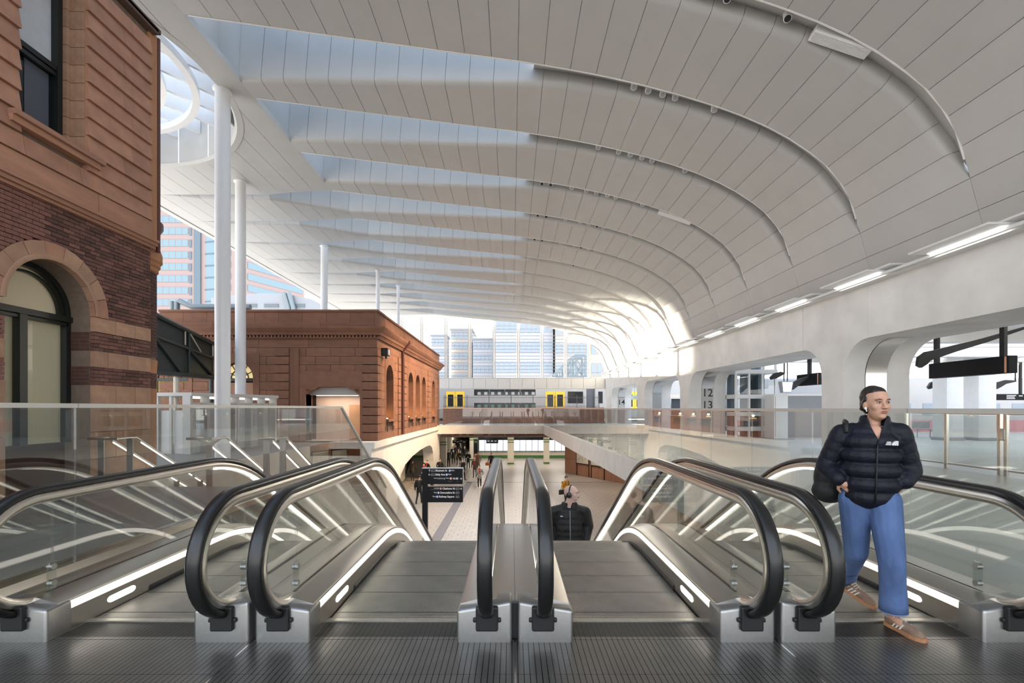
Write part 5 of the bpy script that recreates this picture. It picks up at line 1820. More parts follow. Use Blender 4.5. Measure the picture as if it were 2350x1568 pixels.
# comb plates
cm = MB().box(-.5, .5, Y_COMB - .05, Y_COMB, .0, .010)
for i in range(nr):
    x = -.49 + i * pw + pw * .56
    cm.quad((x, Y_COMB, .012), (x + pw * .4, Y_COMB, .012), (x + pw * .4, Y_COMB + .06, -.004), (x, Y_COMB + .06, -.004))
cm.build('comb_plate', 'comb_metal', esc)
MB().box(-.6, .6, Y_END - .9, Y_END + .8, Z_LOW, Z_LOW + .012).build('lower_plate', 'floor_plate', esc)
def side(s):
    """one balustrade side at x = s * ..."""
    X = lambda x: s * x
    hx = .70
    # rubber handrail
    m = MB()
    sweep_rail(m, 0.0, [(X(hx) + dx, o) for dx, o in ((-.047, -.012), (-.047, .010), (-.036, .024), (-.014, .030), (.014, .030), (.036, .024), (.047, .010), (.047, -.012), (.030, -.018), (-.030, -.018))])
    m.build('handrail', 'rubber', esc, smooth=True)
    # steel guide under it
    m = MB()
    sweep_rail(m, .02, [(X(hx) + dx, o) for dx, o in ((-.030, -.004), (-.040, -.024), (-.040, -.050), (-.022, -.072), (.022, -.072), (.040, -.050), (.040, -.024), (.030, -.004))])
    m.build('handrail_guide', 'steel', esc, smooth=True)
    # light strip on the underside of the guide down the slope
    P = rail_path(.02)
    i0 = 25 + 4
    m = MB()
    sweep_rail(m, .02, [(X(hx - .025) + dx, o) for dx, o in ((-.016, -.064), (-.016, -.082), (.016, -.082), (.016, -.064))], i0=i0 + 2, i1=-14)
    m.build('handrail_light', 'led', esc)
    # glass panels
    gtop = lambda y: L_Z + L_B - .085 + drop(y)
    gbot = lambda y: .255 + drop(y)
    joints = [3.52, 4.66, 5.75, 7.2, 8.6, 10.0, 11.4, 12.8, Y_END - .9]
    gx0, gx1 = X(hx) - .006, X(hx) + .006
    # newel pane
    a, b = L_A - .085, L_B - .085
    pts = [(3.512, gbot(3.5)), (3.512, L_Z + b)] + [(L_C + a * cos(radians(90 + 8 * i)), L_Z + b * sin(radians(90 + 8 * i))) for i in range(1, 19)]
    pts = [p for p in pts if p[1] > .2]
    MB().prism(pts, 'X', gx0, gx1).build('pane', 'glass', esc)
    for ja, jb in zip(joints, joints[1:]):
        ys = [ja + .006] + [y for y in YS if ja + .02 < y < jb - .02] + [jb - .006]
        pts = [(y, gbot(y)) for y in ys] + [(y, gtop(y)) for y in reversed(ys)]
        MB().prism(pts, 'X', gx0, gx1).build('pane', 'glass', esc)
    # glass clamp by the newel
    cl = MB().bbox(X(hx) - .010, X(hx) + .010, 3.482, 3.548, .26, .47, .008)
    c = cl.build('glass_clamp', 'rail_glass', esc)
    for z in (.31, .43):
        m = MB()
        m.loft([[(X(hx) + sg * .02, 3.515 + 0.022 * cos(2 * pi * k / 14), z + 0.022 * sin(2 * pi * k / 14)) for k in range(14)] for sg in (-1, 1)], caps=True)
        m.build('bolt', 'cast_steel', c)
    # skirt, lit strip, sloping inner deck, outer deck
    m = follow(MB(), [(X(.500), -.12), (X(.500), .150), (X(.506), .155), (X(.52), .155), (X(.52), -.12)])
    m.build('skirt_panel', 'steel', esc, smooth=True)
    m = follow(MB(), [(X(.503), .158), (X(.506), .205), (X(.53), .205), (X(.53), .158)])
    m.build('skirt_light', 'led', esc)
    m = follow(MB(), [(X(.506), .208), (X(.512), .222), (X(.655), .262), (X(.685), .262), (X(.685), .20), (X(.52), .16)])
    m.build('inner_deck', 'steel', esc, smooth=True)
    m = follow(MB(), [(X(.715), .258), (X(.887), .258), (X(.887), -.5), (X(.715), -.5)])
    m.build('outer_deck', 'steel', esc, smooth=True)
    m = follow(MB(), [(X(.488), .00), (X(.499), .0), (X(.499), .045), (X(.488), .03)], ys=[y for y in YS if y > 4.0])
    m.build('safety_brush', 'black', esc)
    # oval lamp in the skirt
    pts = [(3.90 + .04 * cos(radians(a)) + (.10 if -90 <= a <= 90 else -.10), .085 + .026 * sin(radians(a))) for a in list(range(-90, 91, 20)) + list(range(90, 271, 20))]
    xs = sorted((X(.4975), X(.501)))
    MB().prism(pts, 'X', xs[0], xs[1]).build('oval_lamp', 'led', esc)
    # newel box
    x0, x1 = sorted((X(.495), X(.868)))
    bm = bmesh.new()
    bmesh.ops.create_cube(bm, size=1)
    for v in bm.verts:
        v.co = Vector(((x0 + x1) / 2 + v.co.x * (x1 - x0), 3.36 + v.co.y * .20, .1375 + v.co.z * .275))
        if v.co.z > .2 and abs(v.co.x) < .6:
            v.co.z = .215
    bmesh.ops.bevel(bm, geom=[e_ for e_ in bm.edges if not all(v.co.z < .05 for v in e_.verts)], offset=.022, segments=3, affect='EDGES', profile=.5)
    m = MB(); m.add_bm(bm); bm.free()
    m.build('newel_box', 'cast_steel', esc, smooth=True)
    m = MB().bbox(X(hx) - .075, X(hx) + .075, 3.225, 3.27, .085, .25, .012)
    m.bbox(X(hx) - .095, X(hx) + .095, 3.24, 3.265, .14, .17, .008)
    m.build('inlet_boot', 'black', esc)
side(-1); side(1)
for i, cx in enumerate(root_cx):
    o = esc if i == 0 else copy_tree(esc)
    o.location = (cx, 0, 0)
    o['label'] = e_lab[i]
for x_ in (-1.7565, .020, 1.7965):
    tag(MB().box(x_ - .0205, x_ + .0205, 3.32, 3.45, .001, .24).build('trim_8', 'black'), kind='structure', label='dark gap filler between two newel bases')
# truss cladding on both outer sides and beneath
for s, xx in ((-1, -2.645 - .90), (1, 2.685 + .90)):
    m = MB()
    ys = [3.3] + YS[3:] + [Y_END]
    pts = [(y, drop(y) + .10) for y in ys] + [(y, drop(y) - .95) for y in reversed(ys) if drop(y) > -3.4] 
    m.prism(pts, 'X', xx - .02, xx + .02)
    tag(m.build('trim_4' if s < 0 else 'trim_5', 'steel'), kind='structure', label='steel side cladding of the escalator bank')

# ------------------------------------------------------------------ landing plates of ribbed metal
plates = empty('floor_plates', (0, 0, 0), kind='structure', label='ribbed metal landing plates in front of the escalators')
plates.name = 'floor'
xsplit = [-9.0, -5.24, -3.53, -1.7565, .020, 1.7965, 3.57, 5.3, 9.0]
ysplit = [-2.5, -1.05, -.5, .1, .7, 1.25, 1.8, 2.36, 2.87, 3.30]
for a, b in zip(xsplit, xsplit[1:]):
    for c, d in zip(ysplit, ysplit[1:]):
        MB().box(a + .004, b - .004, c + .003, d - .003, -.03, 0.0).build('plate', 'floor_plate', plates, fix=True)
    if -3.6 < a < 3.0:
        MB().box(a + .385, b - .385, 3.303, Y_COMB - .05, -.03, 0.0).build('plate', 'floor_plate', plates)
for x in xsplit[2:7]:
    MB().box(x - .006, x + .006, -2.5, 3.26, -.02, .0025).build('edge_strip', 'bright_steel', plates)

# ------------------------------------------------------------------ glass balustrades
RT = 1.555
def balustrade(name, lab, pts_joints, tops, bots, rail_mat='rail_steel', rw=.035):
    """pts_joints: list of (x, y) joint positions"""
    root = empty(name, (pts_joints[0][0], pts_joints[0][1], 0), label=lab, cat='balustrade')
    o = Vector((pts_joints[0][0], pts_joints[0][1], 0))
    for i, ((xa, ya), (xb, yb)) in enumerate(zip(pts_joints, pts_joints[1:])):
        d = Vector((xb - xa, yb - ya, 0)); L = d.length; u = d / L; nrm = Vector((-u.y, u.x, 0)) * .008
        a = Vector((xa, ya, 0)) - o + u * .006; b = Vector((xb, yb, 0)) - o - u * .006
        ta, tb, ba, bb2 = tops[i], tops[i + 1], bots[i], bots[i + 1]
        MB().loft([[a - nrm + Vector((0, 0, ba)), a + nrm + Vector((0, 0, ba)), a + nrm + Vector((0, 0, ta - .02)), a - nrm + Vector((0, 0, ta - .02))],
                   [b - nrm + Vector((0, 0, bb2)), b + nrm + Vector((0, 0, bb2)), b + nrm + Vector((0, 0, tb - .02)), b - nrm + Vector((0, 0, tb - .02))]], caps=True).build('pane', 'rail_glass', root)
    def tr(p, t): return Vector((p[0], p[1], t)) - o
    for i in range(len(pts_joints) - 1):
        p, q = pts_joints[i], pts_joints[i + 1]
        d = (tr(q, 0) - tr(p, 0)).normalized(); nn = Vector((-d.y, d.x, 0)) * rw
        h = Vector((0, 0, .022))
        A_, B_ = tr(p, tops[i]) + d * .003, tr(q, tops[i + 1]) - d * .003
        MB().loft([[A_ - nn - h, A_ + nn - h, A_ + nn + h, A_ - nn + h], [B_ - nn - h, B_ + nn - h, B_ + nn + h, B_ - nn + h]], caps=True).build('top_rail', rail_mat, root)
    return root
# right: straight along the well to the bridge
yj = [3.23 - 1.47 * q for q in (3, 2, 1)] + [3.23 + 1.468 * q for q in range(0, 27)]
yj = [y for y in yj if y < 41.5] + [42.05]
J = [(XR(y) + .06, y) for y in yj]
balustrade('glass_balustrade', 'long frameless glass balustrade along the right edge of the escalator well', J, [RT] * len(J), [.08] * len(J))
xj = [XR(42.05) + .06 - 1.32 * q for q in range(0, 8)]
xj = [x for x in xj if x > -6.4] + [-6.45]
J = [(x, 42.08) for x in xj]
balustrade('glass_balustrade', 'frameless glass balustrade along the far bridge in front of the brick wall', J, [RT + .01] * len(J), [.08] * len(J))
# left: level, then down the stair
yl = [-1.9 + 1.45 * q for q in range(0, 10)]
yl = [4.87 + 1.42 * q for q in range(-5, 6)]
yl[-1] = 12.46
RL = 1.605
J = [(XBAL, y) for y in yl]
tops = [RL] * len(J); bots = [.06] * len(J)
J += [(XBAL, 13.9), (XBAL, 15.4), (XBAL, 16.9)]
tops += [RL - .63 * (y - 12.46) for y in (13.9, 15.4, 16.9)]
bots[-1] = -.10
bots += [-.63 * (y - 12.46) - .1 for y in (13.9, 15.4, 16.9)]
balustrade('glass_balustrade', 'frameless glass balustrade on the left, level and then sloping down with the stair', J, tops, bots)
tag(MB().box(XBAL - .10, XBAL + .10, -2.2, 9.75, -.02, .06).build('trim_6', 'steel'), kind='structure')
m = MB().prism([(9.75, .06), (12.4, -.1), (17.5, -3.3), (17.5, -3.9), (9.75, -.5)], 'X', XBAL - .10, XBAL + .06)
tag(m.build('trim_7', 'pale_concrete'), kind='structure')

# ------------------------------------------------------------------ street sign of the lower concourse
SY = 19.0
def sx(px): return (px - 1175) * SY / FPX
def sz(py): return CAM_Z - (py - 937) * SY / FPX
sg = empty('direction_sign', (sx(976.5), SY, Z_LOW), label='tall black direction sign with two panels of white street names', cat='sign')
O = Vector((sx(976.5), SY, Z_LOW))
gx = lambda px: sx(px) - O.x
gz = lambda py: sz(py) - O.z
MB().bbox(gx(969.8), gx(981.5), -.1, .1, 0, gz(1074.8), .01).build('post', 'sign_black', sg)
MB().box(gx(969.4), gx(1063.6), -.115, .115, gz(1075.2), gz(1074.0)).build('top_edge', 'sign_grey', sg)
p1 = MB().box(gx(981.5), gx(1062.4), -.07, .07, gz(1110.8), gz(1075.2)).build('panel', 'sign_black', sg)
p2 = MB().box(gx(981.5), gx(1062.4), -.07, .07, gz(1152.5), gz(1117.0)).build('panel', 'sign_black', sg)
MB().box(gx(1062.4), gx(1063.6), -.07, .07, gz(1110.8), gz(1075.2)).build('side_edge', 'sign_grey', sg)
MB().box(gx(988), gx(995), -.03, .03, gz(1114.6), gz(1110.8)).build('bracket', 'black', sg)
k = 120 / 1711.0
q = lambda cx: 960 + cx * k
r = lambda cy: 1060 + cy * k
RX = (radians(90), 0, 0)
FY = -.073
def arrow(cx, cy, ang, par):
    c = Vector((gx(q(cx)), FY, gz(r(cy))))
    s = .045
    def tr(u, v):
        return (c.x + (u * cos(ang) - v * sin(ang)) * s, FY, c.z + (u * sin(ang) + v * cos(ang)) * s)
    m = MB()
    m.quad(tr(-1, .16), tr(-1, -.16), tr(.8, -.16), tr(.8, .16))
    m.quad(tr(.0, 1.0), tr(.25, 1.0), tr(1.1, .0), tr(.75, .0)); m.quad(tr(.0, -1.0), tr(.75, .0), tr(1.1, .0), tr(.25, -1.0))
    m.build('arrow', 'sign_white', par, fix=False)
def tx(body, cx, cy, hpx, par, align='LEFT', mn='sign_white', bold=.003):
    t = text('lettering', body, hpx * k * SY / FPX * 1.24, (gx(q(cx)), FY, gz(r(cy))), RX, mn, par, align, bold, .0005)
    return t
def badge(body, cx, cy, par, w=110):
    m = MB()
    x0, x1, z0, z1 = gx(q(cx - w / 2)), gx(q(cx + w / 2)), gz(r(cy + 40)), gz(r(cy - 36))
    for (a, b, c, d) in ((x0, x1, z0, z0 + .008), (x0, x1, z1 - .008, z1), (x0, x0 + .008, z0, z1), (x1 - .008, x1, z0, z1)):
        m.box(a, b, FY - .002, FY, c, d)
    b_ = m.build('exit_badge', 'sign_grey', par)
    tx(body, cx, cy, 42, par, 'CENTER', 'sign_grey', .001)
def disc(cx, cy, mn, letter, par):
    c = (gx(q(cx)), gz(r(cy)))
    R_ = 38 * k * SY / FPX
    m = MB().prism([(c[0] + R_ * cos(2 * pi * i / 20), c[1] + R_ * sin(2 * pi * i / 20)) for i in range(20)], 'Y', FY - .002, FY + .002)
    m.build('mode_disc', mn, par)
    t = text('lettering', letter, R_ * 1.6, (c[0], FY - .003, c[1]), RX, 'sign_white', par, 'CENTER', .002, .0005)
arrow(377, 285, pi / 2, p1); badge('Exit 1', 487, 287, p1); tx('Elizabeth St', 567, 284, 66, p1); disc(1037, 285, 'sign_blue', 'B', p1); tx('Buses', 1085, 270, 36, p1, bold=.001); tx('Stands A-E', 1085, 303, 20, p1, mn='sign_grey', bold=0)
arrow(377, 415, pi, p1); badge('Exit 2', 487, 417, p1); tx('Eddy Ave', 567, 414, 66, p1); disc(937, 415, 'sign_blue', 'B', p1); tx('Buses', 985, 400, 36, p1, bold=.001); tx('Stands F-H', 985, 433, 20, p1, mn='sign_grey', bold=0)
tx('Airport services', 810, 530, 36, p1, 'RIGHT', bold=.001); tx('Platforms 21-23', 810, 567, 20, p1, 'RIGHT', 'sign_grey', 0)
m = MB()
cx_, cz_ = gx(q(858)), gz(r(545))
for a in (pi / 4, -pi / 4):
    u, v = Vector((cos(a), sin(a))) * .038, Vector((-sin(a), cos(a))) * .006
    m.quad((cx_ - u.x - v.x, FY, cz_ - u.y - v.y), (cx_ + u.x - v.x, FY, cz_ + u.y - v.y), (cx_ + u.x + v.x, FY, cz_ + u.y + v.y), (cx_ - u.x + v.x, FY, cz_ - u.y + v.y))
m.build('plane_symbol', 'sign_white', p1, fix=False)
tx('Trains', 1015, 530, 36, p1, 'RIGHT', bold=.001); disc(1069, 541, 'sign_orange', 'T', p1); tx('16-25', 1125, 543, 66, p1); arrow(1398, 546, 0, p1)
tx('Intercity trains', 985, 633, 18, p1, mn='sign_grey', bold=0); tx('Lifts', 1270, 633, 18, p1, mn='sign_grey', bold=0)
tx('Light Rail', 690, 857, 36, p2, 'RIGHT', bold=.001); tx('to Randwick and Kingsford', 690, 900, 20, p2, 'RIGHT', 'sign_grey', 0); disc(743, 871, 'sign_red', 'L', p2); tx('Chalmers St', 800, 872, 66, p2); badge('Exit 5', 1290, 875, p2); arrow(1398, 876, 0, p2)
tx('Buses', 620, 992, 36, p2, 'RIGHT', bold=.001); tx('Stand J', 620, 1030, 20, p2, 'RIGHT', 'sign_grey', 0); disc(670, 1006, 'sign_blue', 'B', p2); tx('Devonshire St', 727, 1005, 66, p2); badge('Exit 6', 1290, 1006, p2)
tx('Buses', 580, 1122, 36, p2, 'RIGHT', bold=.001); tx('Stand K', 580, 1158, 20, p2, 'RIGHT', 'sign_grey', 0); disc(628, 1135, 'sign_blue', 'B', p2); tx('Railway Square', 685, 1134, 66, p2); badge('Exit 7', 1290, 1136, p2)
# ================================================================== people

def cone(a, b, ra, rb, m): return ('c', Vector(a), Vector(b), ra, rb, m)
def ell(c, r, m, rot=None): return ('e', Vector(c), Vector(r), rot or Matrix.Identity(3), None, m)

def prim_mesh(prims):
    mb = MB()
    for p in prims:
        if p[0] == 'c':
            a, b, ra, rb = p[1:5]
            mb.ell(a, (ra,) * 3, 12); mb.ell(b, (rb,) * 3, 12)
            if (b - a).length > 1e-4: mb.tube([a, b], [ra, rb], 14)
        else:
            mb.ell(p[1], p[2], 16, rot=p[3])
    return mb

def skin(name, prims, mats, voxel, parent=None, smooth=3):
    """one continuous surface round all the primitives; each face takes the material of the nearest one"""
    me0 = prim_mesh(prims).mesh('tmp', mats[0])
    o = bpy.data.objects.new('tmp', me0)
    C.objects.link(o)
    r = o.modifiers.new('r', 'REMESH'); r.mode = 'VOXEL'; r.voxel_size = voxel; r.use_smooth_shade = True
    if smooth:
        s = o.modifiers.new('s', 'SMOOTH'); s.factor = 0.5; s.iterations = smooth
    dg = bpy.context.evaluated_depsgraph_get()
    me = bpy.data.meshes.new_from_object(o.evaluated_get(dg))
    bpy.data.objects.remove(o); bpy.data.meshes.remove(me0)
    me.name = name
    me.materials.clear()
    for m in mats: me.materials.append(MATS[m])
    if len(mats) > 1:
        n = len(me.polygons)
        P = np.empty(n * 3, np.float32); me.polygons.foreach_get('center', P); P = P.reshape(-1, 3)
        best = np.full(n, 1e9); idx = np.zeros(n, np.int32)
        for p in prims:
            if p[0] == 'c':
                a, b = np.array(p[1]), np.array(p[2]); ab = b - a
                t = np.clip(((P - a) @ ab) / max(1e-9, ab @ ab), 0, 1)
                d = np.linalg.norm(P - (a + t[:, None] * ab), axis=1) - (p[3] + (p[4] - p[3]) * t)
            else:
                q = (P - np.array(p[1])) @ np.array(p[3])
                rr = np.array(p[2])
                k0 = np.linalg.norm(q / rr, axis=1); k1 = np.linalg.norm(q / rr ** 2, axis=1) + 1e-9
                d = k0 * (k0 - 1) / k1
            w = d < best
            best[w] = d[w]; idx[w] = p[5]
        me.polygons.foreach_set('material_index', idx)
    me.polygons.foreach_set('use_smooth', [True] * len(me.polygons))
    ob = bpy.data.objects.new(name, me)
    C.objects.link(ob)
    if parent is not None: ob.parent = parent
    return ob

mat('skin', (0.55, 0.31, 0.21), 0.55, var=0.05, scale=20)
mat('skin_pale', (0.66, 0.44, 0.36), 0.5, var=0.05, scale=20)
mat('hair_dark', (0.018, 0.011, 0.009), 0.45, var=0.3, scale=60, stretch=(1, 1, .2))
mat('hair_grey', (0.36, 0.33, 0.30), 0.6)
mat('hair_brown', (0.09, 0.045, 0.025), 0.6)
mat('lip', (0.38, 0.14, 0.13), 0.5)
mat('eye_white', (0.7, 0.68, 0.66), 0.3)
mat('navy_puffer', (0.0055, 0.0065, 0.014), 0.55, spec=0.3, var=0.15, scale=30, bump=0.25, bscale=45)
mat('navy_dark', (0.003, 0.003, 0.006), 0.5, bump=0.2, bscale=60)
mat('denim', (0.088, 0.148, 0.31), 0.85, var=0.30, scale=9, bump=0.55, bscale=16, stretch=(1, 1, .5))
mat('denim_pale', (0.22, 0.32, 0.55), 0.9)
mat('shoe_suede', (0.26, 0.17, 0.12), 0.9, var=0.1, scale=30)
mat('shoe_white', (0.72, 0.68, 0.60), 0.7)
mat('gum_sole', (0.46, 0.22, 0.11), 0.6)
mat('sock', (0.75, 0.72, 0.72), 0.9)
mat('black_cloth', (0.010, 0.010, 0.010), 0.6, var=0.2, scale=12, bump=0.8, bscale=11, stretch=(1, 1, .5))
mat('dark_trousers', (0.020, 0.019, 0.018), 0.85)
mat('olive_cloth', (0.055, 0.045, 0.030), 0.85)
mat('brown_cloth', (0.10, 0.060, 0.038), 0.85)
mat('grey_cloth', (0.12, 0.12, 0.12), 0.85)
mat('tan_cloth', (0.30, 0.20, 0.12), 0.85)
mat('beige_cloth', (0.42, 0.36, 0.28), 0.85)
mat('red_cloth', (0.50, 0.03, 0.04), 0.8)
mat('yellow_cloth', (0.62, 0.29, 0.03), 0.75, var=0.1, scale=14)
mat('orange_bag', (0.75, 0.20, 0.06), 0.6)
mat('blue_trousers', (0.07, 0.09, 0.14), 0.85)
mat('plaid', (0.5, 0.46, 0.38), 0.85)
_m = MATS['plaid']; _n, _l = _m.node_tree.nodes, _m.node_tree.links
_ck = _n.new('ShaderNodeTexChecker'); _ck.inputs['Scale'].default_value = 14
_ck.inputs['Color1'].default_value = (.62, .56, .45, 1); _ck.inputs['Color2'].default_value = (.05, .045, .04, 1)
_tc = _n.new('ShaderNodeTexCoord'); _l.new(_tc.outputs['Object'], _ck.inputs['Vector']); _l.new(_ck.outputs['Color'], _n['Principled BSDF'].inputs['Base Color'])

def rot_z(a): return Matrix.Rotation(a, 3, 'Z')

def head_prims(c, yaw, s, mi, open_mouth=False):
    """skull, jaw, nose, ears, lips, brow as primitives round centre c, face towards -y turned by yaw"""
    R = rot_z(yaw)
    T = lambda x, y, z: Vector(c) + R @ Vector((x * s, y * s, z * s))
    L = [ell(T(0, .012, .025), (.076 * s, .095 * s, .100 * s), mi, R), ell(T(0, -.020, -.046), (.058 * s, .068 * s, .080 * s), mi, R),
         ell(T(0, -.062, -.092), (.026 * s, .022 * s, .020 * s), mi, R),                        # chin
         cone(T(0, -.082, .012), T(0, -.103, -.026), .010 * s, .0135 * s, mi),                  # nose
         ell(T(-.013, -.092, -.031), (.010 * s, .011 * s, .008 * s), mi, R), ell(T(.013, -.092, -.031), (.010 * s, .011 * s, .008 * s), mi, R),
         ell(T(0, -.082, -.058), (.024 * s, .012 * s, .011 * s), mi, R),                        # mouth mound
         ell(T(0, -.070, .030), (.055 * s, .022 * s, .014 * s), mi, R),                         # brow ridge
         ell(T(-.032, -.048, -.020), (.033 * s, .032 * s, .034 * s), mi, R), ell(T(.032, -.048, -.020), (.033 * s, .032 * s, .034 * s), mi, R),
         ell(T(-.076, .012, -.012), (.010 * s, .020 * s, .030 * s), mi, R), ell(T(.076, .012, -.012), (.010 * s, .020 * s, .030 * s), mi, R)]
    return L, T, R

def face_parts(T, R, s, parent, hair='hair_dark'):
    for sg in (-1, 1):
        m = MB().ell(T(sg * .031, -.078, .008), (.0125 * s, .009 * s, .0056 * s), 12, 0, R)
        e_ = m.build('eye', 'eye_white', parent, smooth='all')
        MB().ell(T(sg * .031, -.0845, .0075), (.0056 * s, .004 * s, .0053 * s), 10, 0, R).build('iris', hair, e_, smooth='all')
        MB().tube([T(sg * .014, -.088, .0285), T(sg * .033, -.088, .034), T(sg * .052, -.074, .027)], [.0026 * s, .0034 * s, .0015 * s], 6).build('eyebrow', hair, parent, smooth='all')
        MB().tube([T(sg * .018, -.0855, .0115), T(sg * .031, -.088, .0148), T(sg * .045, -.078, .0105)], .0022 * s, 6).build('eyelid', hair, parent, smooth='all')
    m = MB().ell(T(0, -.0925, -.0535), (.021 * s, .006 * s, .0048 * s), 12, 0, R).ell(T(0, -.0915, -.0625), (.019 * s, .007 * s, .0058 * s), 12, 0, R)
    m.build('lips', 'lip', parent, smooth='all')

def hand_prims(w, d, up, s, mi, curl=.5, flip=1):
    """palm and five bent fingers from wrist w along direction d; up is the back of the hand"""
    d = Vector(d).normalized(); up = Vector(up); up = (up - d * up.dot(d)).normalized(); sd = d.cross(up) * flip
    w = Vector(w)
    L = [cone(w, w + d * .05 * s, .024 * s, .030 * s, mi), cone(w + d * .03 * s + sd * .018 * s, w + d * .085 * s + sd * .024 * s, .016 * s, .014 * s, mi), cone(w + d * .03 * s - sd * .018 * s, w + d * .085 * s - sd * .024 * s, .016 * s, .014 * s, mi)]
    for i, ln in enumerate((.068, .078, .072, .056)):
        b0 = w + d * .085 * s + sd * (.030 - .020 * i) * s
        p1 = b0 + (d * cos(curl * .5) - up * sin(curl * .5)) * ln * .45 * s
        p2 = p1 + (d * cos(curl * 1.3) - up * sin(curl * 1.3)) * ln * .32 * s
        p3 = p2 + (d * cos(curl * 2.0) - up * sin(curl * 2.0)) * ln * .25 * s
        L += [cone(b0, p1, .0095 * s, .009 * s, mi), cone(p1, p2, .009 * s, .008 * s, mi), cone(p2, p3, .008 * s, .007 * s, mi)]
    t0 = w + d * .025 * s + sd * .028 * s
    t1 = t0 + (d * .6 + sd * .7 - up * .2).normalized() * .04 * s
    t2 = t1 + (d * .9 + sd * .25 - up * .3).normalized() * .032 * s
    L += [cone(t0, t1, .014 * s, .011 * s, mi), cone(t1, t2, .011 * s, .009 * s, mi)]
    return L

# ------------------------------------------------------------------ the woman in the navy puffer jacket
wm_root = empty('person', (2.66, 3.60, 0), radians(-25), label='woman in navy puffer jacket, blue jeans and tan trainers, striding off the far right escalator', cat='person')
hc = Vector((.035, -.035, 1.612))
HY = radians(20)
S_ = 1.0
H, T, R = head_prims(hc, HY, S_, 0)
hipR, kneeR, ankR = Vector((-.085, .02, .90)), Vector((-.062, .104, .48)), Vector((-.085, .395, .175))
hipL, kneeL, ankL = Vector((.085, -.01, .90)), Vector((.108, -.115, .48)), Vector((.122, -.075, .085))
shR, elR, wrR = Vector((-.170, .01, 1.385)), Vector((-.268, .06, 1.13)), Vector((-.205, -.075, 1.045))
shL, elL, wrL = Vector((.180, .0, 1.40)), Vector((.262, .06, 1.13)), Vector((.20, -.035, 1.045))
B = H + [cone((.02, .0, 1.42), (.03, -.010, 1.54), .047, .044, 0),
         ell((0, .0, 1.29), (.150, .095, .13), 0), ell((.022, -.045, 1.375), (.065, .055, .085), 0), ell((0, .0, 1.10), (.125, .085, .16), 0), ell((0, .01, .94), (.150, .10, .11), 0),
         cone(hipR, kneeR, .082, .052, 0), cone(kneeR, ankR, .050, .036, 0), cone(hipL, kneeL, .082, .052, 0), cone(kneeL, ankL, .050, .036, 0),
         cone(ankR, (-.02, .34, .07), .036, .030, 0), cone(ankL, (.17, -.15, .045), .036, .030, 0),
         cone((0, .01, 1.40), shR, .06, .048, 0), cone((0, .01, 1.40), shL, .06, .048, 0),
         cone(shR, elR, .046, .036, 0), cone(elR, wrR, .036, .025, 0), cone(shL, elL, .046, .036, 0), cone(elL, wrL, .036, .025, 0)]
B += hand_prims(wrR, (.72, .12, -.60), (-.3, -.9, .1), 1.0, 0, .5, 1) + hand_prims(wrL, (-.85, .42, -.30), (.3, -.9, .1), 1.0, 0, .5, -1)
body = skin('body', B, ['skin'], .0056, wm_root, 4)
face_parts(T, R, S_, wm_root)
hp = [ell(T(0, .044, .050), (.0805, .086, .088), 0, R), ell(T(0, .012, .078), (.066, .074, .052), 0, R), ell(T(0, .03, .02), (.081, .075, .08), 0, R), ell(T(0, .055, .0), (.076, .070, .085), 0, R), cone(T(-.066, .005, .035), T(-.072, .045, -.035), .018, .018, 0), cone(T(.066, .005, .035), T(.072, .045, -.035), .018, .018, 0), ell(T(0, .125, .01), (.034, .030, .034), 0, R)]
hair = skin('hair', hp, ['hair_dark'], .006, wm_root, 2)
MB().ell(T(-.080, -.010, -.034), (.009, .010, .011), 10, 0, R).tube([T(-.082, -.016, -.036), T(-.080, -.022, -.058)], .004, 6).build('earbud', 'sign_white', wm_root, smooth='all')
MB().tube([(.035 + .058 * sin(radians(a)), -.012 - .062 * cos(radians(a)), 1.452 - .016 * cos(radians(a))) for a in range(-70, 71, 10)], .0032, 6).build('necklace', 'bright_steel', wm_root, smooth='all')
# jeans
def leg(hip, knee, hem, r0, r1, r2):
    return [cone(hip, hip.lerp(knee, .5), r0, (r0 + r1) / 2, 0), cone(hip.lerp(knee, .5), knee, (r0 + r1) / 2, r1, 0), cone(knee, hem, r1, r2, 0)]
J_ = leg(hipR, kneeR, Vector((-.088, .355, .235)), .110, .082, .078) + leg(hipL, kneeL, Vector((.122, -.085, .20)), .112, .084, .080) + [ell((0, .01, .94), (.172, .118, .10), 0), ell((-.07, .045, .90), (.10, .10, .10), 0), ell((.07, .045, .90), (.10, .10, .10), 0)]
jeans = skin('jeans', J_, ['denim'], .009, wm_root, 4)
for (c0, d0, rr) in ((Vector((-.0885, .385, .205)), Vector((-.01, .45, -.40)), .082), (Vector((.123, -.082, .155)), Vector((.01, .03, -.4)), .084)):
    d0 = d0.normalized(); a_ = d0.cross(Vector((0, 0, 1)) if abs(d0.z) < .9 else Vector((0, 1, 0))).normalized(); b_ = d0.cross(a_)
    ring_ = lambda rad, off: [c0 + d0 * off + (a_ * cos(2 * pi * k_ / 26) + b_ * sin(2 * pi * k_ / 26)) * (rad + .002 * (k_ % 2)) for k_ in range(26)]
    MB().loft([ring_(rr - .005, -.14), ring_(rr, -.03), ring_(rr + .002, .03), ring_(rr - .006, .03), ring_(rr - .010, -.02)]).build('leg_hem', 'denim', wm_root, smooth='all')
    MB().loft([ring_(rr + .003, .024), ring_(rr + .004, .032), ring_(rr - .004, .034)]).build('frayed_edge', 'denim_pale', wm_root, smooth='all')
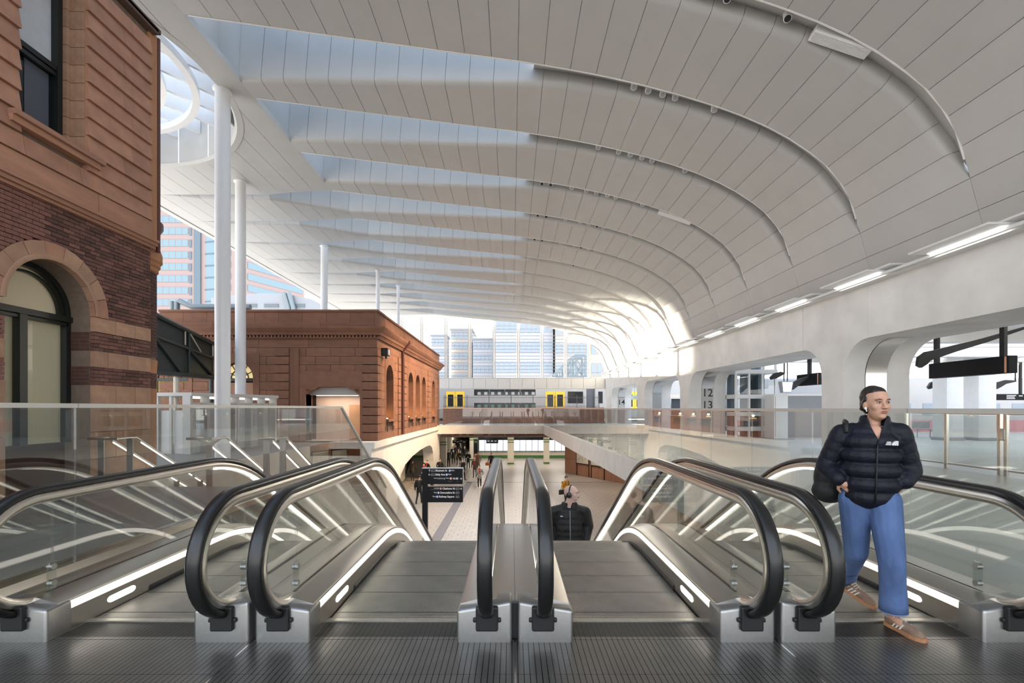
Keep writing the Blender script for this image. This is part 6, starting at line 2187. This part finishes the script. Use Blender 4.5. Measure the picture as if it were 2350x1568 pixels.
# jacket: quilted rows
K_ = []
for i, (z, rx, ry, dx) in enumerate(((.925, .180, .140, .005), (1.02, .198, .156, .003), (1.125, .203, .160, 0), (1.23, .201, .158, 0), (1.33, .195, .146, 0))):
    K_.append(ell((dx, .0, z), (rx, ry, .098), 0))
K_ += [ell((0, .01, 1.40), (.165, .115, .07), 0), cone((-.10, .01, 1.41), shR, .062, .075, 0), cone((.10, .01, 1.42), shL, .062, .075, 0)]
def sleeve(a, b, c):
    L = []
    for i in range(4):
        p = a.lerp(b, (i + .2) / 4); q_ = a.lerp(b, (i + .75) / 4)
        L.append(cone(p, q_, .078 - .002 * i, .078 - .002 * i, 0))
    for i in range(3):
        p = b.lerp(c, (i + .15) / 3); q_ = b.lerp(c, (i + .75) / 3)
        L.append(cone(p, q_, .074 - .007 * i, .072 - .007 * i, 0))
    return L
K_ += sleeve(shR, elR, wrR) + sleeve(shL, elL, wrL)
for a in range(-150, 181, 15):
    if abs(a) < 24: continue
    aa = radians(a)
    K_.append(cone((.03 + .080 * sin(aa), .005 - .078 * cos(aa), 1.43), (.033 + .074 * sin(aa), .002 - .072 * cos(aa), 1.50 + .012 * (1 - cos(aa)) / 2), .024, .021, 0))
jacket = skin('jacket', K_, ['navy_puffer'], .0085, wm_root, 4)
# the open collar: a V cut from the throat down to the zip
bmj = bmesh.new(); bmj.from_mesh(jacket.data)
vx, vz, vk = .028, 1.345, .36
for sg in (-1, 1):
    reg = [f for f in bmj.faces if f.calc_center_median().y < 0 and f.calc_center_median().z > vz - .02 and abs(f.calc_center_median().x - vx) < .12]
    gm = list({v for f in reg for v in f.verts}) + list({e for f in reg for e in f.edges}) + reg
    bmesh.ops.bisect_plane(bmj, geom=gm, plane_co=(vx, 0, vz), plane_no=Vector((1, 0, -vk * sg)).normalized())
cut = [f for f in bmj.faces if f.calc_center_median().y < -.02 and f.calc_center_median().z > vz and abs(f.calc_center_median().x - vx) < (f.calc_center_median().z - vz) * vk]
bmesh.ops.delete(bmj, geom=cut, context='FACES'); bmj.to_mesh(jacket.data); bmj.free()
so_ = jacket.modifiers.new('thick', 'SOLIDIFY'); so_.thickness = .012; so_.offset = -1
MB().tube([(.022, -.140, 1.345), (.014, -.158, 1.28), (.008, -.170, 1.12), (.006, -.165, 1.0), (.005, -.140, .90)], .006, 6).build('zip', 'navy_dark', wm_root, smooth='all')
# white dome emblem on the chest: three curved bars that end on a common upright edge
ex, ez, ey = .112, 1.330, -.150
m = MB()
for (r0, r1) in ((.003, .0105), (.0135, .0205), (.0235, .031)):
    P0 = [(ex + .026 - r1 * 1.15 * cos(radians(a)), ez - .014 + r1 * sin(radians(a))) for a in range(0, 91, 10)]
    P1 = [(ex + .026 - r0 * 1.15 * cos(radians(a)), ez - .014 + r0 * sin(radians(a))) for a in range(90, -1, -10)]
    m.prism(P0 + P1, 'Y', ey, ey + .05)
for i in range(3):
    m.box(ex - .047 + .004 * i, ex - .015, ey, ey + .05, ez - .012 + i * .009, ez - .007 + i * .009)
m.build('chest_emblem', 'sign_white', wm_root)
# trainers
def trainer(toe, heel, lift_toe, lift_heel, parent):
    d = Vector((toe[0] - heel[0], toe[1] - heel[1], 0)); L = .285; d.normalize()
    root = empty('trainer', (heel[0], heel[1], 0)); root.parent = parent
    root.rotation_euler = Euler((0, 0, atan2(d.y, d.x)))
    pitch = math.atan2(lift_heel - lift_toe, L)
    piv = empty('shoe_pivot', (0, 0, 0)); bpy.data.objects.remove(piv)
    Mx = Matrix.Translation((L, 0, lift_toe)) @ Matrix.Rotation(pitch, 4, 'Y') @ Matrix.Translation((-L, 0, 0))
    def addm(o):
        o.matrix_local = Mx
        return o
    sole_o = [(0.0, .03), (.05, .036), (.10, .034), (.16, .042), (.21, .049), (.25, .042), (.28, .022), (.287, 0)]
    out = [(x, y) for x, y in sole_o] + [(x, -y) for x, y in reversed(sole_o[:-1])] + [(-.012, -.018), (-.016, 0), (-.012, .018)]
    b = MB().prism(out, 'Z', 0, .026)
    addm(b.build('sole', 'gum_sole', root))
    up = skin('upper', [cone((.02, 0, .045), (.13, 0, .048), .032, .036, 0), cone((.13, 0, .045), (.235, 0, .034), .037, .030, 0), cone((.025, 0, .06), (.035, 0, .085), .034, .034, 0), cone((.06, 0, .075), (.15, 0, .052), .030, .026, 0), ell((.22, 0, .03), (.055, .042, .026), 0)], ['shoe_suede'], .005, root, 2)
    addm(up)
    so = MB().tube([(.035, 0, .07), (.035, 0, .16)], .040, 14)
    addm(so.build('sock', 'sock', root, smooth='all'))
    for sy in (-1, 1):
        for i in range(3):
            x = .075 + i * .026
            m = MB().loft([[(x, sy * .0375, .028), (x + .011, sy * .0385, .028), (x + .011, sy * .043, .028), (x, sy * .043, .028)], [(x + .022, sy * .026, .066), (x + .033, sy * .0265, .064), (x + .033, sy * .033, .066), (x + .022, sy * .032, .068)]], caps=True)
            addm(m.build('stripe', 'shoe_white', root))
    la = MB()
    for i in range(6):
        x = .085 + i * .017; z = .098 - i * .0068
        la.tube([(x, -.026, z - .012), (x + .004, 0, z + .003), (x + .010, .026, z - .012)], .0038, 6)
    la.tube([(.085, 0, .102), (.07, -.022, .105), (.085, -.035, .09)], .003, 6).tube([(.085, 0, .102), (.07, .022, .105), (.085, .035, .09)], .003, 6)
    addm(la.build('laces', 'shoe_white', root, smooth='all'))
    return root
trainer((.235, -.235), (.100, -.03), 0, 0, wm_root)
trainer((.012, .315), (-.130, .43), 0, .10, wm_root)
# backpack slung behind her right arm
bp_ = empty('backpack', (2.66, 3.60, 0), radians(-25), label='black backpack slung behind the right arm of the woman in the navy jacket', cat='bag')
skin('pack', [ell((-.20, .20, 1.02), (.135, .085, .19), 0), ell((-.225, .19, .92), (.125, .085, .10), 0), ell((-.2, .235, .98), (.10, .075, .13), 0)], ['black_cloth'], .01, bp_, 3)
MB().tube([(-.14, .13, 1.40), (-.145, .05, 1.485), (-.15, -.05, 1.475), (-.16, -.10, 1.40)], .014, 8).build('strap', 'black_cloth', bp_, smooth='all')

# ------------------------------------------------------------------ the man with headphones on the escalator
MYp = 8.75
ystep = max(y for y in sl if y <= MYp - .1)
zs = drop(ystep + .2)
mr = empty('person', (1.04, ystep + .17, zs), 0, label='bald man in black jacket with headphones riding up the escalator, head turned aside', cat='person')
hs = 1.16
hc = Vector((.04, -.01, 1.73))
H, T, R = head_prims(hc, radians(68), hs, 0)
B = H + [cone((.0, .02, 1.48), (.03, .0, 1.62), .075, .070, 0),
         ell((0, .02, 1.38), (.20, .13, .12), 1), ell((0, .02, 1.30), (.225, .150, .16), 1), ell((0, .01, 1.20), (.222, .155, .16), 1), ell((0, .0, 1.10), (.220, .160, .16), 1), ell((0, .0, 1.0), (.220, .160, .16), 1), ell((0, 0, .90), (.222, .162, .15), 1), ell((0, 0, .82), (.19, .145, .12), 2),
         cone((-.10, 0, .85), (-.11, .0, .47), .105, .075, 2), cone((-.11, 0, .47), (-.11, .0, .10), .072, .055, 2), cone((.10, 0, .85), (.11, 0, .47), .105, .075, 2), cone((.11, 0, .47), (.11, 0, .10), .072, .055, 2),
         cone((-.11, .03, .045), (-.12, -.17, .04), .045, .042, 3), cone((.11, .03, .045), (.12, -.17, .04), .045, .042, 3),
         cone((-.08, .02, 1.45), (-.24, .02, 1.40), .085, .088, 1), cone((.08, .02, 1.45), (.24, .02, 1.40), .085, .088, 1),
         cone((-.25, .02, 1.38), (-.300, .05, 1.12), .088, .082, 1), cone((-.300, .05, 1.12), (-.250, -.07, .90), .078, .062, 1),
         cone((.25, .02, 1.38), (.300, .05, 1.12), .088, .082, 1), cone((.300, .05, 1.12), (.250, -.07, .90), .078, .062, 1)]
for a in range(-150, 181, 18):
    if abs(a) < 30: continue
    aa = radians(a)
    B.append(cone((.0 + .105 * sin(aa), .02 - .10 * cos(aa), 1.47), (.01 + .100 * sin(aa), .02 - .10 * cos(aa), 1.545), .028, .022, 1))
B += hand_prims((-.235, -.08, .895), (.35, -.3, -.8), (-.3, -.9, .1), 1.05, 0, .6, 1) + hand_prims((.235, -.08, .895), (-.35, -.3, -.8), (.3, -.9, .1), 1.05, 0, .6, -1)
skin('body', B, ['skin_pale', 'black_cloth', 'dark_trousers', 'black'], .0105, mr, 4)
mr.scale = (1.2, 1.1, 1.0)
face_parts(T, R, hs, mr, 'hair_brown')
MB().tube([(.0, -.118, 1.44), (.0, -.145, 1.35), (.0, -.155, 1.2), (.0, -.166, 1.05), (.0, -.168, .90)], .006, 6).build('zip', 'sign_grey', mr, smooth='all')
MB().bbox(-.145, -.105, -.145, -.125, 1.335, 1.35, .003).build('chest_label', 'sign_white', mr)
hd = empty('headphones', mr.location.copy(), 0, label='black over-ear headphones worn by the bald man on the escalator', cat='headphones')
hd.scale = (1.2, 1.1, 1.0)
for sg in (-1, 1):
    bm_ = MB()
    c0 = T(sg * .092, .012, -.014)
    n_ = (R @ Vector((sg, 0, 0)))
    u_ = R @ Vector((0, 1, 0))
    rg = lambda rad, off: [c0 + n_ * off + (u_ * cos(2 * pi * k_ / 20) + Vector((0, 0, 1)) * sin(2 * pi * k_ / 20) * 1.18) * rad for k_ in range(20)]
    bm_.loft([rg(.030, -.014), rg(.042, -.010), rg(.043, .012), rg(.034, .022), rg(.008, .024)], caps=True)
    bm_.build('ear_cup', 'rubber', hd, smooth='all')
MB().tube([T(.098 * sin(radians(a)), .010, -.01 + .135 * cos(radians(a))) if abs(a) < 80 else T(.100 * (1 if a > 0 else -1), .010, .01) for a in range(-90, 91, 12)], .010, 8).build('headband', 'rubber', hd, smooth='all')

# ------------------------------------------------------------------ the people of the lower concourse
def walker(px, y, h, yaw, coat, legs, hair, lab, stride=.25, skin_m='skin_pale', coat_len=.78, arms='down', hat=None, scarf=None, inner=None, shoes='black', pack=None):
    x = (px - 1175) * y / FPX
    root = empty('person', (x, y, Z_LOW), radians(yaw), label=lab, cat='person')
    s = h / 1.75
    V = lambda a, b, c: Vector((a * s, b * s, c * s))
    mats = [skin_m, coat, legs, hair, shoes, scarf or coat, inner or coat]
    H, T, R = head_prims(V(0, -.02, 1.62), 0, s, 0)
    P = H + [ell(T(0, .022, .046), (.082 * s, .096 * s, .090 * s), 3, R)]
    P += [cone(V(0, 0, 1.42), V(0, -.01, 1.54), .052 * s, .050 * s, 0)]
    P += [ell(V(0, 0, 1.30), V(.185, .115, .16), 1), ell(V(0, 0, 1.10), V(.17, .12, .18), 1), cone(V(0, 0, .98), V(0, 0, coat_len + .05), .15 * s, .155 * s, 1)]
    P += [cone(V(-.08, 0, .92), V(-.09, -stride * .45, .50), .088 * s, .066 * s, 2), cone(V(-.09, -stride * .45, .50), V(-.09, -stride * .55, .10), .062 * s, .048 * s, 2),
          cone(V(.08, 0, .92), V(.09, stride * .2, .50), .088 * s, .066 * s, 2), cone(V(.09, stride * .2, .50), V(.09, stride, .12), .062 * s, .048 * s, 2)]
    P += [cone(V(-.09, -stride * .55, .045), V(-.10, -stride * .55 - .16, .038), .042 * s, .036 * s, 4), cone(V(.09, stride, .06), V(.10, stride - .15, .036), .042 * s, .034 * s, 4)]
    P += [cone(V(-.08, 0, 1.42), V(-.19, 0, 1.38), .065 * s, .068 * s, 1), cone(V(.08, 0, 1.42), V(.19, 0, 1.38), .065 * s, .068 * s, 1)]
    for sg in (-1, 1):
        if arms == 'down':
            e_, w_ = V(sg * .25, .03 + .06 * sg, 1.10), V(sg * .245, -.06 + .10 * sg, .86)
            hd_ = V(sg * .24, -.10 + .12 * sg, .78)
        elif arms == 'phone':
            e_, w_ = V(sg * .24, .02, 1.10), V(sg * .07, -.22, 1.14)
            hd_ = V(sg * .025, -.26, 1.17)
        else:
            e_, w_ = V(sg * .27, .06, 1.12), V(sg * .18, -.08, .98)
            hd_ = V(sg * .15, -.12, .93)
        P += [cone(V(sg * .20, 0, 1.38), e_, .064 * s, .054 * s, 1), cone(e_, w_, .053 * s, .040 * s, 1)]
        dd = (hd_ - w_)
        P += [cone(w_, w_ + dd * .55, .028 * s, .032 * s, 0)]
        dn = dd.normalized(); sdv = dn.cross(Vector((0, 1, 0) if abs(dn.y) < .8 else (0, 0, 1))).normalized()
        for i in range(4):
            b0 = w_ + dd * .6 + sdv * (.026 - .0175 * i) * s
            P.append(cone(b0, b0 + dn * (.07, .08, .075, .055)[i] * s + Vector((0, -.015, 0)) * s, .0125 * s, .011 * s, 0))
        P.append(cone(w_ + dd * .25, w_ + dd * .5 + sdv * .05 * s + Vector((0, -.02, 0)) * s, .014 * s, .012 * s, 0))
    if scarf: P += [ell(V(0, -.02, 1.475), V(.095, .095, .045), 5), cone(V(.02, -.11, 1.44), V(.02, -.135, 1.18), .035 * s, .035 * s, 5)]
    if inner: P += [ell(V(0, -.075, 1.24), V(.075, .06, .18), 6)]
    skin('body', P, mats, .0155, root, 2)
    if hat:
        MB().ell(T(0, .012, .075), (.092 * s, .108 * s, .075 * s), 12).build('hat', hat, root, smooth='all')
        MB().ell(T(0, .02, .155), (.028 * s,) * 3, 8).build('hat_bobble', hat, root, smooth='all')
    if pack:
        MB().bbox(-.15 * s, .15 * s, .10 * s, .25 * s, 1.02 * s, 1.42 * s, .04).build('pack', pack, root, smooth=True)
        for sg in (-1, 1):
            MB().tube([V(sg * .10, .11, 1.40), V(sg * .11, 0, 1.475), V(sg * .11, -.10, 1.40), V(sg * .12, -.12, 1.2)], .018 * s, 6).build('pack_strap', pack, root, smooth='all')
    return root
walker(938, 43.5, 1.74, 150, 'black_cloth', 'dark_trousers', 'hair_dark', 'dark figure in the shade of the concrete arch, back turned')
walker(947, 39.0, 1.72, 190, 'olive_cloth', 'dark_trousers', 'hair_dark', 'man in grey-brown jacket seen from behind, standing under the concrete arch', stride=.08, arms='pocket')
walker(962, 29.8, 1.74, 170, 'black_cloth', 'dark_trousers', 'hair_dark', 'person in black with beanie and backpack walking left of the direction sign', hat='black_cloth', pack='black', stride=.28)
walker(973, 37.3, 1.66, -20, 'grey_cloth', 'dark_trousers', 'hair_dark', 'person in grey with a red scarf half hidden by the top of the direction sign', scarf='red_cloth', hat='black_cloth', arms='pocket')
walker(980, 38.7, 1.74, -35, 'black_cloth', 'dark_trousers', 'hair_brown', 'person in black with pink collar behind the one in the red scarf', scarf='red_cloth')
walker(1009.5, 40.0, 1.70, 5, 'black_cloth', 'dark_trousers', 'hair_brown', 'woman in open black coat with brown scarf just above the direction sign', scarf='brown_cloth', arms='pocket')
walker(1029.5, 48.3, 1.74, 5, 'black_cloth', 'dark_trousers', 'hair_dark', 'man in short black coat walking beside the left banded pillar', stride=.2)
walker(1040.5, 51.4, 1.86, 0, 'black_cloth', 'dark_trousers', 'hair_dark', 'tall man in long dark coat with white shirt at the head of the crowd', coat_len=.6, inner='sign_white')
walker(1045.5, 54.5, 1.76, 10, 'black_cloth', 'dark_trousers', 'hair_dark', 'person in black right behind the tall man in the long coat')
walker(1052, 50.1, 1.68, -8, 'tan_cloth', 'dark_trousers', 'hair_dark', 'woman in beige and white scarf in the middle of the crowd', scarf='beige_cloth')
walker(1056.5, 47.6, 1.76, 4, 'olive_cloth', 'beige_cloth', 'hair_dark', 'man in dark olive jacket and beige trousers looking at his phone', arms='phone')
walker(1066, 52.2, 1.78, 0, 'black_cloth', 'blue_trousers', 'hair_grey', 'grey-haired man in dark jacket at the right side of the crowd')
walker(1074.5, 47.0, 1.70, -5, 'black_cloth', 'dark_trousers', 'hair_brown', 'woman in black with a shoulder bag holding her phone', arms='phone', coat_len=.74)
walker(1064, 39.6, 1.74, 60, 'black_cloth', 'dark_trousers', 'hair_grey', 'striding man in black with backpack passing right behind the direction sign', stride=.34, pack='olive_cloth')
walker(1089.5, 41.0, 1.72, -6, 'brown_cloth', 'grey_cloth', 'skin_pale', 'heavy man in brown jacket and red shirt walking forward', inner='red_cloth', stride=.2)
walker(1097, 46.0, 1.70, -15, 'tan_cloth', 'brown_cloth', 'hair_brown', 'woman in tan coat behind the man in the red shirt', stride=.3)
walker(1100.5, 35.6, 1.68, 2, 'plaid', 'dark_trousers', 'hair_dark', 'woman in black and cream chequered shirt and dark trousers walking forward', scarf='red_cloth', shoes='shoe_white', arms='pocket')
walker(1127, 45.3, 1.72, -25, 'black_cloth', 'dark_trousers', 'hair_brown', 'woman in black carrying an orange bag near the left departure board', inner='brown_cloth', stride=.3)
x0 = (1119 - 1175) * 45.1 / FPX
ob_ = empty('handbag', (x0, 45.1, Z_LOW + .52), radians(-20), label='orange bag carried by the woman near the left departure board', cat='bag')
MB().bbox(-.20, .20, -.07, .07, 0, .30, .03).build('body', 'orange_bag', ob_, smooth=True)
MB().tube([(-.09, 0, .29), (-.08, 0, .38), (.08, 0, .38), (.09, 0, .29)], .012, 6).build('strap', 'orange_bag', ob_, smooth='all')
walker(1299, 29.2, 1.78, 35, 'yellow_cloth', 'dark_trousers', 'hair_brown', 'man in mustard yellow jacket and grey bobble hat beyond the man with headphones', hat='grey_cloth', pack='brown_cloth', stride=.12, arms='pocket')
x0 = (1289 - 1175) * 28.9 / FPX
ob_ = empty('satchel', (x0, 28.9, Z_LOW + .72), radians(30), label='black satchel held by the man in the mustard yellow jacket', cat='bag')
MB().bbox(-.19, .19, -.05, .05, 0, .28, .02).build('body', 'black_cloth', ob_, smooth=True)
MB().tube([(-.1, 0, .27), (-.06, 0, .34), (.06, 0, .34), (.1, 0, .27)], .012, 6).build('handle', 'black_cloth', ob_, smooth='all')
walker(1050, 61.0, 1.76, 0, 'black_cloth', 'dark_trousers', 'hair_dark', 'dark figure on the left deep inside the tunnel')
walker(1057, 63.0, 1.74, 0, 'grey_cloth', 'dark_trousers', 'hair_dark', 'grey figure in the middle deep inside the tunnel')
walker(1064, 62.0, 1.80, 0, 'black_cloth', 'dark_trousers', 'hair_brown', 'dark figure on the right deep inside the tunnel')
